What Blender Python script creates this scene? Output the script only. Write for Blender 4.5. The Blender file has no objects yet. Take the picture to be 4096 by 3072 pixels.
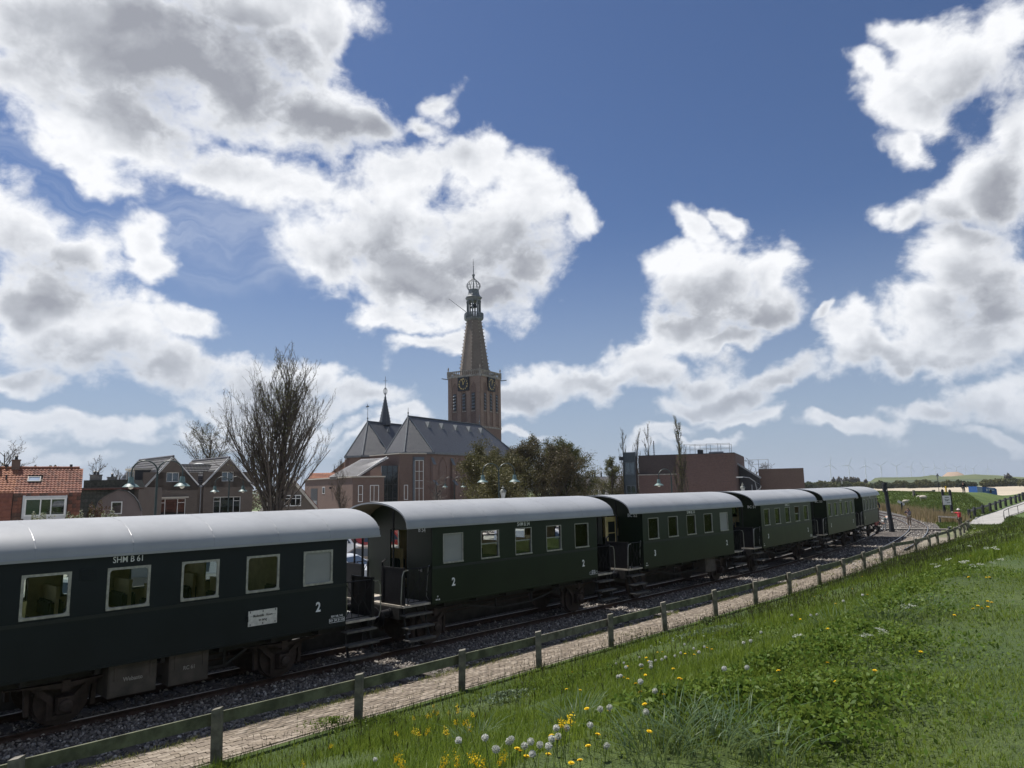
import bpy, bmesh, math, random
import numpy as np
from mathutils import Vector, Matrix, Euler
R = math.radians
sc = bpy.context.scene
col = sc.collection
random.seed(7); rng = np.random.default_rng(7)

# ---------------------------------------------------------------- camera, sky, sun, exposure
CAM_H = 4.2
cam = bpy.data.cameras.new('camera'); cam_o = bpy.data.objects.new('camera', cam); col.objects.link(cam_o)
cam.sensor_width = 36; cam.lens = 36 * 2840 / 4096; cam.clip_start = 0.1; cam.clip_end = 12000
_f = Vector((0, math.cos(R(8.4)), math.sin(R(8.4)))); _u0 = Vector((0, -math.sin(R(8.4)), math.cos(R(8.4)))); _r0 = Vector((1, 0, 0))
_r = _r0 * math.cos(R(1)) - _u0 * math.sin(R(1)); _u = _r0 * math.sin(R(1)) + _u0 * math.cos(R(1))
_m = Matrix((_r, _u, -_f)).transposed().to_4x4(); _m.translation = (0, 0, CAM_H); cam_o.matrix_world = _m
sc.camera = cam_o
sc.view_settings.view_transform = 'Standard'; sc.view_settings.look = 'None'
sc.view_settings.exposure = .38; sc.view_settings.gamma = 1; sc.view_settings.use_curve_mapping = False
SUN_AZ, SUN_EL = -57.0, 63.0            # degrees: azimuth from +Y towards +X
sun = bpy.data.lights.new('sun', 'SUN'); sun.energy = 4.7; sun.angle = R(0.53); sun.color = (1, .955, .89)
sun_o = bpy.data.objects.new('sun', sun); col.objects.link(sun_o)
sd = Vector((math.sin(R(SUN_AZ)) * math.cos(R(SUN_EL)), math.cos(R(SUN_AZ)) * math.cos(R(SUN_EL)), math.sin(R(SUN_EL))))
sun_o.rotation_euler = sd.to_track_quat('Z', 'Y').to_euler(); sun_o.location = (0, 0, 60)

class NT:
    """small helper to wire node trees"""
    def __init__(s, tree): s.t = tree; s.n = tree.nodes; s.l = tree.links
    def new(s, typ, **kw):
        n = s.n.new(typ)
        for k, v in kw.items(): setattr(n, k, v)
        return n
    def put(s, sock, v):
        if isinstance(v, bpy.types.NodeSocket): s.l.new(v, sock)
        else: sock.default_value = v
    def math(s, op, a, b=None, c=None, clamp=False):
        n = s.new('ShaderNodeMath', operation=op, use_clamp=clamp); s.put(n.inputs[0], a)
        if b is not None: s.put(n.inputs[1], b)
        if c is not None: s.put(n.inputs[2], c)
        return n.outputs[0]
    def vec(s, op, a, b=None, scale=None):
        n = s.new('ShaderNodeVectorMath', operation=op); s.put(n.inputs[0], a)
        if b is not None: s.put(n.inputs[1], b)
        if scale is not None: s.put(n.inputs['Scale'], scale)
        return n.outputs['Value'] if op in ('LENGTH', 'DOT_PRODUCT', 'DISTANCE') else n.outputs[0]
    def noise(s, v, scale, detail=4, rough=.5, dist=0, out=0, **kw):
        n = s.new('ShaderNodeTexNoise', **kw)
        if v is not None: s.put(n.inputs['Vector'], v)
        n.inputs['Scale'].default_value = scale; n.inputs['Detail'].default_value = detail
        n.inputs['Roughness'].default_value = rough; n.inputs['Distortion'].default_value = dist
        return n.outputs[out]
    def step(s, x, a, b, smooth=True, lo=0, hi=1):
        n = s.new('ShaderNodeMapRange', interpolation_type='SMOOTHSTEP' if smooth else 'LINEAR')
        s.put(n.inputs[0], x); s.put(n.inputs[1], a); s.put(n.inputs[2], b); s.put(n.inputs[3], lo); s.put(n.inputs[4], hi)
        return n.outputs[0]
    def mix(s, f, a, b, blend='MIX'):
        n = s.new('ShaderNodeMix', data_type='RGBA', blend_type=blend)
        def c4(v): return (*v, 1) if isinstance(v, (tuple, list)) and len(v) == 3 else v
        s.put(n.inputs[0], f); s.put(n.inputs[6], c4(a)); s.put(n.inputs[7], c4(b))
        return n.outputs[2]
    def ramp(s, x, stops):
        n = s.new('ShaderNodeValToRGB'); e = n.color_ramp.elements
        while len(e) < len(stops): e.new(.5)
        for el, (p, c) in zip(e, stops): el.position = p; el.color = (*c, 1)
        s.put(n.inputs[0], x); return n.outputs[0]

CLOUD=[(-29.5,31.8,7.4,3.0,12),(-17.8,32.5,5.3,2.4,-14),(-30.7,5.3,8.4,1.2,2),(-19.7,4.2,9.0,0.9,0),(-33.5,2.7,4.4,0.7,1),(-9.2,5.9,4.1,1.0,0),(-35.6,30.2,9.2,4.0,14),(-28.4,30.3,11.5,5.1,10),(-22.0,30.1,12.3,5.1,-9),(-16.2,29.0,8.1,3.5,-16),(-12.0,27.9,4.3,2.6,-7),(-30.3,25.5,8.8,3.3,0),(-36.1,26.5,4.3,3.3,14),(-20.8,34.9,9.9,2.5,7),(-15.4,34.6,3.1,2.8,46),(-32.4,23.0,3.9,1.5,-4),(-5.7,29.6,2.8,1.6,16),(-7.8,27.7,2.4,1.3,2),(-21.7,23.3,6.8,2.0,-6),(-17.5,22.3,5.5,2.7,-16),(-9.3,23.9,5.8,2.9,2),(-3.5,24.7,5.9,2.7,-1),(-0.5,25.8,3.0,2.6,-1),(3.2,22.9,4.7,3.5,-23),(-11.6,20.3,8.4,4.9,1),(-2.0,19.8,8.9,5.4,-2),(-15.2,17.7,4.8,3.2,-27),(-7.8,16.2,8.0,4.0,-15),(-2.4,14.7,6.5,2.6,-1),(1.1,16.9,3.5,2.9,18),(-9.6,12.8,4.1,1.2,-7),(6.6,21.0,1.9,2.5,-3),(-35.3,17.2,3.6,3.3,10),(-32.8,16.1,2.9,2.8,8),(-34.5,13.4,5.0,3.7,7),(-29.5,18.5,1.7,2.4,28),(-28.5,16.4,2.2,1.9,7),(-31.7,11.2,6.8,3.5,-5),(-25.8,12.7,3.5,1.5,-4),(-26.9,9.6,6.4,2.5,-5),(-19.8,9.3,5.9,1.9,-8),(-15.7,9.4,2.8,1.4,1),(-12.1,7.7,4.4,1.4,-10),(-19.8,7.2,8.7,1.2,1),(-34.7,8.7,3.2,1.2,-11),(-34.3,5.8,1.6,0.8,3),(-29.6,4.5,3.8,1.1,-4),(-34.4,3.6,2.4,0.8,1),(-24.2,4.7,2.9,0.9,1),(-13.2,4.8,5.4,0.9,0),(-17.0,5.8,6.0,0.9,0),(12.5,17.8,2.9,2.1,15),(15.2,19.6,2.2,1.7,-66),(17.4,19.7,1.6,1.5,-7),(16.4,15.6,6.5,3.5,-11),(20.6,15.6,2.3,2.4,-37),(19.8,13.5,3.7,2.1,-6),(13.8,13.7,3.6,2.2,-5),(16.9,11.9,3.8,1.1,-5),(10.4,11.4,4.0,1.6,22),(7.7,9.3,4.8,1.7,12),(11.1,10.2,4.0,1.8,-3),(2.4,8.7,3.4,1.9,8),(0.5,7.3,3.4,1.9,-1),(15.3,8.9,3.8,2.0,11),(16.6,7.0,5.4,1.8,-3),(21.4,7.8,4.4,1.7,1),(13.8,6.8,3.1,1.5,-3),(17.9,5.2,4.9,0.7,-3),(1.6,4.8,3.0,0.6,-1),(-4.0,10.7,3.4,1.5,9),(-5.9,11.0,4.9,0.9,10),(34.3,28.2,3.9,3.2,-18),(36.7,29.1,2.9,2.6,-19),(31.3,29.7,2.4,1.7,-16),(29.2,27.6,2.6,1.6,-14),(31.7,25.8,2.9,2.3,-35),(30.6,23.3,1.8,2.1,7),(37.5,22.4,2.0,4.5,3),(36.3,19.2,3.8,4.7,15),(33.3,18.4,4.0,2.3,7),(29.5,18.5,2.2,1.6,-11),(34.1,15.5,4.4,2.1,-12),(33.3,13.7,4.4,3.1,-10),(35.7,10.8,4.1,3.9,-9),(30.6,11.3,3.6,2.6,12),(25.7,10.5,2.9,2.0,-21),(27.8,9.0,4.8,1.5,-6),(32.4,9.4,5.1,2.7,3),(33.6,5.5,3.5,1.5,10),(30.6,4.8,3.0,1.0,6),(26.1,3.9,3.5,0.7,0),(34.5,3.6,3.2,0.7,-4),(11.5,4.4,3.0,0.9,13),(13.6,3.7,4.5,0.5,-2),(10.4,3.3,2.1,0.7,-2),(24.3,12.0,1.3,0.7,34)]
GREY=[(-25.1,30.4,13.1,3.8,3),(-17.3,28.9,10.0,2.8,-10),(-22.8,32.3,9.6,2.3,3),(-20.6,29.4,9.7,3.4,-9),(-14.7,27.5,5.7,1.9,-6),(-26.6,27.4,5.8,2.7,-1),(-23.9,33.0,5.4,1.7,9),(-28.5,32.0,5.4,1.9,12),(-3.5,17.3,10.0,2.7,-6),(1.9,18.3,4.2,2.2,-2),(-6.6,15.1,6.5,1.5,-8),(-1.7,14.7,5.8,1.7,-1),(-10.4,18.3,4.6,1.8,1),(-33.8,15.0,3.1,1.8,-7),(-34.5,13.4,3.3,1.2,7),(-31.0,9.6,5.9,1.4,-1),(-19.8,8.2,6.6,1.1,-4),(-26.8,7.9,6.3,1.0,2),(18.7,13.1,4.7,1.6,-6),(14.9,14.3,3.9,1.4,-5),(11.0,8.8,5.0,1.0,2),(18.0,7.0,5.9,1.2,-1),(2.0,7.6,3.4,1.0,4),(22.0,7.1,4.1,0.9,-1),(34.5,16.9,4.1,1.2,-8),(36.6,17.4,1.8,4.1,-13),(34.7,11.0,3.5,2.2,-9),(30.0,8.1,6.9,0.8,-2),(35.6,7.8,2.9,0.9,-7),(33.5,4.6,3.3,0.8,4),(35.2,25.7,2.4,1.7,-17)]
CIRRUS=[(-32.4,21.8,8.1,2.7,-2),(-28.7,19.6,12.0,4.7,-3),(-17.3,17.9,6.6,2.4,3),(-20.2,20.7,7.2,2.3,0),(-33.9,20.2,5.3,2.4,0)]

def make_world():
    w = bpy.data.worlds.new('World'); sc.world = w; w.use_nodes = True
    w.node_tree.nodes.clear(); N = NT(w.node_tree)
    sky = N.new('ShaderNodeTexSky', sky_type='NISHITA', sun_disc=False)
    sky.sun_elevation = R(SUN_EL); sky.sun_rotation = R(SUN_AZ)
    sky.altitude = 0; sky.air_density = 1.0; sky.dust_density = .6; sky.ozone_density = 3.0
    d = N.new('ShaderNodeTexCoord').outputs['Generated']
    sep = N.new('ShaderNodeSeparateXYZ'); N.put(sep.inputs[0], d); x, y, z = sep.outputs
    az = N.math('MULTIPLY', N.math('ARCTAN2', x, y), 57.29578); el = N.math('MULTIPLY', N.math('ARCSINE', z), 57.29578)
    comb = N.new('ShaderNodeCombineXYZ'); N.put(comb.inputs[0], az); N.put(comb.inputs[1], el); v0 = comb.outputs[0]
    w1 = N.vec('SUBTRACT', N.noise(d, 5, 2, .5, out=1), (.5, .5, .5)); w2 = N.vec('SUBTRACT', N.noise(d, 17, 3, .55, out=1), (.5, .5, .5))
    v = N.vec('ADD', v0, N.vec('ADD', N.vec('SCALE', w1, scale=7.), N.vec('SCALE', w2, scale=3.6)))
    fs = N.new('ShaderNodeSeparateXYZ'); N.put(fs.inputs[0], v); fx, fy, _ = fs.outputs
    def field(blobs, k, start):
        cur = start                                            # each blob waits for the one before, which keeps the shader's stack small
        for a, e, rx, ry, ro in blobs:
            cb = N.new('ShaderNodeCombineXYZ'); N.put(cb.inputs[0], fx); N.put(cb.inputs[1], fy); N.put(cb.inputs[2], cur)
            m = N.new('ShaderNodeMapping', vector_type='TEXTURE')
            N.put(m.inputs[0], cb.outputs[0]); m.inputs[1].default_value = (a, e, 0); m.inputs[2].default_value = (0, 0, R(ro)); m.inputs[3].default_value = (rx, ry, 1)
            L = N.vec('LENGTH', N.vec('MULTIPLY', m.outputs[0], (1, 1, 0))); cur = N.math('SMOOTH_MIN', L, cur, k)
        return N.math('SUBTRACT', 1.0, cur)
    big = N.math('ADD', N.math('MULTIPLY', fx, 0), 9.0)
    # unseen rest of the sky: the same kind of broken cumulus
    zz = N.math('ADD', N.math('MAXIMUM', z, 0), .18)
    dv = N.vec('SCALE', d, scale=N.math('DIVIDE', 1, zz))
    gen = N.math('MULTIPLY', N.math('SUBTRACT', N.noise(dv, 1.1, 4, .5), .5), 3.2)
    out_w = N.step(N.math('MAXIMUM', N.math('SUBTRACT', N.math('ABSOLUTE', az), 37), N.math('SUBTRACT', el, 37.5)), 0, 7)
    def lerp(f, a, b): return N.math('ADD', a, N.math('MULTIPLY', f, N.math('SUBTRACT', b, a)))
    sl = N.vec('MULTIPLY', d, (1, 1, 1.3))
    nb = N.noise(sl, 10, 8, .6, .25)
    nb2 = N.noise(N.vec('ADD', sl, (-.012, .004, .022)), 10, 5, .56, .25)
    nf = N.noise(sl, 46, 6, .64, .3)
    nm = N.noise(sl, 4.5, 3, .5)
    st = N.noise(N.vec('MULTIPLY', v, (.07, .62, 0)), 1.0, 6, .55, .25)
    relief = N.math('MULTIPLY', N.math('SUBTRACT', nb, nb2), 1.25)
    haze = N.step(el, 22, -1, lo=0, hi=.75)
    skyc = N.mix(1, sky.outputs[0], SKY_T, 'MULTIPLY')
    S = .80 / SKY_STR
    base0 = N.mix(haze, skyc, (.38 * S, .46 * S, .58 * S))
    fade = N.step(el, 15, 0, lo=0, hi=.6); low = N.step(el, -.5, 5, lo=.3, hi=1)
    def finish(F, G, CI):
        D = N.math('ADD', F, N.math('ADD', N.math('MULTIPLY', N.math('SUBTRACT', nb, .5), 1.7), N.math('MULTIPLY', N.math('SUBTRACT', nf, .5), .55)))
        alpha = N.step(D, -.04, .56)
        g = N.math('MULTIPLY', N.step(G, -.75, 1.0, smooth=False), N.step(D, .1, .85))
        g = N.math('ADD', g, N.math('MULTIPLY', N.math('SUBTRACT', nf, .5), .06))
        g = N.math('ADD', g, N.math('MULTIPLY', N.math('SUBTRACT', nm, .5), .35))
        g = N.math('ADD', g, N.math('MULTIPLY', N.step(D, .35, 1.2), .20)); g = N.math('SUBTRACT', g, relief, clamp=True)
        ccol = N.ramp(g, [(0, (.95, .96, .985)), (.3, (.74, .76, .80)), (.62, (.50, .52, .565)), (1, (.33, .345, .39))])
        ci = N.math('MULTIPLY', N.math('MULTIPLY', N.step(CI, -.2, .8), N.step(st, .32, .75)), .6)
        base = N.mix(ci, base0, (.60 * S, .66 * S, .78 * S))
        cl = N.mix(fade, ccol, (.52, .58, .67))
        cl = N.mix(1, cl, (S, S, S), 'MULTIPLY')
        fin = N.mix(N.math('MULTIPLY', alpha, low), base, cl)
        bg = N.new('ShaderNodeBackground'); N.put(bg.inputs[0], fin); bg.inputs[1].default_value = SKY_STR
        return bg.outputs[0]
    def near(blobs, a0, a1):
        return [q for q in blobs if a0 - 5 < q[0] + 1.9 * max(q[2], q[3]) and q[0] - 1.9 * max(q[2], q[3]) < a1 + 5]
    def part(a0, a1):
        F = field(near(CLOUD, a0, a1), .22, big)
        G = field(near(GREY, a0, a1), .3, N.math('ADD', big, N.math('MULTIPLY', F, 0)))
        CI = field(near(CIRRUS, a0, a1), .3, N.math('ADD', big, N.math('MULTIPLY', G, 0)))
        return finish(lerp(out_w, F, gen), lerp(out_w, G, N.math('SUBTRACT', gen, .35)), CI)
    def mixs(f, a, b):
        n = N.new('ShaderNodeMixShader'); N.put(n.inputs[0], f); N.l.new(a, n.inputs[1]); N.l.new(b, n.inputs[2]); return n.outputs[0]
    rest = finish(gen, N.math('SUBTRACT', gen, .35), -1.0)
    seen = mixs(N.math('GREATER_THAN', az, -12), part(-44, -12), mixs(N.math('GREATER_THAN', az, 12), part(-12, 12), part(12, 44)))
    o = N.new('ShaderNodeOutputWorld'); N.l.new(mixs(N.math('GREATER_THAN', out_w, .999), seen, rest), o.inputs[0])
    w.cycles.sampling_method = 'MANUAL'; w.cycles.sample_map_resolution = 512
SKY_STR = .10; SKY_T = (.41, .48, .61)
make_world()

# ---------------------------------------------------------------- materials
MATS = {}
def mat(name, c, rough=.6, metal=0, var=.12, scale=3., bump=0., bscale=40., spec=.5, detail=4, c2=None, stain=0., coat=0):
    """plain procedural surface: base colour with soft variation, fine grain and, on request, blotchy wear"""
    if name in MATS: return MATS[name]
    m = bpy.data.materials.new(name); m.use_nodes = True; N = NT(m.node_tree); p = m.node_tree.nodes['Principled BSDF']
    tc = N.new('ShaderNodeTexCoord').outputs['Object']
    n = N.noise(tc, scale, detail, .6)
    lo = tuple(max(0, x * (1 - var)) for x in c); hi = c2 if c2 else tuple(min(1, x * (1 + var)) for x in c)
    colr = N.mix(N.step(n, .3, .7), lo, hi)
    if stain:
        s = N.noise(tc, scale * .4, 5, .65, .4)
        colr = N.mix(N.math('MULTIPLY', N.step(s, .5, .72), stain), colr, tuple(x * .35 for x in c))
    N.put(p.inputs['Base Color'], colr); p.inputs['Roughness'].default_value = rough; p.inputs['Metallic'].default_value = metal
    p.inputs['Specular IOR Level'].default_value = spec
    if coat: p.inputs['Coat Weight'].default_value = coat
    if bump:
        b = N.new('ShaderNodeBump'); b.inputs['Strength'].default_value = bump; b.inputs['Distance'].default_value = .02
        N.put(b.inputs['Height'], N.noise(tc, bscale, 4, .6)); N.l.new(b.outputs[0], p.inputs['Normal'])
    MATS[name] = m; return m
def brick_mat(name, c1, c2, mortar, bw=.21, bh=.065, msize=.012, bump=.5, stain=.3):
    if name in MATS: return MATS[name]
    m = bpy.data.materials.new(name); m.use_nodes = True; N = NT(m.node_tree); p = m.node_tree.nodes['Principled BSDF']
    uv = N.new('ShaderNodeUVMap').outputs[0]
    b = N.new('ShaderNodeTexBrick'); N.put(b.inputs['Vector'], uv); b.inputs['Scale'].default_value = 1
    b.inputs['Brick Width'].default_value = bw; b.inputs['Row Height'].default_value = bh; b.inputs['Mortar Size'].default_value = msize
    b.inputs['Color1'].default_value = (*c1, 1); b.inputs['Color2'].default_value = (*c2, 1); b.inputs['Mortar'].default_value = (*mortar, 1); b.inputs['Bias'].default_value = -.1
    big = N.noise(uv, .7, 5, .65, .3); med = N.noise(uv, 6, 3, .6)
    colr = N.mix(N.math('MULTIPLY', N.step(big, .42, .75), stain), b.outputs[0], tuple(x * .45 for x in c1))
    colr = N.mix(N.step(med, .3, .7, lo=0, hi=.35), colr, tuple(min(1, x * 1.35) for x in c2))
    N.put(p.inputs['Base Color'], colr); p.inputs['Roughness'].default_value = .85
    bp = N.new('ShaderNodeBump'); bp.inputs['Strength'].default_value = bump; bp.inputs['Distance'].default_value = .01
    N.put(bp.inputs['Height'], N.math('SUBTRACT', 1, b.outputs['Fac'])); N.l.new(bp.outputs[0], p.inputs['Normal'])
    MATS[name] = m; return m
def glass_mat(name, tint=(.75, .8, .8), refl=.05, ior=1.5):
    """a thin pane: mirror by angle over clear glass"""
    if name in MATS: return MATS[name]
    m = bpy.data.materials.new(name); m.use_nodes = True; N = NT(m.node_tree); N.n.remove(m.node_tree.nodes['Principled BSDF'])
    fr = N.new('ShaderNodeFresnel'); fr.inputs[0].default_value = ior
    k = N.math('ADD', fr.outputs[0], refl, clamp=True)
    tr = N.new('ShaderNodeBsdfTransparent'); tr.inputs[0].default_value = (*tint, 1)
    gl = N.new('ShaderNodeBsdfGlossy'); gl.inputs['Roughness'].default_value = .02; gl.inputs['Color'].default_value = (.95, .97, 1, 1)
    x = N.new('ShaderNodeMixShader'); N.put(x.inputs[0], k); N.l.new(tr.outputs[0], x.inputs[1]); N.l.new(gl.outputs[0], x.inputs[2])
    N.l.new(x.outputs[0], N.n['Material Output'].inputs[0]); MATS[name] = m; return m
def leaf_mat(name, c1, c2, trans=.35, rough=.5, scale=1.2, tcol=(.20, .24, .05)):
    if name in MATS: return MATS[name]
    m = bpy.data.materials.new(name); m.use_nodes = True; N = NT(m.node_tree); N.n.remove(m.node_tree.nodes['Principled BSDF'])
    tc = N.new('ShaderNodeTexCoord').outputs['Object']
    ri = N.new('ShaderNodeNewGeometry').outputs['Random Per Island']
    f = N.math('ADD', N.math('MULTIPLY', N.noise(tc, scale, 4, .6), .6), N.math('MULTIPLY', ri, .4))
    cc = N.mix(N.step(f, .25, .75), c1, c2)
    df = N.new('ShaderNodeBsdfPrincipled'); N.put(df.inputs['Base Color'], cc); df.inputs['Roughness'].default_value = rough; df.inputs['Specular IOR Level'].default_value = .18
    tl = N.new('ShaderNodeBsdfTranslucent'); N.put(tl.inputs[0], N.mix(.5, cc, tcol))
    x = N.new('ShaderNodeMixShader'); x.inputs[0].default_value = trans; N.l.new(df.outputs[0], x.inputs[1]); N.l.new(tl.outputs[0], x.inputs[2])
    N.l.new(x.outputs[0], N.n['Material Output'].inputs[0]); MATS[name] = m; return m

# ---------------------------------------------------------------- meshes and objects
def box_uv(me):
    n = len(me.loops)
    if not n: return
    vi = np.empty(n, np.int32); me.loops.foreach_get('vertex_index', vi)
    co = np.empty(len(me.vertices) * 3, np.float32); me.vertices.foreach_get('co', co); co = co.reshape(-1, 3)
    nf = len(me.polygons); nm = np.empty(nf * 3, np.float32); me.polygons.foreach_get('normal', nm); nm = nm.reshape(-1, 3)
    lt = np.empty(nf, np.int32); me.polygons.foreach_get('loop_total', lt)
    h = np.stack([-nm[:, 1], nm[:, 0], np.zeros(nf)], 1); ln = np.linalg.norm(h, axis=1, keepdims=True)
    h = np.where(ln < .02, np.array([[1., 0, 0]]), h / np.maximum(ln, 1e-6)); w = np.cross(nm, h)
    fh = np.repeat(h, lt, 0); fw = np.repeat(w, lt, 0); p = co[vi]
    uv = np.stack([(p * fh).sum(1), (p * fw).sum(1)], 1).astype(np.float32)
    me.uv_layers.new(name='UVMap').data.foreach_set('uv', uv.ravel())
def link(o, parent=None, loc=None, rz=None):
    col.objects.link(o)
    if parent is not None: o.parent = parent
    if loc is not None: o.location = loc
    if rz is not None: o.rotation_euler = (0, 0, rz)
    return o
def tag(o, label=None, cat=None, group=None, kind=None):
    if label: o['label'] = label
    if cat: o['category'] = cat
    if group: o['group'] = group
    if kind: o['kind'] = kind
    return o
def thing(name, label, cat, loc=(0, 0, 0), rz=0, group=None, kind=None):
    o = bpy.data.objects.new(name, None); o.empty_display_size = .3; link(o, None, loc, rz); return tag(o, label, cat, group, kind)
def copy_tree(o, parent=None):
    c = o.copy(); col.objects.link(c)
    if parent is not None: c.parent = parent
    for ch in list(o.children): copy_tree(ch, c)
    return c
def np_mesh(name, V, F, mats, mi=None, smooth=False, uv=False):
    """mesh from numpy arrays; F is (n,3) or (n,4), or a list of such arrays"""
    me = bpy.data.meshes.new(name); Fs = F if isinstance(F, list) else [F]
    V = np.asarray(V, np.float32); me.vertices.add(len(V)); me.vertices.foreach_set('co', V.ravel())
    li = np.concatenate([f.ravel() for f in Fs]).astype(np.int32); tot = np.concatenate([np.full(len(f), f.shape[1]) for f in Fs]).astype(np.int32)
    me.loops.add(len(li)); me.loops.foreach_set('vertex_index', li); me.polygons.add(len(tot))
    st = np.zeros(len(tot), np.int32); st[1:] = np.cumsum(tot)[:-1]; me.polygons.foreach_set('loop_start', st)
    if mi is not None: me.polygons.foreach_set('material_index', np.asarray(mi, np.int32))
    for m in (mats if isinstance(mats, (list, tuple)) else [mats]): me.materials.append(m)
    me.update(calc_edges=True)
    if smooth: me.polygons.foreach_set('use_smooth', np.ones(len(tot), bool))
    if uv: box_uv(me)
    return me
def np_obj(name, V, F, mats, parent=None, loc=None, **k):
    return link(bpy.data.objects.new(name, np_mesh(name, V, F, mats, **k)), parent, loc)
class MB:
    """collects simple solids and builds them as ONE mesh"""
    def __init__(s): s.v = []; s.f = []; s.m = []
    def add(s, vs, fs, mi=0, M=None):
        b = len(s.v); s.v += [tuple(M @ Vector(q)) if M is not None else tuple(q) for q in vs]
        s.f += [tuple(b + i for i in f) for f in fs]; s.m += [mi] * len(fs); return s
    def box(s, x0, x1, y0, y1, z0, z1, mi=0, M=None):
        return s.add([(x, y, z) for z in (z0, z1) for x, y in ((x0, y0), (x1, y0), (x1, y1), (x0, y1))],
                     [(3, 2, 1, 0), (4, 5, 6, 7), (0, 1, 5, 4), (1, 2, 6, 5), (2, 3, 7, 6), (3, 0, 4, 7)], mi, M)
    def bar(s, p, q, w, h=None, mi=0, up=(0, 0, 1)):
        p = Vector(p); q = Vector(q); d = q - p; L = d.length; d.normalize(); u = Vector(up)
        sd_ = d.cross(u)
        if sd_.length < 1e-4: sd_ = d.cross(Vector((1, 0, 0)))
        sd_.normalize(); u = sd_.cross(d)
        M = Matrix((d, sd_, u)).transposed().to_4x4(); M.translation = p; h = h or w
        return s.box(0, L, -w / 2, w / 2, -h / 2, h / 2, mi, M)
    def tube(s, pts, r, n=6, mi=0, cap=True):
        pts = [Vector(p) for p in pts]; rs = r if isinstance(r, (list, tuple)) else [r] * len(pts); b = len(s.v); prev = None
        for i, p in enumerate(pts):
            d = (pts[min(i + 1, len(pts) - 1)] - pts[max(i - 1, 0)]).normalized()
            a = prev if prev is not None else (Vector((0, 0, 1)) if abs(d.z) < .9 else Vector((1, 0, 0)))
            u = (a - d * a.dot(d)); u = u.normalized() if u.length > 1e-5 else d.orthogonal().normalized(); prev = u; w = d.cross(u)
            for k in range(n):
                t = 2 * math.pi * k / n; s.v.append(tuple(p + (u * math.cos(t) + w * math.sin(t)) * rs[i]))
        for i in range(len(pts) - 1):
            for k in range(n): s.f.append((b + i * n + k, b + i * n + (k + 1) % n, b + (i + 1) * n + (k + 1) % n, b + (i + 1) * n + k)); s.m.append(mi)
        if cap:
            s.f.append(tuple(b + k for k in range(n))[::-1]); s.f.append(tuple(b + (len(pts) - 1) * n + k for k in range(n))); s.m += [mi, mi]
        return s
    def lathe(s, prof, n=12, c=(0, 0, 0), mi=0, M=None, ph=0.):
        vs = []; fs = []
        for r, z in prof:
            for k in range(n): t = 2 * math.pi * k / n + ph; vs.append((c[0] + r * math.cos(t), c[1] + r * math.sin(t), c[2] + z))
        for i in range(len(prof) - 1):
            for k in range(n): fs.append((i * n + k, i * n + (k + 1) % n, (i + 1) * n + (k + 1) % n, (i + 1) * n + k))
        fs.append(tuple(range(n))[::-1]); fs.append(tuple((len(prof) - 1) * n + k for k in range(n)))
        return s.add(vs, fs, mi, M)
    def prism(s, poly, a0, a1, plane='xz', mi=0, M=None):
        """polygon in a plane, extruded along the remaining axis"""
        k = len(poly)
        def pt(u, v, a): return {'xz': (u, a, v), 'yz': (a, u, v), 'xy': (u, v, a)}[plane]
        vs = [pt(u, v, a0) for u, v in poly] + [pt(u, v, a1) for u, v in poly]
        fs = [tuple(range(k)), tuple(range(2 * k - 1, k - 1, -1))] + [(i, i + k, (i + 1) % k + k, (i + 1) % k) for i in range(k)]
        return s.add(vs, fs, mi, M)
    def wall(s, u0, u1, z0, z1, holes, y, th, mi=0, M=None, plane='x', mi2=None):
        """wall along x at outer face y, thickness th inwards (+y); rectangular openings (u0,u1,z0,z1) with reveals"""
        us = sorted({u0, u1, *[h[0] for h in holes], *[h[1] for h in holes]}); zs = sorted({z0, z1, *[h[2] for h in holes], *[h[3] for h in holes]})
        def isopen(a, b): return any(h[0] - 1e-6 <= a and b <= h[1] + 1e-6 for h in holes)
        def hole(ua, ub, za, zb): return any(h[0] - 1e-6 <= ua and ub <= h[1] + 1e-6 and h[2] - 1e-6 <= za and zb <= h[3] + 1e-6 for h in holes)
        def P(u, yy, z): return (u, yy, z) if plane == 'x' else (yy, u, z)
        for i in range(len(us) - 1):
            for j in range(len(zs) - 1):
                a, b, c, d = us[i], us[i + 1], zs[j], zs[j + 1]
                if hole(a, b, c, d): continue
                s.add([P(a, y, c), P(b, y, c), P(b, y, d), P(a, y, d)], [(0, 1, 2, 3)], mi, M)
                s.add([P(a, y + th, c), P(b, y + th, c), P(b, y + th, d), P(a, y + th, d)], [(3, 2, 1, 0)], mi if mi2 is None else mi2, M)
        for a, b, c, d in holes + [(u0, u1, z0, z1)]:
            s.add([P(a, y, c), P(b, y, c), P(b, y, d), P(a, y, d), P(a, y + th, c), P(b, y + th, c), P(b, y + th, d), P(a, y + th, d)],
                  [(0, 1, 5, 4), (1, 2, 6, 5), (2, 3, 7, 6), (3, 0, 4, 7)], mi, M)
        return s
    def mesh(s, name, mats, smooth=False, weld=True, fixn=True):
        me = bpy.data.meshes.new(name); me.from_pydata(s.v, [], s.f)
        for m in (mats if isinstance(mats, (list, tuple)) else [mats]): me.materials.append(m)
        me.polygons.foreach_set('material_index', s.m)
        if fixn:
            bm = bmesh.new(); bm.from_mesh(me)
            if weld: bmesh.ops.remove_doubles(bm, verts=bm.verts, dist=1e-5)
            bmesh.ops.recalc_face_normals(bm, faces=bm.faces); bm.to_mesh(me); bm.free()
        me.update()
        if smooth:
            me.polygons.foreach_set('use_smooth', [True] * len(me.polygons))
            if hasattr(me, 'set_sharp_from_angle'): me.set_sharp_from_angle(angle=R(40))
        box_uv(me); return me
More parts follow.
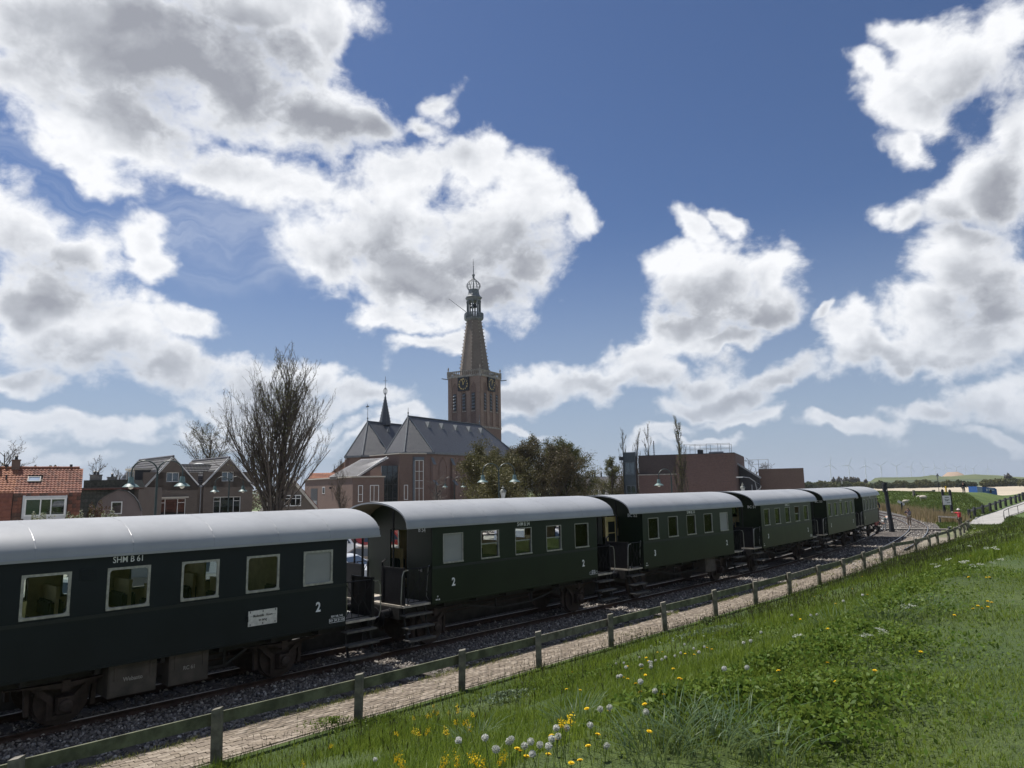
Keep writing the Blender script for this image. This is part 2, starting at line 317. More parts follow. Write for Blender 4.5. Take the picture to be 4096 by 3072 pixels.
    def build(s, name, mats, parent=None, loc=None, rz=None, smooth=False, **k):
        return link(bpy.data.objects.new(name, s.mesh(name, mats, smooth, **k)), parent, loc, rz)
def part(name, me, parent, loc=(0, 0, 0), rot=(0, 0, 0), label=None, scale=None):
    o = bpy.data.objects.new(name, me); col.objects.link(o); o.parent = parent; o.location = loc; o.rotation_euler = rot
    if scale: o.scale = scale
    if label: o['label'] = label
    return o
_TX = {}
def text_mesh(txt, size, m, bold=.02, depth=.002, sx=1., align='CENTER'):
    key = (txt, size, m.name, bold, sx, align)
    if key in _TX: return _TX[key]
    cu = bpy.data.curves.new('lettering', 'FONT'); cu.body = txt; cu.size = size; cu.offset = bold * size; cu.extrude = depth; cu.resolution_u = 3
    cu.align_x = align; cu.align_y = 'CENTER'
    ob = bpy.data.objects.new('lettering', cu); col.objects.link(ob)
    me = bpy.data.meshes.new_from_object(ob.evaluated_get(bpy.context.evaluated_depsgraph_get())); col.objects.unlink(ob); bpy.data.objects.remove(ob)
    me.name = 'lettering'; me.transform(Matrix.Diagonal((sx, 1, 1, 1))); me.materials.clear(); me.materials.append(m); _TX[key] = me; return me

# ---------------------------------------------------------------- track geometry: s along the main track, o metres to its right
H0 = R(43.3); S1 = 22.; KAP = R(.28); RR = 1 / KAP
T0 = np.array([math.sin(H0), math.cos(H0)]); L0 = np.array([-T0[1], T0[0]])
PT0 = np.array([-9.22, 13.39]) + .7 * L0; PT1 = PT0 + S1 * T0; CC = PT1 + L0 * RR
def xy2so(x, y):
    x = np.asarray(x, float); y = np.asarray(y, float)
    dx = x - PT1[0]; dy = y - PT1[1]; a = dx * T0[0] + dy * T0[1]; o1 = -(dx * L0[0] + dy * L0[1])
    ex = x - CC[0]; ey = y - CC[1]; ang = np.arctan2(ex * T0[0] + ey * T0[1], -(ex * L0[0] + ey * L0[1]))
    return np.where(a <= 0, S1 + a, S1 + RR * ang), np.where(a <= 0, o1, np.hypot(ex, ey) - RR)
def so2xy(s, o):
    s = np.asarray(s, float); o = np.asarray(o, float); a = np.maximum(s - S1, 0) * KAP
    st = PT0[:, None] + T0[:, None] * s.ravel() - L0[:, None] * o.ravel()
    cv = CC[:, None] + (RR + o.ravel()) * (-L0[:, None] * np.cos(a.ravel()) + T0[:, None] * np.sin(a.ravel()))
    r_ = np.where(s.ravel() <= S1, st, cv); return r_[0].reshape(s.shape), r_[1].reshape(s.shape)
def P3(s, o, z=0.):
    x, y = so2xy(s, o); return Vector((float(x), float(y), z))
def heading(s): return H0 - max(s - S1, 0) * KAP              # angle from +Y towards +X
def rz_at(s): return math.pi / 2 - heading(s)                 # z rotation that turns local +X along the track
def sstep(x, a, b):
    t = np.clip((np.asarray(x, float) - a) / (b - a), 0, 1); return t * t * (3 - 2 * t)
ORD = 'leftmost second third fourth fifth sixth seventh eighth ninth tenth eleventh twelfth thirteenth fourteenth fifteenth sixteenth seventeenth eighteenth nineteenth twentieth'.split() + ['twenty-' + w for w in 'first second third fourth fifth sixth seventh eighth ninth'.split()]
def number_labels(made):
    """alike neighbours are told apart by their order from the left"""
    by = {}
    for px, o in made: by.setdefault(o['label'], []).append((px, o))
    for lab, l in by.items():
        if len(l) > 1:
            for k, (px, o) in enumerate(sorted(l, key=lambda q: q[0])): o['label'] = ORD[min(k, len(ORD) - 1)] + (' ' if k == 0 else ' from left, ') + lab

# ---------------------------------------------------------------- ground, dike, track bed
def fence_o(s): return np.interp(s, [-40, 43, 48, 53, 55, 71.5], [4.5, 4.5, 5.4, 5.7, 6.1, 7.65])
RAMP = np.array([(78, 9.3, -.06), (88.1, 11.3, .12), (95.4, 14.5, .45), (102.5, 17.4, .75), (108.9, 20.7, 1.05), (114, 23.5, 1.4), (121.1, 27.4, 2.5), (127, 30.5, 2.56)])
def ramp_z(s, o):
    """height of the ramp and distance from its centre line at (s,o)"""
    best = np.full(np.shape(s), 1e9); z = np.zeros(np.shape(s))
    for a, b in zip(RAMP[:-1], RAMP[1:]):
        ds, do = b[0] - a[0], b[1] - a[1]; t = np.clip(((s - a[0]) * ds + (o - a[1]) * do) / (ds * ds + do * do), 0, 1)
        d = np.hypot(s - a[0] - t * ds, o - a[1] - t * do); k = d < best
        best = np.where(k, d, best); z = np.where(k, a[2] + t * (b[2] - a[2]), z)
    return z, best
def fbm2(x, y, sc_=1., seed=0, n=4):
    """cheap smooth noise, about -1..1"""
    r_ = np.random.default_rng(seed); v = 0; amp = 1; tot = 0
    for k in range(n):
        for _ in range(3):
            a, p, q = r_.uniform(0, 6.28), r_.uniform(0, 6.28), r_.uniform(.7, 1.3)
            v = v + amp * np.sin((x * math.cos(a) + y * math.sin(a)) * sc_ * q * 2 ** k + p)
        tot += amp * 1.6; amp *= .55
    return v / tot
def terrain(x, y, rough=True):
    s, o = xy2so(x, y)
    toe = np.interp(s, [-30, 43, 50, 66, 78, 95, 220], [4.75, 4.75, 5.8, 8.3, 8.5, 5.8, 5.8]); crest = np.interp(s, [-30, 48, 66, 78, 100, 130, 220], [14.2, 14.2, 18, 18.5, 12.5, 11.5, 11.5])
    t = np.clip((o - toe) / (crest - toe), 0, 1); prof = np.where(t < .12, t * t / .24 * 1.0, np.minimum(1, (t - .06) / .88)); prof = prof * (1 - .06 * np.sin(prof * math.pi))
    z = -.14 + np.interp(s, [60, 95], [2.78, 2.55]) * prof
    z = z - np.clip((o - crest - 7) / 14, 0, 1) * 2.9                                # sea side
    if rough: z = z + (fbm2(x, y, .5, 3) * .13 + fbm2(x, y, 2.1, 5, 3) * .05) * np.clip(t * 4, 0, 1) * np.clip((crest + 7 - o) / 3 , .25, 1) * np.where(o > crest - .5, .35, 1)
    rz, rd = ramp_z(s, o); w = sstep(rd, 1.4, 7.5); near = (s > 66) & (s < 132)
    z = np.where(near, (rz - .02) * (1 - w) + z * w, z)
    return z
asphalt = mat('pale_paving', (.33, .32, .30), .9, var=.15, scale=.6, stain=.25, bump=.2, bscale=30)
def ground_mat():
    m = bpy.data.materials.new('field'); m.use_nodes = True; N = NT(m.node_tree); p = m.node_tree.nodes['Principled BSDF']
    tc = N.new('ShaderNodeTexCoord').outputs['Object']
    a = N.noise(tc, .02, 6, .6); b = N.noise(tc, .9, 5, .7)
    c = N.mix(N.step(a, .35, .65), (.075, .115, .03), (.13, .15, .05)); c = N.mix(N.step(b, .2, .8, lo=0, hi=.6), c, (.05, .085, .02))
    N.put(p.inputs['Base Color'], c); p.inputs['Roughness'].default_value = .9; return m
def sheet(name, m, pts, z):
    mb = MB(); mb.add([(x, y, z) for x, y in pts], [tuple(range(len(pts)))]); o = mb.build(name, m, fixn=False); return tag(o, kind='structure')
field_m = ground_mat()
gv = MB(); gv.add([(-6000, -2500, -.5), (6000, -2500, -.5), (6000, 9000, -.5), (-6000, 9000, -.5)], [(0, 1, 2, 3)]); tag(gv.build('ground', field_m, fixn=False), kind='structure')
# paved yard left of the track, as a strip that follows it and then fans out to the town
ss = np.linspace(-35, 130, 60); a = [so2xy(s, -1.9) for s in ss]; yard = [(float(x), float(y)) for x, y in a]
x_, y_ = so2xy(130, -60); yard += [(float(x_), float(y_)), (10, 180), (-160, 180), (-160, -10)]
sheet('paved_yard', asphalt, yard, -.17)
# dike terrain
def dike_mesh():
    s_ = np.concatenate([np.arange(-28, 30, .45), np.arange(30, 90, .8), np.arange(90, 210, 2.)]); o_ = np.concatenate([np.arange(2.9, 22, .4), np.arange(22, 48, 1.)])
    S_, O_ = np.meshgrid(s_, o_, indexing='ij'); X, Y = so2xy(S_, O_); Z = terrain(X, Y)
    Z = np.where(O_ < fence_o(S_) - .05, -.19, Z); Z = np.where((S_ > 64) & (O_ < 9), np.minimum(Z, -.16), Z)
    V = np.stack([X, Y, Z], -1).reshape(-1, 3); n, k = S_.shape; i = np.arange(n * k).reshape(n, k)
    F = np.stack([i[:-1, :-1].ravel(), i[1:, :-1].ravel(), i[1:, 1:].ravel(), i[:-1, 1:].ravel()], 1)[:, ::-1]
    return V, F
def turf_mat():
    m = bpy.data.materials.new('turf'); m.use_nodes = True; N = NT(m.node_tree); p = m.node_tree.nodes['Principled BSDF']
    tc = N.new('ShaderNodeTexCoord').outputs['Object']
    a = N.noise(tc, .35, 5, .6); b = N.noise(N.vec('MULTIPLY', tc, (1, 1, .3)), 9, 6, .7); e = N.noise(tc, 60, 3, .6)
    c = N.mix(N.step(a, .35, .65), (.055, .100, .010), (.095, .140, .020)); c = N.mix(N.step(b, .3, .75, lo=0, hi=.7), c, (.022, .045, .008)); c = N.mix(N.step(e, .5, .75, lo=0, hi=.35), c, (.14, .16, .05))
    N.put(p.inputs['Base Color'], c); p.inputs['Roughness'].default_value = .85
    bp = N.new('ShaderNodeBump'); bp.inputs['Strength'].default_value = .9; bp.inputs['Distance'].default_value = .05; N.put(bp.inputs['Height'], N.math('ADD', e, b)); N.l.new(bp.outputs[0], p.inputs['Normal'])
    return m
turf = turf_mat()
V, F = dike_mesh(); tag(np_obj('dike', V, F, turf, smooth=True), kind='structure')
# ballast bed
def bed_mat():
    m = bpy.data.materials.new('ballast_bed'); m.use_nodes = True; N = NT(m.node_tree); p = m.node_tree.nodes['Principled BSDF']
    tc = N.new('ShaderNodeTexCoord').outputs['Object']
    v = N.new('ShaderNodeTexVoronoi'); N.put(v.inputs['Vector'], tc); v.inputs['Scale'].default_value = 19
    r_ = N.ramp(v.outputs['Color'], [(0, (.10, .095, .09)), (.5, (.20, .19, .18)), (1, (.36, .35, .33))])
    c = N.mix(N.step(v.outputs['Distance'], .25, .75), r_, (.03, .028, .026)); c = N.mix(N.step(N.noise(tc, .5, 4, .6), .4, .7, lo=0, hi=.5), c, (.10, .085, .07))
    N.put(p.inputs['Base Color'], c); p.inputs['Roughness'].default_value = .9
    bp = N.new('ShaderNodeBump'); bp.invert = True; bp.inputs['Strength'].default_value = 1; bp.inputs['Distance'].default_value = .04; N.put(bp.inputs['Height'], v.outputs['Distance']); N.l.new(bp.outputs[0], p.inputs['Normal'])
    return m
bed = bed_mat()
def strip(name, m, s0, s1, o0, o1, z, ds=.6, no=2, zf=None):
    s_ = np.arange(s0, s1 + ds, ds); n = len(s_); V = []
    for j in range(no + 1):
        f = j / no; oo = (o0(s_) if callable(o0) else np.full(n, o0)) * (1 - f) + (o1(s_) if callable(o1) else np.full(n, o1)) * f
        x, y = so2xy(s_, oo); V.append(np.stack([x, y, np.full(n, z) if zf is None else zf(s_, oo)], 1))
    V = np.stack(V, 1).reshape(-1, 3); i = np.arange(n * (no + 1)).reshape(n, no + 1)
    F = np.stack([i[:-1, :-1].ravel(), i[:-1, 1:].ravel(), i[1:, 1:].ravel(), i[1:, :-1].ravel()], 1)
    return tag(np_obj(name, V, F, m), kind='structure')
strip('ballast_bed', bed, -30, 150, -2.1, lambda s: np.interp(s, [-30, 43, 60, 72, 82, 95, 150], [3.1, 3.1, 5.4, 5.6, 5.3, 5.0, 4.5]), -.155, no=10)
path_mat = mat('path_sand', (.21, .185, .14), .95, var=.2, scale=1.5, bump=.4, bscale=50, stain=.25)
strip('brick_path_bed', path_mat, -12, 60, 3.12, lambda s: fence_o(s) + .02, -.135, no=1)
# station platform along the far side of the train
plat = mat('platform_paving', (.36, .345, .315), .9, var=.12, scale=.8, stain=.2); kerb_m = mat('platform_edge', (.05, .05, .05), .9, var=.3, scale=3)
strip('platform', plat, -32, 62, -5.2, -1.72, .46, no=1)
def plat_edge(o, name):
    s_ = np.arange(-32, 62.6, .6); x, y = so2xy(s_, np.full(len(s_), o)); n = len(s_); V = np.concatenate([np.stack([x, y, np.full(n, -.2)], 1), np.stack([x, y, np.full(n, .46)], 1)]); i = np.arange(n - 1)
    tag(np_obj(name, V, np.stack([i, i + 1, i + 1 + n, i + n], 1), kerb_m), kind='structure')
plat_edge(-1.72, 'platform_edge'); plat_edge(-5.2, 'platform_back_edge')
# crossing area by the small wooden crossing
strip('gravel_apron', mat('gravel_grass', (.13, .135, .07), .95, var=.4, scale=1.2, bump=.5, bscale=25), 60, 90, lambda s: np.interp(s, [60, 72, 82, 95], [5.3, 5.5, 5.3, 5.0]), 9.2, -.13, no=2)
# ramp
ramp_m = mat('ramp_paving', (.33, .32, .30), .9, var=.12, scale=.8, bump=.3, bscale=20, stain=.2)
def ramp_strip():
    V = []; 
    for i in range(60):
        t = i / 59 * (len(RAMP) - 1); k = min(int(t), len(RAMP) - 2); q = RAMP[k] + (RAMP[k + 1] - RAMP[k]) * (t - k); d = RAMP[k + 1] - RAMP[k]; nn = np.array([-d[1], d[0]]); nn /= np.linalg.norm(nn)
        for e in (-1.4, 1.4):
            p = P3(q[0] + nn[0] * e, q[1] + nn[1] * e, q[2] + .03); V.append(tuple(p))
    F = np.array([(2 * i, 2 * i + 1, 2 * i + 3, 2 * i + 2) for i in range(59)]); return np.array(V), F
V, F = ramp_strip(); tag(np_obj('ramp_path', V, F, ramp_m), kind='structure')
# beach flats and water beyond the dike
sand = mat('pale_sand', (.42, .36, .27), .95, var=.12, scale=.02, stain=.15)
sheet('beach', sand, [(20, 260), (330, 165), (700, 300), (700, 560), (60, 640)], -.44)
# far grassland strip and hills

# ---------------------------------------------------------------- rails and sleepers
rust = mat('rusty_rail', (.055, .032, .024), .7, metal=.3, var=.35, scale=6, bump=.3, bscale=60)
shine = mat('rail_top', (.42, .40, .37), .28, metal=1, var=.1)
sleeper_w = mat('old_sleeper_wood', (.075, .062, .052), .9, var=.45, scale=5, bump=.8, bscale=22, stain=.4)
grey_wood = mat('weathered_wood', (.17, .155, .135), .9, var=.35, scale=4, bump=.7, bscale=26, stain=.45)
def rail(name, parent, pts, top):
    """flat-bottomed rail swept along points"""
    prof = [(-.065, -.145), (.065, -.145), (.065, -.13), (.012, -.115), (.012, -.04), (.034, -.03), (.034, 0), (-.034, 0), (-.034, -.03), (-.012, -.04), (-.012, -.115), (-.065, -.13)]
    V = []; n = len(pts); k = len(prof)
    for i, p in enumerate(pts):
        d = pts[min(i + 1, n - 1)] - pts[max(i - 1, 0)]; d.normalize(); sd_ = Vector((d.y, -d.x, 0))
        V += [tuple(p + sd_ * u + Vector((0, 0, v))) for u, v in prof]
    F = []; mi = []
    for i in range(n - 1):
        for j in range(k):
            F.append((i * k + j, i * k + (j + 1) % k, (i + 1) * k + (j + 1) % k, (i + 1) * k + j)); mi.append(1 if j == 6 and top else 0)
    o = np_obj(name, V, np.array(F), [rust, shine], mi=mi); o.parent = parent; return o
def sleeper_mesh(L, w=.25, h=.14, seed=0):
    r_ = random.Random(seed); m = MB(); vs = []
    for x in (-L / 2, -L / 6, L / 6, L / 2):
        a = r_.uniform(-.012, .012); vs += [(x, -w / 2 + a, -h), (x, w / 2 + a, -h), (x, w / 2 + a - .012, r_.uniform(-.014, 0)), (x, -w / 2 + a + .012, r_.uniform(-.014, 0))]
    fs = []
    for i in range(3):
        for j in range(4): fs.append((i * 4 + j, i * 4 + (j + 1) % 4, i * 4 + 4 + (j + 1) % 4, i * 4 + 4 + j))
    fs += [(3, 2, 1, 0), (12, 13, 14, 15)]; m.add(vs, fs); return m.mesh('sleeper', sleeper_w)
sl_long = [sleeper_mesh(2.4, seed=i) for i in range(5)]; sl_short = [sleeper_mesh(1.35, .24, seed=10 + i) for i in range(4)]
track = tag(bpy.data.objects.new('railway_track', None), kind='structure'); col.objects.link(track)
pts = lambda o, a, b, st=1.: [P3(a + (b - a) * i / int((b - a) / st), o if not callable(o) else o(a + (b - a) * i / int((b - a) / st)), 0) for i in range(int((b - a) / st) + 1)]
rail('rail', track, pts(-.735, -20, 112), True); rail('rail', track, pts(.735, -20, 112), True)
r2 = random.Random(5); s = -19.5
while s < 92:
    o = part('sleeper', r2.choice(sl_long), track, P3(s, r2.uniform(-.05, .05), -.122 + r2.uniform(-.012, .006)), (0, 0, -heading(s) + r2.uniform(-.02, .02))); s += .66 if s < 60 else .9
# siding that starts at the fence and swings in beyond the train
siding = tag(bpy.data.objects.new('siding_track', None), kind='structure'); col.objects.link(siding)
sid_c = lambda s: float(np.interp(s, [38, 72, 81, 93, 103, 112, 150], [3.72, 3.68, 3.3, 2.6, 1.9, 1.55, .9]))
rail('rail', siding, pts(lambda s: sid_c(s) - .735, 41.2, 145), True); rail('rail', siding, pts(lambda s: sid_c(s) + .735, 46.5, 145), True)
s = 43.5
while s < 100:
    part('sleeper', r2.choice(sl_long), siding, P3(s, sid_c(s), -.145 + r2.uniform(-.012, .006)), (0, 0, -heading(s))); s += .66 if s < 70 else .9
# stub sleepers left lying along the edge of the path
s = -5.0
while s < 43:
    part('sleeper', r2.choice(sl_short), siding, P3(s, 2.62 + r2.uniform(-.12, .06), -.11 + r2.uniform(-.01, .015)), (0, 0, -heading(s) + r2.uniform(-.05, .05))); s += .72
# loose stones
def stone_bank():
    ico = bmesh.new(); bmesh.ops.create_icosphere(ico, subdivisions=1, radius=1); base = np.array([v.co[:] for v in ico.verts]); bf = np.array([[v.index for v in f.verts] for f in ico.faces]); ico.free()
    keep = rng.random(len(bf)) < 2; bf = bf[keep]
    def pick(n, s0, s1, o0, o1, size):
        s = rng.uniform(s0, s1, n); oc = np.where(rng.random(n) < .82, rng.uniform(o0, o1, n), rng.uniform(o0, o1, n)); return s, oc, np.full(n, size) * rng.uniform(.6, 1.5, n)
    A = [pick(15000, -4, 16, .4, 3.05, .030), pick(9000, 16, 34, .3, 3.05, .036), pick(3500, -4, 34, -.7, .7, .032), pick(4000, 34, 60, .3, 4.6, .05), pick(4000, 60, 96, -1.8, 5.2, .055)]
    s, o, sz = (np.concatenate(k) for k in zip(*A)); n = len(s); x, y = so2xy(s, o)
    th = rng.uniform(0, 6.283, n); c, d = np.cos(th), np.sin(th); sq = rng.uniform(.55, 1.2, (n, 3)) * sz[:, None]; jit = rng.uniform(.72, 1.2, (8, 12, 1))
    Bv = base[None] * jit[rng.integers(0, 8, n)] * sq[:, None, :]
    tl = rng.uniform(-.6, .6, n)[:, None]; bz = Bv[..., 2] + Bv[..., 0] * tl
    X = Bv[..., 0] * c[:, None] - Bv[..., 1] * d[:, None] + x[:, None]; Y = Bv[..., 0] * d[:, None] + Bv[..., 1] * c[:, None] + y[:, None]; Z = bz + (-.145 + rng.uniform(-.01, .02, n))[:, None]
    V = np.stack([X, Y, Z], -1).reshape(-1, 3); F = (bf[None] + (np.arange(n) * 12)[:, None, None]).reshape(-1, 3)
    m = bpy.data.materials.new('ballast_stone'); m.use_nodes = True; N = NT(m.node_tree); p = m.node_tree.nodes['Principled BSDF']
    ri = N.new('ShaderNodeNewGeometry').outputs['Random Per Island']
    N.put(p.inputs['Base Color'], N.ramp(ri, [(0, (.085, .075, .065)), (.45, (.175, .155, .135)), (.85, (.28, .25, .22)), (1, (.56, .52, .46))])); p.inputs['Roughness'].default_value = .85
    return tag(np_obj('ballast', V, F, m), 'grey crushed stone ballast between the rails and the brick path', 'ballast', kind='stuff')
stone_bank()
# clay paving bricks of the path
def path_bricks():
    brick_ms = [mat('clay_brick_a', (.21, .172, .13), .9, var=.25, scale=14, bump=.4), mat('clay_brick_b', (.19, .155, .12), .9, var=.25, scale=14, bump=.4), mat('clay_brick_c', (.285, .24, .19), .9, var=.2, scale=14, bump=.4)]
    root = bpy.data.objects['brick_path_bed']
    ms = [MB().box(-.101, .101, -.048, .048, -.05, 0).mesh('brick', m) for m in brick_ms]
    pos = []; o = 3.18; row = 0
    for i in range(int(60 / .21)):
        for j in range(13):
            s = -1.5 + i * .214 + (.107 if j % 2 else 0); oo = 3.2 + j * .101
            if oo < fence_o(s) - .02: pos.append((s, oo))
    r_ = random.Random(3); Vb = []; Fb = []; M_ = []; cnt = 0
    base = np.array([v.co[:] for v in ms[0].vertices]); bf = np.array([list(p.vertices) for p in ms[0].polygons])
    order = sorted(pos, key=lambda q: float(np.hypot(*so2xy(q[0], q[1]))))
    for k, (s, oo) in enumerate(order):
        p = P3(s, oo, -.118 + r_.uniform(-.006, .006)); a = rz_at(s) + r_.uniform(-.03, .03)
        if k < 300: part('brick', r_.choice(ms), root, p, (r_.uniform(-.02, .02), r_.uniform(-.02, .02), a))
        else:
            c, d = math.cos(a), math.sin(a); b = base @ np.array([[c, d, 0], [-d, c, 0], [0, 0, 1]]) + np.array(p); Fb.append(bf + len(Vb) * 8); Vb.append(b); M_ += [r_.randrange(3)] * 6
    o = np_obj('path_bricks', np.concatenate(Vb), np.concatenate(Fb), brick_ms, parent=root, mi=M_); o['kind'] = 'stuff'
path_bricks()

# ---------------------------------------------------------------- the museum train
paint_green = mat('coach_green', (.0095, .0175, .0085), .40, var=.12, scale=1.2, bump=.06, bscale=6, spec=.28, stain=.12)
paint_blue = mat('coach_blue_black', (.0085, .0125, .016), .42, var=.12, scale=1.2, bump=.06, bscale=6, spec=.28, stain=.12)
paint_olive = mat('coach_olive_green', (.017, .026, .011), .42, var=.2, scale=1.5, bump=.06, bscale=6, spec=.28, stain=.3)
trim_dark = mat('trim_dark', (.006, .010, .010), .5)
roof_grey = mat('roof_grey_paint', (.31, .32, .33), .42, var=.08, scale=.9, bump=.12, bscale=3, stain=.10)
black_iron = mat('black_iron', (.010, .010, .012), .5, var=.3, scale=8, spec=.25)
frame_iron = mat('underframe_iron', (.022, .020, .019), .7, var=.4, scale=5, bump=.3, bscale=30)
brown_iron = mat('brown_rusty_iron', (.045, .030, .024), .75, var=.35, scale=6, bump=.4, bscale=30)
wheel_iron = mat('wheel_iron', (.05, .033, .026), .65, var=.35, scale=5, stain=.3)
alu = mat('window_frame_metal', (.36, .35, .32), .45, metal=.4, var=.25, scale=10, stain=.25)
steel_thin = mat('dull_steel', (.30, .30, .30), .35, metal=.8)
cream = mat('cream_interior', (.60, .48, .24), .6, var=.15, scale=4)
ceiling_m = mat('interior_ceiling', (.10, .085, .05), .8)
cushion = mat('green_cushion', (.018, .034, .022), .7, var=.3, scale=14)
plank = mat('platform_planks', (.42, .38, .32), .8, var=.25, scale=7, bump=.3)
tread = mat('step_tread', (.10, .095, .085), .75, var=.3, scale=9, bump=.4)
white_l = mat('white_lettering', (.78, .79, .80), .6)
blind_m = mat('grey_blind', (.27, .28, .27), .8, var=.08, scale=1)
box_brown = mat('battery_box_brown', (.075, .062, .05), .75, var=.25, scale=3, stain=.3)
red_beam = mat('buffer_beam_red', (.33, .03, .03), .5, var=.2)
pane_m = glass_mat('coach_glass', (.84, .87, .84), .0, 1.28)
CW = 1.48; Z0, ZE, ZA = 1.2, 3.22, 3.9
_cache = {}
def cached(key, fn):
    if key not in _cache: _cache[key] = fn()
    return _cache[key]
def roof_pt(t, hw, z0, zt):                                     # t in -1..1 across the roof
    return hw * math.sin(t * math.pi / 2), z0 + (zt - z0) * (max(0, math.cos(t * math.pi / 2)) ** .88)
def roof_mesh(L):
    def mk():
        m = MB(); n = 20; a = -L / 2 - .92; b = L / 2 + .92; nx = 9; vs = []; fs = []
        for sk, (hw, z0, zt) in enumerate(((1.565, ZE, ZA), (1.53, ZE, ZA - .045))):
            for i in range(nx):
                x = a + (b - a) * i / (nx - 1)
                for k in range(n + 1): y, z = roof_pt(-1 + 2 * k / n, hw, z0, zt); vs.append((x, y, z))
        N1 = n + 1; T = nx * N1
        for i in range(nx - 1):
            for k in range(n):
                q = i * N1 + k; fs.append((q, q + 1, q + N1 + 1, q + N1)); q += T; fs.append((q + N1, q + N1 + 1, q + 1, q))
        mi = [0, 1] * ((nx - 1) * n)
        for k in range(n):
            for e in (0, (nx - 1) * N1): fs.append((e + k, e + k + 1, e + k + 1 + T, e + k + T)); mi.append(0)
        for i in range(nx - 1):
            for k in (0, n): q = i * N1 + k; fs.append((q, q + N1, q + N1 + T, q + T)); mi.append(0)
        m.add(vs, fs); m.m = mi; return m.mesh('roof', [roof_grey, ceiling_m], smooth=True)
    return cached(('roof', L), mk)
def seam_mesh():
    def mk():
        m = MB(); n = 14
        vs = []
        for k in range(n + 1):
            t = -.97 + 1.94 * k / n; y, z = roof_pt(t, 1.568, ZE + .004, ZA + .004)
            vs += [(-.012, y, z), (.012, y, z), (0, y * 1.004, z + .0008)]
        fs = []
        for k in range(n):
            q = 3 * k; fs += [(q, q + 2, q + 5, q + 3), (q + 2, q + 1, q + 4, q + 5)]
        m.add(vs, fs); return m.mesh('roof_seam', roof_grey)
    return cached('seam', mk)
def gutter_mesh(L, y=-1.575):
    return cached(('gut', L, y), lambda: MB().box(-L / 2 - .92, L / 2 + .92, y - .012, y + .018, ZE - .02, ZE + .03).mesh('gutter', roof_grey))
def frame_mesh(w, h, r_=.06, bw=.04, th=.03):
    def mk():
        m = MB(); inn = []; out = []
        for cx, cz, a0 in ((w / 2 - bw - r_, h / 2 - bw - r_, 0), (-w / 2 + bw + r_, h / 2 - bw - r_, 90), (-w / 2 + bw + r_, -h / 2 + bw + r_, 180), (w / 2 - bw - r_, -h / 2 + bw + r_, 270)):
            for k in range(5):
                a = R(a0 + 22.5 * k); inn.append((cx + r_ * math.cos(a), cz + r_ * math.sin(a))); dx, dz = math.cos(a), math.sin(a); f = 1 / max(abs(dx), abs(dz)); out.append((math.copysign(w / 2, cx), math.copysign(h / 2, cz)) if k == 2 else ((math.copysign(w / 2, cx), inn[-1][1]) if abs(dx) > abs(dz) else (inn[-1][0], math.copysign(h / 2, cz))))
        n = 20; vs = [(x, -.006, z) for x, z in inn] + [(x, -.006, z) for x, z in out] + [(x, th, z) for x, z in inn]
        fs = [(i, n + i, n + (i + 1) % n, (i + 1) % n) for i in range(n)] + [(i, (i + 1) % n, 2 * n + (i + 1) % n, 2 * n + i) for i in range(n)]
        m.add(vs, fs); m.box(-w / 2, w / 2, -.03, -.006, -h / 2 - .004, -h / 2 + .038); return m.mesh('frame', alu, fixn=False)
    return cached(('frame', w, h, r_, bw), mk)
def pane_mesh(w, h, m, nm='pane'):
    return cached((nm, w, h, m.name), lambda: MB().box(-w / 2, w / 2, 0, .006, -h / 2, h / 2).mesh(nm, m))
def window(t, x, z0, z1, w, kind, side, style):
    y = -CW if side < 0 else CW; rot = 0 if side < 0 else math.pi; h = z1 - z0
    fr = part('window', frame_mesh(w, h, .06 if style == 'wide' else .015, .045 if style == 'wide' else .022), t, (x, y + (.004 if side < 0 else -.004), (z0 + z1) / 2), (0, 0, rot))
    if kind == 'half':
        part('pane', pane_mesh(w - .03, h * .52, pane_m), fr, (0, .045, -h * .24))
        part('sash_rail', cached(('sash', w), lambda: MB().box(-w / 2, w / 2, .03, .06, -.018, .018).box(w / 2 - .03, w / 2 - .005, .035, .055, -.4, 0).mesh('sash_rail', steel_thin)), fr, (0, 0, .02))
    else:
        part('pane', pane_mesh(w - .03, h - .03, pane_m), fr, (0, .035, 0))
        if kind == 'blind': part('blind', pane_mesh(w - .03, h - .03, blind_m, 'blind'), fr, (0, .024 if style == 'wide' else .03, 0), label='closed plain grey blind')
def wheel_mesh():
    m = MB(); r_ = .46; prof = [(.06, -.07), (.16, -.07), (.17, -.035), (.33, -.02), (.385, -.05), (.40, -.05), (.40, .065), (.33, .05), (.17, .05), (.12, .09), (.06, .09)]
    m.lathe(prof, 28, M=Matrix.Rotation(R(90), 4, 'X')); return m.mesh('wheel', wheel_iron, smooth=True)
def tyre_mesh():
    m = MB(); prof = [(.395, -.07), (.455, -.07), (.46, 0.03), (.495, .045), (.495, .07), (.395, .07)]
    m.lathe(prof, 32, M=Matrix.Rotation(R(90), 4, 'X')); return m.mesh('tyre', brown_iron, smooth=True)
def spring_mesh():
    m = MB()
    for k in range(5): L = .98 - .17 * k; m.prism([(-L, .86 - .02 * k + .05), (0, .90 - .022 * k - .03), (L, .86 - .02 * k + .05), (L, .84 - .02 * k + .05), (0, .878 - .022 * k - .03), (-L, .84 - .02 * k + .05)], -.045, .045)
    m.box(-.07, .07, -.06, .06, .72, .92); return m.mesh('leaf_spring', brown_iron)
def guard_mesh():
    m = MB(); m.prism([(-.75, 1.08), (-.62, 1.08), (-.16, .66), (-.16, .34), (-.26, .34), (-.26, .6)], -.012, .012); m.prism([(.75, 1.08), (.62, 1.08), (.16, .66), (.16, .34), (.26, .34), (.26, .6)], -.012, .012); m.box(-.26, .26, -.012, .012, .28, .34); return m.mesh('axle_guard', brown_iron)
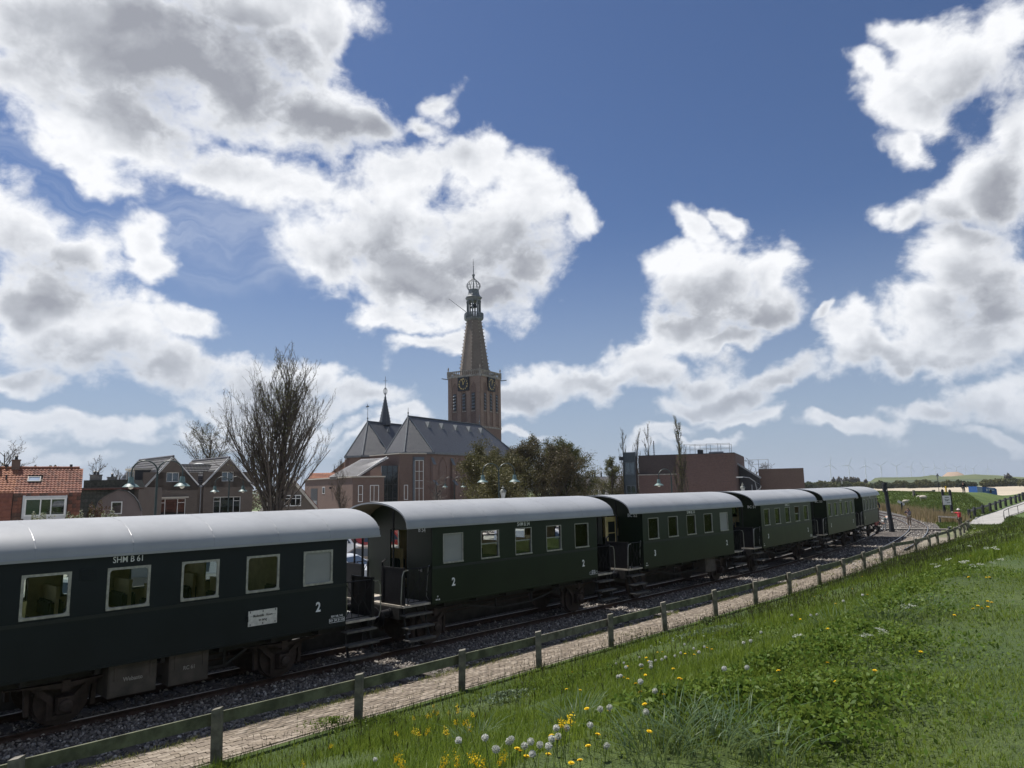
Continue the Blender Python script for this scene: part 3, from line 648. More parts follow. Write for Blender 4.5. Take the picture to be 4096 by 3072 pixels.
def axlebox_mesh():
    m = MB(); m.box(-.13, .13, -.10, .08, .34, .62); m.lathe([(.11, 0), (.11, .06), (.06, .08)], 12, M=Matrix.Translation((0, -.10, .47)) @ Matrix.Rotation(R(90), 4, 'X')); return m.mesh('axle_box', brown_iron)
def buffer_mesh():
    m = MB(); m.lathe([(.13, 0), (.13, .05), (.10, .06), (.09, .30), (.065, .31), (.065, .44), (.10, .46), (.215, .475), (.215, .50), (.10, .515)], 22, M=Matrix.Rotation(R(90), 4, 'Y')); return m.mesh('buffer', black_iron, smooth=True)
def step_mesh(i):
    m = MB(); y0 = -1.50 - (0, .10, .16)[i]; z = (1.0, .70, .40)[i]; m.box(-.44, .44, y0, y0 + .27, z - .03, z); m.box(-.44, .44, y0 - .012, y0, z - .045, z + .006); return m.mesh('step', tread)
def stepbracket_mesh():
    m = MB()
    for x in (-.36, .36): m.bar((x, -1.3, 1.15), (x, -1.36, .68), .03, .05); m.bar((x, -1.36, .68), (x, -1.5, .38), .03, .05); m.bar((x, -1.3, .98), (x, -1.46, .97), .03); m.bar((x * .6, -1.1, 1.1), (x, -1.42, .4), .025)
    return m.mesh('step_bracket', frame_iron)
def gate_mesh():
    """lattice gate across the side of the platform, along x 0..0.8"""
    m = MB(); y = -1.43; m.tube([(0, y, 1.24), (0, y, 2.1), (.04, y, 2.16), (.74, y, 2.16), (.78, y, 2.1), (.78, y, 1.24)], .014, 5); m.bar((0, y, 1.30), (.78, y, 1.30), .025)
    for a, b in (((.02, 1.32), (.39, 1.9)), ((.39, 1.9), (.76, 1.32)), ((.02, 2.12), (.39, 1.55)), ((.39, 1.55), (.76, 2.12))): m.bar((a[0], y, a[1]), (b[0], y, b[1]), .014)
    for x in (.2, .39, .58): m.bar((x, y, 1.3), (x, y, 2.16), .014)
    return m.mesh('platform_gate', black_iron)
def endpanel_mesh():
    """sheet steel screen at the outer edge of the platform with top rail and brake gear"""
    m = MB(); x = .86
    for a, b in ((-1.36, -.48), (.48, 1.36)):
        m.box(x - .02, x + .02, a, b, 1.22, 2.16); m.box(x - .035, x + .035, a - .02, a + .03, 1.05, 2.2); m.box(x - .035, x + .035, b - .03, b + .02, 1.05, 2.2); m.box(x - .03, x + .03, a, b, 2.15, 2.19)
    m.tube([(x + .03, -.9, 1.75), (x + .1, -.9, 1.75), (x + .1, -.75, 1.74)], .012, 5); m.tube([(x, -.48, 1.85), (x + .01, 0, 1.72), (x, .48, 1.85)], .01, 5)
    m.tube([(x, .42, 1.2), (x, .42, 2.3), (x - .1, .45, 2.38)], .03, 6)
    return m.mesh('end_screen', black_iron)
def roofpost_mesh():
    return MB().box(.84, .88, -.92, -.88, 2.19, 3.66).mesh('roof_post', black_iron)
def handrail_mesh():
    return MB().tube([(.80, -1.46, 2.14), (.95, -1.47, 2.12), (1.0, -1.47, 2.0), (1.03, -1.46, 1.4), (1.0, -1.43, 1.24), (.86, -1.38, 1.18)], .014, 6).mesh('handrail', steel_thin)
def wallrail_mesh():
    return MB().tube([(.03, -1.40, 2.2), (.07, -1.40, 2.15), (.10, -1.36, 1.4), (.03, -1.36, 1.3)], .012, 5).mesh('handrail', steel_thin)
def hose_mesh():
    return MB().tube([(.93, -.35, 1.05), (1.15, -.38, .95), (1.28, -.42, .72), (1.22, -.46, .50), (1.1, -.5, .42)], .03, 7).tube([(.93, .3, 1.05), (1.15, .3, .9), (1.3, .25, .7), (1.45, .2, .85)], .03, 7).tube([(.93, 0, 1.02), (1.3, 0, .98), (1.42, 0, .9)], .045, 7).mesh('brake_hose', black_iron, smooth=True)
def platform_mesh():
    return MB().box(0, .92, -1.42, 1.42, 1.18, 1.235).mesh('platform', plank)
def bench_mesh(kind):
    m = MB(); m.box(-.03, .03, -.47, .47, 1.27, 2.50); m.box(-.42, .42, -.47, .47, 1.60, 1.66)
    for x in (-.36, .36): m.box(x - .03, x + .03, -.44, -.38, 1.25, 1.6); m.box(x - .03, x + .03, .38, .44, 1.25, 1.6)
    m.box(-.035, .035, -.49, .49, 2.46, 2.52); return m.mesh('bench', cream)
def cushion_mesh():
    m = MB()
    for sx in (-1, 1): m.box(*sorted((sx * .03, sx * .14)), -.44, .44, 1.92, 2.24); m.box(*sorted((sx * .04, sx * .45)), -.45, .45, 1.66, 1.76)
    bm_ = m.mesh('cushion', cushion); bm = bmesh.new(); bm.from_mesh(bm_); bmesh.ops.bevel(bm, geom=bm.edges, offset=.035, segments=2, affect='EDGES'); bm.to_mesh(bm_); bm.free(); return bm_
def door_mesh(m_):
    d = MB(); d.wall(0, .74, 1.26, 3.08, [(.14, .60, 2.05, 2.9)], 0, .04); d.box(.10, .64, -.012, 0, 1.40, 1.86); d.box(.12, .62, .012, .02, 2.46, 2.49); return d.mesh('door', m_)
def coach(s0, L, name_txt, label, dz=0., paint=paint_green, wins=(), wbase=3.2, nums=(), style='thin', z_win=(2.21, 3.01), win_w=.75, first=.39, pitch=1.45, end_txt=None, open_ends=(), boxes=(), front_red=False, rz=None):
    a = P3(s0, 0); b = P3(s0 + L, 0); c = (a + b) / 2; c.z = dz; ang = math.atan2(b.y - a.y, b.x - a.x)
    t = thing('railway_coach', label, 'railway coach', c, ang, 'green museum railway coaches coupled in one train')
    wx = [-L / 2 + first + win_w / 2 + i * pitch for i in range(5)]; z0, z1 = z_win
    holes = [(x - win_w / 2, x + win_w / 2, z0, z1) for x in wx]
    for sd_ in (-1, 1):
        m = MB(); m.wall(-L / 2, L / 2, Z0, ZE + .02, holes, -CW, .05, 0, None if sd_ < 0 else Matrix.Scale(-1, 4, (0, 1, 0)), mi2=1)
        m.box(-L / 2, L / 2, sd_ * CW - (.008 if sd_ < 0 else 0), sd_ * CW + (.008 if sd_ > 0 else 0), Z0 - .035, Z0 + .012)
        m.build('side_wall', [paint, cream], t)
        for x, k in zip(wx, wins): window(t, x, z0, z1, win_w, k if sd_ < 0 else ('pane' if k != 'half' else 'half'), sd_, style)
        MB().box(-L / 2, L / 2, *sorted((sd_ * (CW + .001), sd_ * (CW + .014))), 2.09, 2.155).build('trim_strip', trim_dark, t)
    for e in (-1, 1):
        M = Matrix.Identity(4) if e > 0 else Matrix.Rotation(math.pi, 4, 'Z')
        m = MB(); m.wall(-CW + .002, CW - .002, Z0 + .002, ZE, [(-.38, .38, Z0 + .06, 3.1)], L / 2, -.05, 0, M, plane='y', mi2=1)
        arc = [roof_pt(-1 + 2 * k / 14, 1.47, ZE, ZA - .05) for k in range(15)]; m.prism(arc, L / 2 - .045, L / 2 - .005, 'yz', 0, M)
        m.build('end_wall', [paint, cream], t)
        opened = (e < 0 and 'near' in open_ends) or (e > 0 and 'far' in open_ends)
        d = part('door', cached(('door', opened, paint.name), lambda: door_mesh(cream if opened else paint)), t)
        if opened: d.location = (e * (L / 2 + .03) if e > 0 else -(L / 2 + .77), -.36, 0); d['label'] = 'cream painted door standing open on the platform'; part('door_window', cached('dwo', lambda: MB().box(.14, .60, .015, .025, 2.05, 2.9).mesh('door_window', trim_dark)), d)
        else: d.location = (e * (L / 2 - .02), -e * -.37 if e < 0 else -.37, 0); d.rotation_euler = (0, 0, math.pi / 2 if e > 0 else -math.pi / 2); part('door_window', cached('dw', lambda: MB().box(.14, .60, .015, .025, 2.05, 2.9).mesh('door_window', pane_m)), d)
        part('handle', cached('dh', lambda: MB().box(.66, .70, -.05, -.01, 2.0, 2.08).box(.58, .70, -.06, -.04, 2.03, 2.05).mesh('handle', steel_thin)), d)
        r_ = (0, 0, 0 if e > 0 else math.pi)
        for nm, fn in (('platform', platform_mesh), ('end_screen', endpanel_mesh), ('brake_hose', hose_mesh)): part(nm, cached(nm, fn), t, (e * L / 2, 0, 0), r_)
        for sd_ in (-1, 1):                                      # both sides of each platform; the builder meshes face y<0
            flip = (e > 0) == (sd_ < 0); sc3 = (1, 1, 1) if flip else (1, -1, 1)
            for nm, fn in (('platform_gate', gate_mesh), ('handrail', handrail_mesh), ('handrail', wallrail_mesh)): part(nm, cached(fn.__name__, fn), t, (e * L / 2, 0, 0), r_, scale=sc3)
            for i in range(3): part('step', cached(('step', i), lambda: step_mesh(i)), t, (e * (L / 2 + .46), 0, 0), r_, scale=sc3)
            part('roof_post', cached('rp', roofpost_mesh), t, (e * L / 2, 0, 0), r_, scale=sc3)
            part('step_bracket', cached('sb', stepbracket_mesh), t, (e * (L / 2 + .46), 0, 0), r_, scale=sc3)
            part('buffer', cached('buf', buffer_mesh), t, (e * (L / 2 + .94), sd_ * .87, 1.02 - dz * .3), r_)
        if end_txt:
            for yy in (-1.05, 1.05): part('lettering', text_mesh(end_txt, .17, white_l, sx=1.0), t, (e * (L / 2 + .004), yy, 3.12), (R(90), 0, R(90) * e))
    ro = part('roof', roof_mesh(L), t)
    for k in range(5): part('seam', seam_mesh(), ro, (-L / 2 + L * (k + .5) / 5 + .3 * math.sin(k * 7 + s0), 0, 0))
    for y in (-1.575, 1.575): part('gutter', gutter_mesh(L, y), ro)
    MB().box(-L / 2 + .04, L / 2 - .04, -CW + .06, CW - .06, 1.17, 1.25).build('floor', frame_iron, t)
    m = MB()
    for y in (-.95, .95): m.box(-L / 2 - .85, L / 2 + .85, y - .04, y + .04, .97, 1.17)
    for e in (-1, 1): m.box(e * (L / 2 + .86) - .07, e * (L / 2 + .86) + .07, -1.25, 1.25, .88, 1.165)
    for k in range(6): x = -L / 2 + L * (k + .5) / 6; m.box(x - .04, x + .04, -1.3, 1.3, 1.03, 1.165)
    m.bar((-wbase + .9, -1.0, .95), (-.8, -1.0, .68), .05); m.bar((-.8, -1.0, .68), (.8, -1.0, .68), .05); m.bar((.8, -1.0, .68), (wbase - .9, -1.0, .95), .05)
    for x in (-.8, .8): m.bar((x, -1.0, .68), (x, -1.0, 1.0), .05)
    m.build('underframe', frame_iron, t)
    if front_red: MB().box(L / 2 - .9, L / 2 + .94, -1.35, -1.28, .86, 1.18).box(L / 2 + .935, L / 2 + .95, -1.25, 1.25, .87, 1.17).build('buffer_beam', red_beam, t, )
    for e in (-1, 1):
        MB().tube([(e * wbase, -.78, .46 - dz), (e * wbase, .78, .46 - dz)], .07, 8).build('axle', brown_iron, t)
        for sd_ in (-1, 1):
            w = part('wheel', cached('wheel', wheel_mesh), t, (e * wbase, sd_ * .72, .462 - dz), (0, 0, 0 if sd_ > 0 else math.pi)); part('tyre', cached('tyre', tyre_mesh), w)
            part('axle_box', cached('axb', axlebox_mesh), t, (e * wbase, sd_ * .98, -dz * .5), (0, 0, 0 if sd_ < 0 else math.pi))
            part('leaf_spring', cached('spr', spring_mesh), t, (e * wbase, sd_ * 1.0, .06)); part('axle_guard', cached('gua', guard_mesh), t, (e * wbase, sd_ * .90, 0))
            for f in (-1, 1): part('brake_shoe', cached(('shoe', f), lambda: MB().prism([(f * .50, .25), (f * .58, .25), (f * .60, .75), (f * .53, .75)], -.05, .05).bar((f * .57, 0, .55), (f * .66, 0, 1.1), .04).mesh('brake_shoe', brown_iron)), t, (e * wbase, sd_ * .72, -dz))
    MB().lathe([(.16, -.35), (.17, -.3), (.17, .3), (.16, .35)], 12, M=Matrix.Translation((.3, .3, .8)) @ Matrix.Rotation(R(90), 4, 'Y')).bar((-2.4, .1, .75), (2.4, .1, .72), .04).bar((-2.4, -.5, .7), (2.4, -.5, .74), .035).build('brake_gear', brown_iron, t)
    for x0, x1, txt in boxes:
        bo = MB().box(x0, x1, -1.34, -.75, .56, 1.14).box(x0 + .02, x1 - .02, -1.355, -1.34, .60, 1.06).box(x0 + .1, x0 + .13, -1.37, -1.35, .85, 1.12).box(x1 - .13, x1 - .1, -1.37, -1.35, .85, 1.12).build('battery_box', box_brown, t)
        if txt: part('lettering', text_mesh(txt, .105, mat('faint_lettering', (.30, .28, .25), .7), sx=.9), bo, ((x0 + x1) / 2, -1.358, .86), (R(90), 0, 0))
    # benches either side of the aisle, between the windows
    bx = [(wx[i] + wx[i + 1]) / 2 for i in range(4)] + [-L / 2 + .5, L / 2 - .5]
    for x in bx:
        for y in (-.92, .92): q = part('bench', cached('bench', lambda: bench_mesh(0)), t, (x, y, 0)); part('cushion', cached('cush', cushion_mesh), q)
    if style == 'wide': MB().box(wx[3] - .62, wx[3] - .58, .1, 1.42, 1.25, 3.2).box(wx[4] - .75, wx[4] - .71, -1.42, 1.42, 1.25, 3.2).build('partition', cream, t)
    part('lettering', text_mesh(name_txt, .165, white_l, bold=.004, sx=.84), t, (nums[2][0] if len(nums) > 2 else 0, -CW - .002, 3.12), (R(90), 0, 0))
    for x, txt in nums[:2]:
        if txt: part('class_number', text_mesh(txt, .30, white_l, bold=.028, sx=.85), t, (x, -CW - .002, 1.68), (R(90), 0, 0))
    return t
def small_text(t, x, z, lines, size=.055, boxed=False, L=None):
    for i, tx in enumerate(lines): part('lettering', text_mesh(tx, size, white_l, bold=.02, sx=.9), t, (x, -CW - .002, z - i * size * 1.5), (R(90), 0, 0))
    if boxed:
        w, h = .21, .048; zz = z - (len(lines) - 1) * size * 1.5; m = MB()
        for a, b in ((-w, -w + .008), (w - .008, w), (-.07, -.063), (.03, .037)): m.box(x + a, x + b, -CW - .004, -CW - .0015, zz - h, zz + h)
        m.box(x - w, x + w, -CW - .0045, -CW - .0015, zz + h - .008, zz + h); m.box(x - w, x + w, -CW - .0045, -CW - .0015, zz - h, zz - h + .008); m.build('inspection_panel', white_l, t)
P_ = 'pane'; B_ = 'blind'
c1 = coach(-.45, 7.1, 'SHM B 61', 'blue-black coach lettered SHM B 61, nearest one, with a white route board', -.14, paint_blue, (P_, P_, P_, P_, B_), 2.2, ((None, None), (2.79, '2'), (-1.4,)), 'wide', (2.20, 2.98), .78, .41, 1.38, 'B 61', boxes=((-1.59, -.72, 'Webasto'), (-.48, .31, 'RC 61')))
small_text(c1, 3.30, 1.42, ['REV. NR. 3-Q', 'REV  NR  31.3.20'], .062, True)
m = MB().box(-2.22, -1.93, -CW - .012, -CW, 2.78, 3.0)
for k in range(8): m.box(-2.2, -1.95, -CW - .02, -CW - .011, 2.795 + k * .025, 2.806 + k * .025)
m.build('vent_grille', paint_blue, c1)
board_m = mat('enamel_board', (.62, .61, .57), .55, var=.12, scale=9, stain=.35)
bd = MB().box(-.335, .335, -.012, 0, -.16, .16).build('route_board', board_m, c1, (3.55 - 2.145, -CW - .012, 1.655)); dk = mat('black_lettering', (.02, .02, .022), .6)
part('lettering', text_mesh('Medemblik - Hoorn', .078, dk, bold=.015, sx=.72), bd, (0, -.0135, .045), (R(90), 0, 0)); part('lettering', text_mesh('en terug', .078, dk, bold=.015, sx=.72), bd, (0, -.0135, -.045), (R(90), 0, 0))
mm = MB()
for x in (-.27, .27): mm.box(x - .035, x + .035, -.0145, -.011, .042, .047)
for x, z in ((-.29, .135), (-.29, -.13), (.29, .135), (.29, -.12), (0, .13), (0, -.12)): mm.box(x - .008, x + .008, -.017, -.011, z - .02, z + .02)
mm.build('board_bolts', dk, bd); MB().box(-.37, -.335, -.02, 0, -.06, .06).box(.335, .37, -.02, 0, -.06, .06).build('board_holder', paint_blue, bd)
c2 = coach(9.35, 7.4, 'SHM B 54', 'dark green coach lettered SHM B 54 with three half-lowered windows', 0, paint_green, (B_, 'half', 'half', 'half', P_), 3.2, ((-2.93, '2'), (2.91, '2'), (-.03,)), end_txt='B 54', open_ends=('far',))
small_text(c2, -3.5, 1.36, ['B1', 'MPL.60'], .055); small_text(c2, 3.45, 1.40, ['REV. 3-Q', 'REV 31.3.20'], .05, True)
c3 = coach(19.6, 7.4, 'SHM BC 52', 'green coach lettered SHM BC 52 with a cream door open at its platform', 0, paint_green, (P_, P_, P_, P_, B_), 3.2, ((-2.9, '3'), (3.02, '2'), (-.02,)), end_txt='BC 52', open_ends=('near',), boxes=((1.2, 2.1, None),))
small_text(c3, -3.5, 1.36, ['BC', 'MPL.60'], .055)
c4 = coach(30.1, 7.4, 'SHM BC 51', 'green coach lettered SHM BC 51, third from the far end', 0, paint_olive, (P_, P_, P_, 'half', P_), 3.2, ((-2.9, '3'), (3.0, '2'), (-.02,)), end_txt='BC 51')
small_text(c4, -3.5, 1.36, ['BC', 'MPL.60'], .055); small_text(c4, 3.45, 1.40, ['REV. 3-Q', 'REV 31.3.20'], .05, True)
c5 = coach(40.6, 7.4, 'SHM BC 53', 'stained olive green coach lettered SHM BC 53, second from the far end', 0, paint_olive, (P_,) * 5, 3.2, ((-2.9, '3'), (3.0, '2'), (-.02,)), end_txt='BC 53')
c6 = coach(50.9, 7.2, 'N 59', 'olive green coach lettered 59 with a red buffer beam, farthest in the train', 0, paint_olive, (P_,) * 5, 3.1, ((-2.9, '1'), (None, None), (-.02,)), end_txt='N 59', front_red=True)

# ---------------------------------------------------------------- the town
brick_h = brick_mat('house_brick', (.095, .074, .057), (.13, .10, .076), (.17, .15, .13), stain=.2)
brick_shed = brick_mat('shed_brick', (.12, .085, .080), (.16, .115, .105), (.24, .22, .20), bh=.075, msize=.016, stain=.25)
brick_hall = brick_mat('hall_brick', (.125, .073, .057), (.165, .10, .076), (.20, .17, .145), stain=.25)
brick_church = brick_mat('church_brick', (.145, .085, .066), (.19, .115, .09), (.21, .18, .155), stain=.3)
brick_tower = brick_mat('tower_brick', (.19, .115, .085), (.26, .175, .135), (.30, .265, .23), bw=.24, bh=.085, stain=.4)
brick_shaded = brick_mat('shaded_brick', (.055, .040, .038), (.075, .055, .05), (.085, .075, .07), bw=.25, bh=.075, stain=.2)  # shade under the overhang put into the brick colour of the recessed wall
brick_mod = brick_mat('modern_brick', (.105, .055, .045), (.145, .080, .066), (.14, .12, .11), bw=.25, bh=.075, stain=.15)
brick_brown = brick_mat('brown_brick', (.13, .082, .062), (.16, .10, .078), (.15, .12, .10), stain=.2)
spire_brick = brick_mat('spire_brick', (.145, .115, .095), (.19, .155, .13), (.20, .18, .16), bw=.3, bh=.1, stain=.4)
stone_trim = mat('grey_stone', (.30, .275, .24), .85, var=.3, scale=3, stain=.4)
lead = mat('lead_grey', (.14, .155, .165), .5, var=.2, scale=3, stain=.3)
slate = brick_mat('slate_roof', (.060, .064, .072), (.075, .080, .090), (.030, .032, .036), bw=.32, bh=.22, msize=.012, bump=.8, stain=.3)
slate.node_tree.nodes['Principled BSDF'].inputs['Roughness'].default_value = .42
white_paint = mat('white_paint', (.70, .70, .67), .5, var=.06)
cream_paint = mat('cream_paint', (.52, .48, .40), .6, var=.08)
grey_paint = mat('grey_blue_paint', (.12, .145, .165), .55, var=.1)
dark_paint = mat('dark_paint', (.03, .032, .036), .5)
zinc = mat('zinc', (.28, .29, .30), .5, metal=.3, var=.15)
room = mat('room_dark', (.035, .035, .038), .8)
curtain = mat('curtain', (.42, .41, .38), .9, var=.15, scale=12)
blue_blind = mat('blue_blind', (.10, .14, .22), .6, var=.05)
win_glass = glass_mat('house_glass', (.6, .65, .67), .05)
TILE_R = [mat('red_tile_a', (.235, .095, .058), .8, var=.25, scale=8, stain=.3), mat('red_tile_b', (.20, .075, .048), .8, var=.25, scale=8, stain=.3), mat('red_tile_c', (.15, .065, .045), .85, var=.3, scale=8, stain=.4)]
TILE_O = [mat('orange_tile_a', (.30, .125, .065), .8, var=.2, scale=8, stain=.15), mat('orange_tile_b', (.26, .105, .06), .8, var=.2, scale=8, stain=.2)]
TILE_M = [mat('mossy_tile_a', (.17, .07, .045), .85, var=.4, scale=5, stain=.55), mat('mossy_tile_b', (.11, .062, .042), .85, var=.4, scale=5, stain=.6), mat('mossy_tile_c', (.21, .085, .052), .85, var=.3, scale=5, stain=.4)]
TILE_D = [mat('dark_tile_a', (.055, .052, .055), .45, var=.25, scale=6), mat('dark_tile_b', (.075, .070, .072), .45, var=.25, scale=6), mat('dark_tile_c', (.045, .045, .042), .5, var=.3, scale=6)]
GZ = -.17
def pantile(w, h, ms, prof='s'):
    r_ = []
    for m in ms:
        n = 5; xs = [w * (i / n - .5) * 1.04 for i in range(n + 1)]
        zs = [.022 * math.sin((i / n) * 2 * math.pi + .6) if prof == 's' else (.010 if i in (0, n) else 0) for i in range(n + 1)]
        mb = MB(); vs = [(x, 0, z + .045) for x, z in zip(xs, zs)] + [(x, h * 1.12, z) for x, z in zip(xs, zs)] + [(x, 0, z + .015) for x, z in zip(xs, zs)]
        fs = [(i, i + 1, n + 2 + i, n + 1 + i) for i in range(n)] + [(2 * n + 2 + i, 2 * n + 3 + i, i + 1, i) for i in range(n)]
        mb.add(vs, fs); r_.append(mb.mesh('roof_tile', m, fixn=False))
    return r_
def tile_roof(parent, O, U, W, wid, ln, tw, th, ms, prof='s', holes=(), budget=300, skew=(0, 0), clip=None):
    """tiles over the plane O + a*U + b*W (W runs UP the slope); holes are (a0,a1,b0,b1); clip(a,b) keeps a tile"""
    O = Vector(O); U = Vector(U).normalized(); W = Vector(W).normalized(); Nn = U.cross(W).normalized()
    M = Matrix((U, W, Nn)).transposed().to_4x4(); tl = pantile(tw, th, ms, prof); nb = [np.array([v.co[:] for v in t.vertices]) for t in tl]; bf = np.array([list(p.vertices) for p in tl[0].polygons])
    Vb = []; Fb = []; Mi = []; cnt = 0; r_ = random.Random(int(wid * 100 + ln * 10)); k = 0
    for j in range(int(ln / th + .5) - 1, -1, -1):
        for i in range(int(wid / tw + .5)):
            a, b = (i + .5) * tw, j * th
            if any(h[0] < a < h[1] and h[2] - th * .6 < b < h[3] for h in holes) or (clip and not clip(a, b)): continue
            p = O + U * a + W * b + Nn * r_.uniform(0, .006); q = r_.randrange(len(tl)); R_ = M @ Matrix.Rotation(r_.uniform(-.012, .012), 4, 'Z')
            if k < budget:
                o = bpy.data.objects.new('roof_tile', tl[q]); col.objects.link(o); o.parent = parent; R2 = R_.copy(); R2.translation = p; o.matrix_local = R2; k += 1
            else:
                Vb.append(nb[q] @ np.array(R_.to_3x3()).T + np.array(p)); Fb.append(bf + (len(Vb) - 1) * len(nb[0])); Mi += [q] * len(bf)
    if Vb: o = np_obj('roof_tiles', np.concatenate(Vb), np.concatenate(Fb), ms, parent=parent, mi=Mi); o['kind'] = 'stuff'
def hwin(parent, x0, x1, z0, z1, y, cols=(), rows=(), depth=.08, fw=.06, fm=None, fill=None, M=None, glass=None, name='window'):
    """framed window facing -y in the parent's frame; cols/rows are bar positions"""
    fm = fm or white_paint; m = MB()
    m.box(x0, x0 + fw, y, y + depth, z0, z1, 0, M); m.box(x1 - fw, x1, y, y + depth, z0, z1, 0, M); m.box(x0 + fw, x1 - fw, y, y + depth, z0, z0 + fw, 0, M); m.box(x0 + fw, x1 - fw, y, y + depth, z1 - fw, z1, 0, M)
    cz = [z0 + fw] + [z1 - fw]
    for c in cols: m.box(c - fw * .4, c + fw * .4, y + .004, y + depth - .004, z0 + fw, z1 - fw, 0, M)
    for r_ in rows:
        a, b, z = r_ if isinstance(r_, tuple) else (x0 + fw, x1 - fw, r_); m.box(a, b, y + .008, y + depth - .008, z - fw * .35, z + fw * .35, 0, M)
    w = m.build(name, fm, parent)
    edges = [x0 + fw * .5] + list(cols) + [x1 - fw * .5]
    for i in range(len(edges) - 1):
        MB().box(edges[i], edges[i + 1], y + depth * .5, y + depth * .5 + .008, z0 + fw * .5, z1 - fw * .5, 0, M).build('pane', glass or win_glass, w)
        f = fill[i] if isinstance(fill, list) else fill
        if f is not None:
            mm, lo, hi = f; MB().box(edges[i] + .03, edges[i + 1] - .03, y + depth + .02, y + depth + .04, z0 + (z1 - z0) * lo, z0 + (z1 - z0) * hi, 0, M).build('curtain' if mm is curtain else 'blind', mm, w)
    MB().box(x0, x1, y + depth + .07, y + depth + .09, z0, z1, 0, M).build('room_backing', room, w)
    return w
# --- A: terraced house with red pantiles, and its neighbour at the left edge
def red_house(name, label, x0, x1, tiles, low, dormer, loc):
    h = thing(name, label, 'house', loc, R(31), 'terraced houses with red tiled roofs'); w = x1 - x0
    m = MB(); m.box(x0, x1, .25, 5.5, GZ, 3.0); m.prism([(.25, 3.0), (5.5, 3.0), (5.0, 4.35), (2.75, 6.1), (.45, 4.4)], x0, x1, 'yz'); m.build('wall', brick_h, h)
    sk = [(.62, 1.40, 1.35, 1.85)] if dormer else []
    W1 = Vector((0, 2.45, 1.80)); tile_roof(h, (x0, .3, 4.43), (1, 0, 0), W1, w, W1.length, .215, .27, tiles, 's', [(a, b, c, d + .05) for a, b, c, d in sk], 260)
    W2 = Vector((0, .28, 1.75)); dh = [(1.3 - x0, 3.85 - x0, .1, 1.5)] if dormer else []
    tile_roof(h, (x0, .0, 2.66), (1, 0, 0), W2, w, W2.length, .24, .26, low, 'f', dh, 40)
    m = MB()
    for k in range(int(w / .33)): m.tube([(x0 + k * .33, 2.75, 6.26 + .012 * (k % 2)), (x0 + k * .33 + .35, 2.75, 6.25 + .012 * ((k + 1) % 2))], .10, 7)
    m.build('ridge_tiles', tiles[0], h)
    return h
ha = red_house('terraced_house', 'house with mossy red pantile roof, dormer window and skylight beside the dark roofs', 0.74, 4.55, TILE_R, TILE_M, True, (-33.9, 47.3, 0))
# dormer window strip in the steep lower roof
dx0, dx1 = 1.41, 3.74
dz = MB().box(dx0 - .06, dx1 + .06, -.32, .35, 4.10, 4.28).box(dx0 - .12, dx0, -.3, .35, 2.8, 4.32).box(dx1, dx1 + .05, -.3, .35, 2.8, 4.32).box(dx0, dx1, -.28, .1, 2.62, 2.95).build('dormer', mat('dormer_white', (.55, .55, .54), .6, var=.1, stain=.2), ha)
hwin(ha, dx0, dx1, 2.95, 4.12, -.3, (2.30, 2.90), (), .1, .09, fill=[(blue_blind, .02, .98), (curtain, .02, .22), (curtain, .02, .18)])
sy = Vector((0, 2.45, 1.80)).normalized(); M = Matrix.Translation((1.75, .3, 4.43)) @ Matrix(((1, 0, 0), (0, sy.y, -sy.z), (0, sy.z, sy.y))).to_4x4()
MB().box(-.38, .38, 1.3, 1.36, 0, .12, 0, M).box(-.38, .38, 1.82, 1.88, 0, .12, 0, M).box(-.38, -.32, 1.36, 1.82, 0, .12, 0, M).box(.32, .38, 1.36, 1.82, 0, .12, 0, M).build('skylight', dark_paint, ha)
MB().box(-.32, .32, 1.36, 1.82, .07, .085, 0, M).build('skylight_pane', mat('skylight_glass', (.30, .36, .44), .08, var=.1, spec=1), ha)
def chimney(h, x, y, z0, z1, w, m, pots=1):
    c = MB().box(x - w / 2, x + w / 2, y - w * .4, y + w * .4, z0, z1).box(x - w / 2 - .04, x + w / 2 + .04, y - w * .4 - .04, y + w * .4 + .04, z1, z1 + .08).build('chimney', m, h)
    for i in range(pots): px = x + (i - (pots - 1) / 2) * .28; MB().lathe([(.09, 0), (.11, .06), (.09, .1), (.10, .22), (.15, .24), (.03, .33)], 10, (px, y, z1 + .08)).build('chimney_pot', dark_paint, c)
chimney(ha, .55, 2.75, 5.9, 6.75, .48, brick_brown); MB().tube([(3.85, 2.75, 6.2), (3.85, 2.75, 6.5)], .07, 8).tube([(3.85, 2.75, 6.38), (3.85, 2.75, 6.5)], .09, 8).build('vent_pipe', dark_paint, ha)
hb = red_house('terraced_house', 'house with bright orange pantile roof at the left edge of the picture', -4.6, .71, TILE_O, [mat('smooth_tile', (.20, .075, .05), .75, var=.15, scale=4)], False, (-33.9, 47.3, 0))
MB().tube([(.15, 1.65, 5.3), (.15, 1.6, 5.75)], .06, 8).build('vent_pipe', dark_paint, hb); MB().box(-.75, -.35, 2.4, 2.9, 5.9, 6.75).build('chimney', dark_paint, hb); MB().lathe([(.10, 0), (.1, .25), (.13, .3)], 10, (.02, 2.75, 6.2)).build('vent_cap', dark_paint, hb)
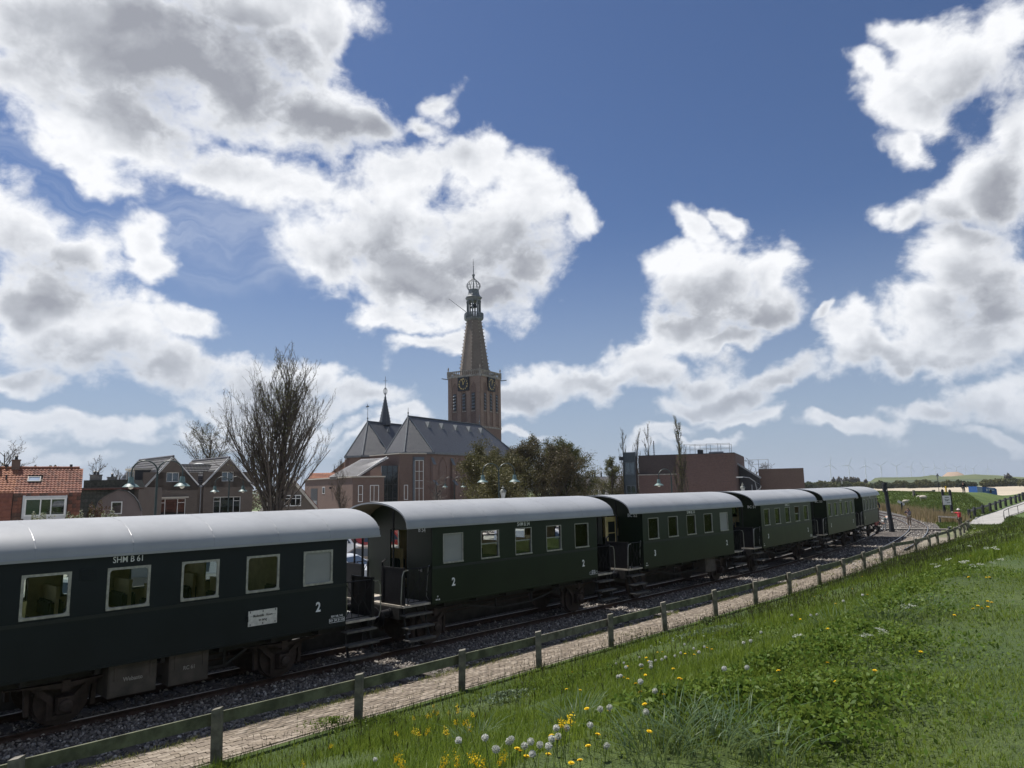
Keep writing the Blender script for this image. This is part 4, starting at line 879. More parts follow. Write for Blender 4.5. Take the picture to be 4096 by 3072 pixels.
# --- dark mansard house between
hc = thing('mansard_house', 'low house with dark mossy tiles and two rendered chimneys behind the red roofs', 'house', (-33.2, 60, 0), R(8))
MB().box(-3.2, 1.6, .3, 6, GZ, 4.9).build('wall', brick_h, hc); mossd = [mat('moss_dark_tile', (.055, .058, .045), .85, var=.35, scale=5, stain=.4), mat('moss_dark_tile_b', (.07, .07, .055), .85, var=.35, scale=5, stain=.4)]
tile_roof(hc, (-3.2, 0, 2.2), (1, 0, 0), (0, .22, 2.55), 4.6, 2.5, .30, .36, mossd, 'f', budget=80); tile_roof(hc, (-3.0, 1.2, 4.3), (1, 0, 0), (0, 1.9, 1.3), 3.4, 2.2, .30, .36, mossd, 'f', budget=60, clip=lambda a, b: a < 3.4 - b * .4)
MB().prism([(-3.2, 4.1), (1.0, 4.1), (.35, 5.55), (-3.2, 5.55)], 1.3, 4.5).build('attic', mossd[0], hc); MB().box(-3.3, 1.6, -.15, 1.4, 4.72, 4.82).build('flat_roof_edge', TILE_R[2], hc)
rend = mat('render_grey', (.20, .185, .165), .9, var=.2, stain=.3); chimney(hc, -2.5, 1.9, 4.2, 5.95, .75, rend, 2); chimney(hc, -1.35, 2.3, 4.2, 5.75, .6, rend, 1)
# --- B: pair of steep gabled houses
hB = thing('gabled_house', 'pair of joined brick houses with steep dark tiled gables and white bargeboards', 'house', (-34.4, 72, 0), R(45))
def gable(cx, hl, hr, zl, zr, za, holes, nm):
    m = MB(); z0 = GZ; x0, x1 = cx - hl, cx + hr; zt = min(zl, zr); m.wall(x0, x1, z0, zt, holes, 0, .3)
    h2 = [h for h in holes if h[3] > zt]
    # upper triangle as a fan of strips around the attic window
    def top(x): return za - (za - zl) * (cx - x) / hl if x < cx else za - (za - zr) * (x - cx) / hr
    a, b, c, d = h2[0] if h2 else (cx, cx, zt, zt)
    xs = sorted({x0, a, cx, b, x1})
    for i in range(len(xs) - 1):
        u, v = xs[i], xs[i + 1]
        if v - u < 1e-4: continue
        if u >= a - 1e-5 and v <= b + 1e-5 and h2:
            m.add([(u, 0, d), (v, 0, d), (v, 0, top(v)), (u, 0, top(u))], [(0, 1, 2, 3)])
            if c > zt: m.add([(u, 0, zt), (v, 0, zt), (v, 0, c), (u, 0, c)], [(0, 1, 2, 3)])
        else: m.add([(u, 0, zt), (v, 0, zt), (v, 0, top(v)), (u, 0, top(u))], [(0, 1, 2, 3)])
    if h2: m.add([(a, 0, c), (b, 0, c), (b, 0, d), (a, 0, d), (a, .3, c), (b, .3, c), (b, .3, d), (a, .3, d)], [(0, 1, 5, 4), (1, 2, 6, 5), (2, 3, 7, 6), (3, 0, 4, 7)])
    m.build('gable_wall', brick_h, hB, fixn=False)
    bb = MB()
    for ex, ez in ((x0 - .1, top(x0)), (x1 + .05, top(x1))): bb.bar((ex, -.06, ez + .05), (cx, -.06, za + .12), .07, .17, up=(0, 0, 1))
    bb.build('bargeboard', white_paint, hB)
gable(0, 2.65, 2.6, 4.64, 5.1, 7.85, [(-1.2, 1.5, 2.2, 3.84), (-.52, .72, 5.48, 6.44)], 'a'); gable(5.73, 2.53, 2.75, 5.1, 4.9, 7.88, [(4.28, 7.22, 2.2, 3.9), (5.05, 6.35, 5.52, 6.52)], 'b')
hwin(hB, -1.2, 1.5, 2.2, 3.84, .1, (-.49, .72), ((-1.14, -.5, 3.42), (.73, 1.44, 3.42)), .1, .07); hwin(hB, -.52, .72, 5.48, 6.44, .1, (.1,), (), .1, .07, fill=[None, (curtain, .3, .7)])
hwin(hB, 4.28, 7.22, 2.2, 3.9, .1, (5.03, 6.46), ((4.34, 5.0, 3.46), (6.5, 7.16, 3.46)), .1, .07, fill=[(curtain, .4, .72), (curtain, .4, .8), (curtain, .4, .72)]); hwin(hB, 5.05, 6.35, 5.52, 6.52, .1, (5.7,), (), .1, .07, fill=(curtain, .4, .85))
MB().box(-1.35, 1.65, -.25, .0, 3.87, 4.0).build('canopy', cream_paint, hB)
MB().box(2.6, 3.2, .25, .5, GZ, 5.0).build('recess_wall', brick_h, hB); MB().box(-2.6, 8.4, .35, 11, GZ, 4.6).build('wall', brick_h, hB)
for nm, x, y, z in (('downpipe', 2.9, -.06, 4.95), ('downpipe', -2.68, -.06, 4.35)): MB().tube([(x, y, GZ), (x, y, z)], .045, 8).box(x - .12, x + .12, -.16, .02, z, z + .18).build(nm, zinc, hB)
MB().tube([(-2.9, -.1, 4.5), (-2.9, 11, 4.5)], .07, 8).build('gutter', zinc, hB)
Ldepth = 10.4
for cx, hl, zl, hr, zr in ((0, 2.95, 4.4, 2.7, 5.0), (5.73, 2.6, 5.0, 2.9, 4.7)):
    za = 8.0; Wl = Vector((hl, 0, za - zl)); Wr = Vector((-hr, 0, za - zr))
    # left slope faces the picture's left: U runs away from the gable
    tile_roof(hB, (cx - hl, Ldepth, zl), (0, -1, 0), Wl, Ldepth + .12, Wl.length, .33, .37, TILE_D, 's', [(4.7, 7.6, .6, 2.9)] if cx == 0 else [], 170)
    MB().add([(cx, -.1, za), (cx + hr, -.1, zr), (cx + hr, Ldepth, zr), (cx, Ldepth, za), (cx, -.1, za - .1), (cx + hr, -.1, zr - .1), (cx + hr, Ldepth, zr - .1), (cx, Ldepth, za - .1)], [(0, 1, 2, 3), (4, 7, 6, 5), (0, 4, 5, 1), (1, 5, 6, 2), (2, 6, 7, 3)]).add([(cx, -.1, za - .03), (cx - hl, -.1, zl - .03), (cx - hl, Ldepth, zl - .03), (cx, Ldepth, za - .03)], [(0, 1, 2, 3)]).build('roof', TILE_D[0], hB)
    m = MB()
    for k in range(int(Ldepth / .36)): m.tube([(cx, -.15 + k * .36, 8.05 + .012 * (k % 2)), (cx, .23 + k * .36, 8.06)], .12, 7)
    m.build('ridge_tiles', TILE_D[1], hB)
Wm = Vector((0, 2.3, 2.25)); tile_roof(hB, (1.0, .6, 5.05), (1, 0, 0), Wm, 3.9, Wm.length, .33, .37, [TILE_D[0], TILE_D[2]], 'f', budget=60, clip=lambda a, b: abs(a - 1.95) < 1.0 + b * .6)
MB().box(.6, 5.1, 2.85, 3.4, 7.2, 7.36).build('flat_ridge', dark_paint, hB); MB().lathe([(.55, 0), (.5, .12), (.2, .2)], 14, (4.0, 3.6, 7.36)).build('roof_dome_light', white_paint, hB); MB().tube([(1.6, 3.8, 7.2), (1.6, 3.8, 7.95)], .12, 8).build('vent_pipe', dark_paint, hB)
MB().tube([(-2.05, 8.4, 5.2), (-2.05, 8.4, 5.75)], .10, 8).build('vent_pipe', dark_paint, hB)
# dormer on the left slope
MB().box(-2.5, -.5, 3.0, 5.4, 4.9, 6.75).build('dormer', dark_paint, hB); MB().box(-2.72, -.3, 2.85, 5.55, 6.75, 6.95).build('dormer_roof', cream_paint, hB)
Mx = Matrix.Rotation(R(-90), 4, 'Z'); hwin(hB, -5.3, -3.1, 5.15, 6.7, -2.62, (-4.55, -3.6), (), .1, .07, fm=cream_paint, fill=[(curtain, .1, .9), None, (curtain, .1, .9)], M=Mx)
MB().add([(-1.98, 6.6, 5.72), (-1.98, 7.6, 5.72), (-1.38, 7.6, 6.5), (-1.38, 6.6, 6.5)], [(0, 1, 2, 3)]).build('skylight', mat('skylight_glass', (.30, .36, .44), .08), hB)
# --- shed with the curved brick front
hS = thing('brick_shed', 'small purple brick outbuilding with curved gable and one white window', 'shed', (-31.3, 58, 0), R(26))
arc = [(-2.15, GZ), (-2.15, 3.2), (-2.0, 3.75), (-1.6, 4.15), (-.65, 4.65), (.05, 4.5), (.55, 4.06), (.85, 3.6), (1.1, 2.9), (1.35, GZ)]
MB().prism(arc, 0, 4).build('wall', brick_shed, hS); m = MB()
for a, b in zip(arc[1:-1], arc[2:-1]): m.bar((a[0], 2, a[1] + .04), (b[0], 2, b[1] + .04), 4.2, .07, up=(0, 0, 1))
m.build('roof', TILE_D[2], hS); hwin(hS, -1.05, -.26, 2.75, 3.74, -.03, (), (), .06, .08, fill=(blue_blind, .02, .9))
# --- D: parish hall with flat roofs
hD = thing('parish_hall', 'flat roofed modern brick hall with lean-to tile roof in front of the church', 'hall')
def poly_block(foot, z1, m_, nm='wall', trim=True):
    MB().prism(foot, GZ, z1, 'xy').build(nm, m_, hD)
    if trim:
        t = MB(); n = len(foot)
        for i in range(n): a, b = foot[i], foot[(i + 1) % n]; t.bar((*a, z1 + .06), (*b, z1 + .06), .3, .13)
        t.build('roof_edge', cream_paint, hD)
def dirv(h): return Vector((math.sin(R(h)), math.cos(R(h)), 0))
c0 = Vector((-12.73, 80, 0)); rD = dirv(66); lD = dirv(-44); e0 = c0 + rD * 2.98; f0 = c0 + lD * 6
poly_block([(c0.x, c0.y), (e0.x, e0.y), (e0.x - 3, e0.y + 8), (f0.x + 1, f0.y + 5), (f0.x, f0.y)], 8.3, brick_hall)
c1_ = Vector((-17.07, 76, 0)); r1_ = dirv(64); l1_ = dirv(-34); e1_ = c1_ + r1_ * 3.4; f1_ = c1_ + l1_ * 16
poly_block([(c1_.x, c1_.y), (e1_.x, e1_.y), (e1_.x - 2, e1_.y + 6), (f1_.x + 5, f1_.y + 2), (f1_.x, f1_.y)], 5.7, brick_hall)
def face(O, h): M = Matrix.Translation(O) @ Matrix.Rotation(R(90 - h), 4, 'Z'); return M
M = face(c0, 66); hwin(hD, 1.72, 2.76, 3.0, 7.6, -.03, (2.24,), (4.45, 5.3, 6.35), .1, .07, fill=(curtain, .02, .3), M=M); hwin(hD, .49, .95, 3.2, 4.85, -.03, (), (), .08, .07, fill=(curtain, .02, .95), M=M)
MB().box(1.5, 1.72, -.12, .0, 2.9, 7.9, 0, M).box(1.5, 2.8, -.12, .0, 7.6, 7.95, 0, M).build('window_surround', grey_paint, hD)
M = face(c1_, 64); hwin(hD, .58, 1.09, 3.1, 4.86, -.03, (), (3.9,), .08, .07, fill=(curtain, .02, .95), M=M); hwin(hD, 1.86, 2.83, 3.1, 4.86, -.03, (2.3,), (), .08, .07, fill=(curtain, .02, .95), M=M)
M = face(c1_ + l1_ * 0, -34 + 180); hwin(hD, -9.5, -8.6, 4.0, 4.8, -.03, (), (), .06, .07, M=M); MB().box(-13.6, -11.2, -.02, .05, GZ, 4.65, 0, M).build('passage', dark_paint, hD); MB().box(-13.4, -11.3, -.05, 0, GZ, 3.2, 0, M).build('passage_gate', zinc, hD); MB().box(-6.6, -6.4, -.25, 0, 4.55, 4.75, 0, M).build('wall_lamp', dark_paint, hD)
M = face(c0 - rD * .02, 66); MB().box(-2.0, -.15, .12, .3, GZ, 7.0, 0, M).build('glass_wall', mat('dark_glass', (.02, .026, .03), .06, spec=.8), hD)
m = MB()
for x in (-1.95, -1.35, -.75, -.2): m.box(x - .03, x + .03, .08, .13, GZ, 7.0, 0, M)
for z in (1.5, 3.4, 4.9, 6.2): m.box(-2, -.15, .085, .125, z - .03, z + .03, 0, M)
m.build('glass_wall_bars', dark_paint, hD)
# lean-to tile roof: corners from the view, at real depth
def hp(px, py, Y):
    f_, r_, u_ = _f, _r, _u; d = f_ * 2840 + r_ * (px - 2048) - u_ * (py - 1536); return Vector((0, 0, CAM_H)) + d * (Y / d.y)
tA, tB, bA, bB = Vector((-16.9, 81.6, 7.75)), Vector((-14.2, 80.2, 7.98)), Vector((-20.6, 80.0, 5.82)), Vector((-17.05, 78.2, 5.84))
Uv = (bB - bA); Wv = (tA - bA) * .5 + (tB - bB) * .5
greyt = [mat('grey_pantile', (.15, .15, .165), .42, var=.25, scale=5), mat('grey_pantile_b', (.12, .12, .132), .42, var=.25, scale=5)]
MB().add([tuple(q) for q in (bA, bB, tB, tA)] + [(q.x, q.y + .3, q.z - .25) for q in (bA, bB, tB, tA)], [(0, 1, 2, 3), (7, 6, 5, 4), (0, 4, 5, 1), (1, 5, 6, 2), (2, 6, 7, 3), (3, 7, 4, 0)]).build('lean_to_roof', greyt[1], hD)
Nn = Uv.cross(Wv).normalized(); tile_roof(hD, bA + Nn * .03, Uv, Wv, Uv.length * 1.0, Wv.length, .25, .32, greyt, 's', budget=220)
MB().bar(tuple(bB), tuple(tB), .1, .2).build('bargeboard', white_paint, hD)
# --- E: little gable house behind the tall tree
hE = thing('gable_cottage', 'small dark brick cottage gable behind the tall bare tree', 'house', (-19.3, 62, 0), R(15))
m = MB(); m.prism([(-2.6, GZ), (2.1, GZ), (2.1, 2.9), (0, 5.35), (-2.6, 2.4)], 0, 8); m.build('wall', brick_h, hE)
MB().bar((2.25, -.05, 2.75), (0, -.05, 5.45), .1, .2).bar((-2.7, -.05, 2.35), (0, -.05, 5.45), .1, .2).build('bargeboard', cream_paint, hE)
for sgn, hx, zz in ((1, 2.3, 2.7), (-1, 2.8, 2.2)): W_ = Vector((-sgn * hx, 0, 5.42 - zz)); tile_roof(hE, (sgn * hx, 0 if sgn > 0 else 8, zz), (0, 1 if sgn > 0 else -1, 0), W_, 8, W_.length, .3, .36, TILE_R, 's', budget=30)
hwin(hE, -.5, .9, 3.05, 4.0, -.05, (.0, .45), (3.7,), .07, .07, fill=(curtain, .5, .9))
# red roof behind the tree
hR = thing('long_red_roof_house', 'long low house with orange red tiled roof between tree and church', 'house', (-26.6, 92, 0), R(-3))
MB().box(0, 5.6, .2, 6, GZ, 5.6).build('wall', brick_hall, hR); W_ = Vector((0, 1.6, 1.0)); tile_roof(hR, (-.1, 0, 5.6), (1, 0, 0), W_, 5.8, W_.length, .26, .34, TILE_O + TILE_R[:1], 's', budget=120); MB().prism([(.2, 5.55), (1.7, 6.55), (3.2, 5.55)], 0, 5.6, 'yz').build('roof', TILE_R[1], hR)
# --- modern brick building
hF = thing('modern_brick_building', 'flat roofed dark brick building with rounded corner and glass stair window', 'building', (14.7, 84.2, 0), R(-22))
pts_ = [(0, 0), (0, .9), (-.4, .9), (-.4, 14), (11, 14), (11, 1.3)] + [(11 - 1.3 + 1.3 * math.cos(a), 1.3 - 1.3 * math.sin(a)) for a in [R(k * 15) for k in range(1, 6)]] + [(9.7, 0), (3.6, 0), (3.6, .0)]
MB().prism([(0, .5), (0, 14), (10.95, 14), (10.95, 1.4)] + [(9.65 + 1.3 * math.cos(R(k * 11.25)), 1.35 - 1.3 * math.sin(R(k * 11.25))) for k in range(9)] + [(4.4, .05), (4.4, .5)], GZ, 7.75, 'xy').build('wall', brick_mod, hF, smooth=True)
MB().box(0, 4.4, 0, .5, GZ, 5.5).build('lower_wall', brick_mod, hF); MB().box(-.02, 4.4, .38, .5, 5.62, 7.76).build('upper_wall', brick_shaded, hF); MB().box(-.05, 4.45, -.06, .45, 5.5, 5.62).build('ledge', stone_trim, hF)  # upper wall: overhang shade is painted in as darker brick
MB().box(-.1, 10.9, .6, 14, 7.75, 7.85).build('roof', dark_paint, hF)
m = MB(); m.wall(-1.77, -.3, GZ, 8.18, [(-1.6, -.42, 5.58, 7.1), (-1.5, -.38, 1.2, 4.36)], -.12, .2); m.box(-1.77, -1.6, -.12, 2.0, GZ, 8.18); m.box(-.42, -.3, .08, .9, GZ, 8.18); m.box(-1.77, -.3, -.12, 2, 8.18, 8.25); m.build('stair_tower', mat('slate_blue_panel', (.05, .065, .075), .4, var=.1), hF)
hwin(hF, -1.6, -.42, 5.58, 7.1, -.05, (-1.0,), (), .1, .07, fm=grey_paint, fill=(curtain, .02, .98)); hwin(hF, -1.5, -.38, 1.2, 4.36, -.05, (-.95,), (3.5,), .1, .07, fm=grey_paint, fill=(curtain, .5, .98))
MB().box(-2.25, -1.77, -.1, 1.2, 7.35, 7.75).build('canopy', dark_paint, hF)
def rail_(x0, x1, y, z, n, nm='roof_railing', par=None):
    m = MB()
    for k in range(n): x = x0 + (x1 - x0) * k / (n - 1); m.tube([(x, y, z), (x, y, z + 1.15)], .028, 5)
    for zz in (.6, 1.12): m.tube([(x0, y, z + zz), (x1, y, z + zz)], .025, 5)
    m.build(nm, zinc, par)
rail_(5.14, 10.3, 1.6, 7.85, 5, par=hF); rail_(5.5, 10.3, 4.0, 7.85, 5, par=hF); MB().box(6.7, 7.3, 1.5, 2.1, 7.85, 8.3).box(6.75, 6.95, 1.55, 1.75, 8.3, 8.36).build('roof_fan', dark_paint, hF); MB().box(7.9, 9.5, 2.2, 3.2, 7.85, 8.08).build('roof_duct', zinc, hF)
m = MB().tube([(1.55, 2, 7.8), (1.55, 2, 9.6)], .05, 6)
for k in range(7): m.bar((1.4, 2, 8.0 + k * .22), (1.7, 2, 8.0 + k * .22), .025)
m.build('antenna', dark_paint, hF)
# right-hand part with outside stair
MB().prism([(11.0, GZ), (13.2, GZ), (13.2, 5.0), (11.0, 6.5)], 4, 9).build('link_block', dark_paint, hF); MB().bar((10.9, 3.2, 6.65), (13.4, 3.2, 4.95), .9, .18).build('link_roof', zinc, hF)
m = MB(); m.tube([(12.4, 2.6, GZ), (12.4, 2.6, 4.2)], .07, 8)
for k in range(18): a = R(k * 25); z = GZ + .25 + k * .2; m.bar((12.4, 2.6, z), (12.4 + math.cos(a), 2.6 + math.sin(a), z), .28, .04)
m.tube([(12.4 + math.cos(R(k * 25)), 2.6 + math.sin(R(k * 25)), GZ + 1.25 + k * .2) for k in range(18)], .03, 6); m.tube([(12.4 + math.cos(R(k * 25)), 2.6 + math.sin(R(k * 25)), GZ + .7 + k * .2) for k in range(18)], .02, 5); m.build('spiral_stair', zinc, hF)
MB().box(13.1, 18.0, 5, 10, GZ, 6.0).build('rear_block', brick_brown, hF); rail_(12.0, 14.2, 6.0, 6.0, 3, par=hF)
# --- row houses far behind
hG = thing('row_house_terrace', 'terrace with plain dark roof and white framed windows behind the lone trees', 'terrace', (12.3, 118, 0), R(-3))
MB().box(-2, 9, .2, 8, GZ, 4.3).build('wall', mat('pale_render', (.42, .41, .38), .8, var=.1), hG); MB().prism([(-.2, 4.2), (3.9, 6.0), (8, 4.2)], -2, 9, 'yz').build('roof', TILE_D[1], hG)
for k in range(9): hwin(hG, -1.5 + k * 1.15, -.65 + k * 1.15, 1.2, 3.9, .12, (), (3.0,), .07, .1, fill=(curtain, .3, .95) if k % 2 else None)
for x in (.9, 1.3, 2.4): chimney(hG, x, 3.9, 5.7, 6.5, .25, dark_paint)

# ---------------------------------------------------------------- the church
church = thing('church', 'large brick church with slate roofs, tall tower, clock and open crown spire', 'church', (0, 0, 0))
AX = dirv(31); PX = Vector((AX.y, -AX.x, 0))                     # along the nave, and to its right (towards us)
A3 = Vector((-11.4, 99.7, 0)); ZEv, ZRg = 9.45, 14.85; HWN = 4.26; FAC = 3.8
lanc_glass = mat('leaded_glass', (.035, .042, .05), .15, var=.4, scale=30, spec=.8)
def lancet(w, h, n=7):
    """pointed arch outline, base centre at 0,0"""
    hs = h - w * .95; p = [(-w / 2, 0), (w / 2, 0), (w / 2, hs)]
    for k in range(1, n): a = math.acos(1 - .5 * 0 - 0) if 0 else R(62) * k / n; p.append((w / 2 - w * (1 - math.cos(a)) * 1.0, hs + w * math.sin(a)))
    p = [q for q in p if q[0] >= -1e-6 or q[1] == 0]
    top = h; r_ = [q for q in p if q[0] > 0]; r_.append((0, top)); l = [(-x, z) for x, z in r_[::-1] if x > 0][:-0 or None]
    return r_ + l
def lancet_window(parent, M, w, h, z0):
    o = lancet(w, h); fo = lancet(w + .5, h + .35); n = len(o)
    m = MB(); vs = [(x, -.06, z + z0) for x, z in fo] + [(x, .12, z + z0) for x, z in o]; m.add(vs, [(i, (i + 1) % n, n + (i + 1) % n, n + i) for i in range(n)], 0, M); fr = m.build('window', brick_brown, parent)
    MB().prism([(x, z + z0) for x, z in o], .10, .12, 'xz', 0, M).build('pane', lanc_glass, fr)
    b = MB()
    for x in (-w / 6, w / 6): b.box(x - .035, x + .035, .02, .10, z0, z0 + h - w * .6, 0, M)
    for k in range(1, int(h / .55)): b.box(-w / 2 * (1 if k * .55 < h - w else .55), w / 2 * (1 if k * .55 < h - w else .55), .05, .08, z0 + k * .55 - .012, z0 + k * .55 + .012, 0, M)
    b.build('tracery', stone_trim, fr)
def nave(base, ln, nm_roof):
    """apse of three facets at the near end, long sides along AX; base = near right corner of the long side"""
    q45 = (AX + PX * -1) * -1; d1 = (-AX - PX).normalized()       # from A3 towards apse
    B1 = base; B2 = base + (-AX * math.sin(R(45)) - PX * math.cos(R(45))) * FAC; B3 = B2 - PX * 3.15; B4 = base - PX * (2 * HWN)
    E1 = base + AX * ln; E4 = B4 + AX * ln; foot = [B1, E1, E4, B4, B3, B2]
    MB().prism([(v.x, v.y) for v in foot], GZ, ZEv - .1, 'xy').build('nave_wall', brick_church, church)
    rl = base - PX * HWN; rr = rl + AX * (ln - 5.5); ov = .35
    def out(v, c): d = (v - c); d.z = 0; return v + d.normalized() * ov
    cen = rl + AX * ln * .5; e = [out(v, rl if i in (0, 3, 4, 5) else rr) for i, v in enumerate(foot)]
    vs = [(v.x, v.y, ZEv) for v in e] + [(rl.x, rl.y, ZRg), (rr.x, rr.y, ZRg)] + [(v.x, v.y, ZEv - .22) for v in e]
    fs = [(0, 1, 7, 6), (1, 2, 7), (2, 3, 6, 7), (3, 4, 6), (4, 5, 6), (5, 0, 6)] + [(i, 8 + i, 8 + (i + 1) % 6, (i + 1) % 6) for i in range(6)] + [tuple(range(13, 7, -1))]
    MB().add(vs, fs).build('roof', slate, church)
    g = MB()
    for i in (4, 5, 0): a, b = e[i], e[(i + 1) % 6]; g.bar((a.x, a.y, ZEv - .1), (b.x, b.y, ZEv - .1), .28, .3)
    for a in (e[0], e[5], e[4]): g.bar((a.x, a.y, ZEv + .03), (rl.x, rl.y, ZRg + .03), .16, .08)
    g.bar((rl.x, rl.y, ZRg + .03), (rr.x, rr.y, ZRg + .03), .25, .1); g.bar((rr.x, rr.y, ZRg + .03), (e[1].x, e[1].y, ZEv + .03), .16, .08); g.build('roof_lead', lead, church)
    return foot, e, rl, rr
f1, e1, rl1, rr1 = nave(A3, 24.0, 'a'); f2, e2, rl2, rr2 = nave(A3 - PX * 9.6 + AX * 2.0, 24.0, 'b')
def finial(p, h, cock=False):
    m = MB().lathe([(.14, 0), (.10, .1), (.05, .25), (.12, .4), (.12, .5), (.04, .62), (.03, h)], 8, (p.x, p.y, ZRg))
    if cock: m.bar((p.x - .28, p.y, ZRg + h), (p.x + .2, p.y, ZRg + h + .12), .04, .18); m.bar((p.x - .05, p.y, ZRg + h), (p.x - .05, p.y, ZRg + h + .4), .03, .1)
    m.build('finial', lead, church)
finial(rl1, 1.2); finial(rl2, 2.2, True); finial(rr1, 1.6)
# little triangular roof vents
def roof_vent(base, e0, rl, t_along, t_up):
    p = base - PX * (HWN * t_up) + AX * t_along; z = ZEv + (ZRg - ZEv) * t_up
    M = Matrix.Translation((p.x, p.y, z)) @ Matrix((PX, AX, Vector((0, 0, 1)))).transposed().to_4x4()
    MB().prism([(-.42, .0), (.42, .0), (0, .95)], .0, .06, 'yz', 0, M).add([(0.05, -.42, 0), (.05, .42, 0), (.05, 0, .95), (-1.1, 0, 1.0)], [(0, 3, 2), (1, 2, 3)], 0, M).build('roof_vent', lead, church)
for t in (3.1, 7.0, 11.2, 15.4, 19.4): roof_vent(A3, None, rl1, t * .86 + .6, .70)
for t in (3.4, 8.2): roof_vent(A3 - PX * 9.6 + AX * 2.0, None, rl2, t, .70)
# windows and buttresses of the near aisle; local x along AX, wall faces PX
Mw = Matrix.Translation(A3) @ Matrix.Rotation(R(90 - 31), 4, 'Z')
for t in (2.55, 6.85, 11.3, 15.8, 20.2): lancet_window(church, Mw @ Matrix.Translation((t, -.02, 0)), 1.35, 4.9, 3.65)
for t in (0.1, 4.7, 9.1, 13.5, 18.0):
    MB().prism([(-.9, GZ), (0, GZ), (0, 8.6), (-.35, 7.9), (-.35, 5.5), (-.9, 4.9)], t - .3, t + .3, 'yz', 0, Mw @ Matrix.Translation((0, 0, 0))).build('buttress', brick_church, church); MB().bar(tuple(Mw @ Vector((t, -.5, 7.75))), tuple(Mw @ Vector((t, .02, 8.75))), .62, .06).bar(tuple(Mw @ Vector((t, -1.0, 4.85))), tuple(Mw @ Vector((t, -.3, 5.6))), .62, .06).build('buttress_cap', lead, church)
B2 = f2[5]; B3 = f2[4]; hdA = math.degrees(math.atan2(B2.x - B3.x, B2.y - B3.y)); Ma = Matrix.Translation((B2 + B3) / 2) @ Matrix.Rotation(R(90 - hdA), 4, 'Z'); lancet_window(church, Ma @ Matrix.Translation((0, -.02, 0)), 1.9, 4.2, 2.2)
for v, w in ((f2[5], f2[0]), (f2[4], f2[5])): MB().box(-.3, .3, -.35, .3, GZ, 9.0, 0, Matrix.Translation(v) @ Matrix.Rotation(R(20), 4, 'Z')).build('buttress', brick_church, church)
wl = f2[4]; MB().prism([(-5.5, GZ), (0, GZ), (0, 9.2), (-.3, 8.8), (-5.5, 4.9)], 0, .6, 'xz', 0, Matrix.Translation((wl.x - .2, wl.y + .8, 0)) @ Matrix.Rotation(R(-12), 4, 'Z')).build('side_wall', brick_mat('red_brick_side', (.22, .095, .06), (.27, .125, .08), (.25, .2, .16)), church)
# ridge turret
fp = rl2 + AX * 4.0; m = MB(); m.lathe([(.95, 14.5), (.9, 15.0), (.06, 19.3)], 8, (fp.x, fp.y, 0), ph=R(22)); 
tur = m.build('ridge_turret', slate, church); m = MB()
m.tube([(fp.x, fp.y, 19.2), (fp.x, fp.y, 22.3)], .035, 6)
for k in range(6): a = R(60 * k); m.tube([(fp.x + r_ * math.cos(a), fp.y + r_ * math.sin(a), z) for r_, z in ((.05, 19.3), (.3, 19.75), (.33, 20.1), (.05, 20.5))], .03, 4)
m.bar((fp.x - .35, fp.y, 21.6), (fp.x + .35, fp.y, 21.6), .05); 
for k in range(8):
    a = R(45 * k + 22)
    for j in range(9): t = j / 9; r_ = .9 * (1 - t) + .06 * t; m.box(fp.x + r_ * math.cos(a) - .04, fp.x + r_ * math.cos(a) + .04, fp.y + r_ * math.sin(a) - .04, fp.y + r_ * math.sin(a) + .04, 15.1 + 4.2 * t, 15.2 + 4.2 * t)
m.build('turret_cross', lead, tur)
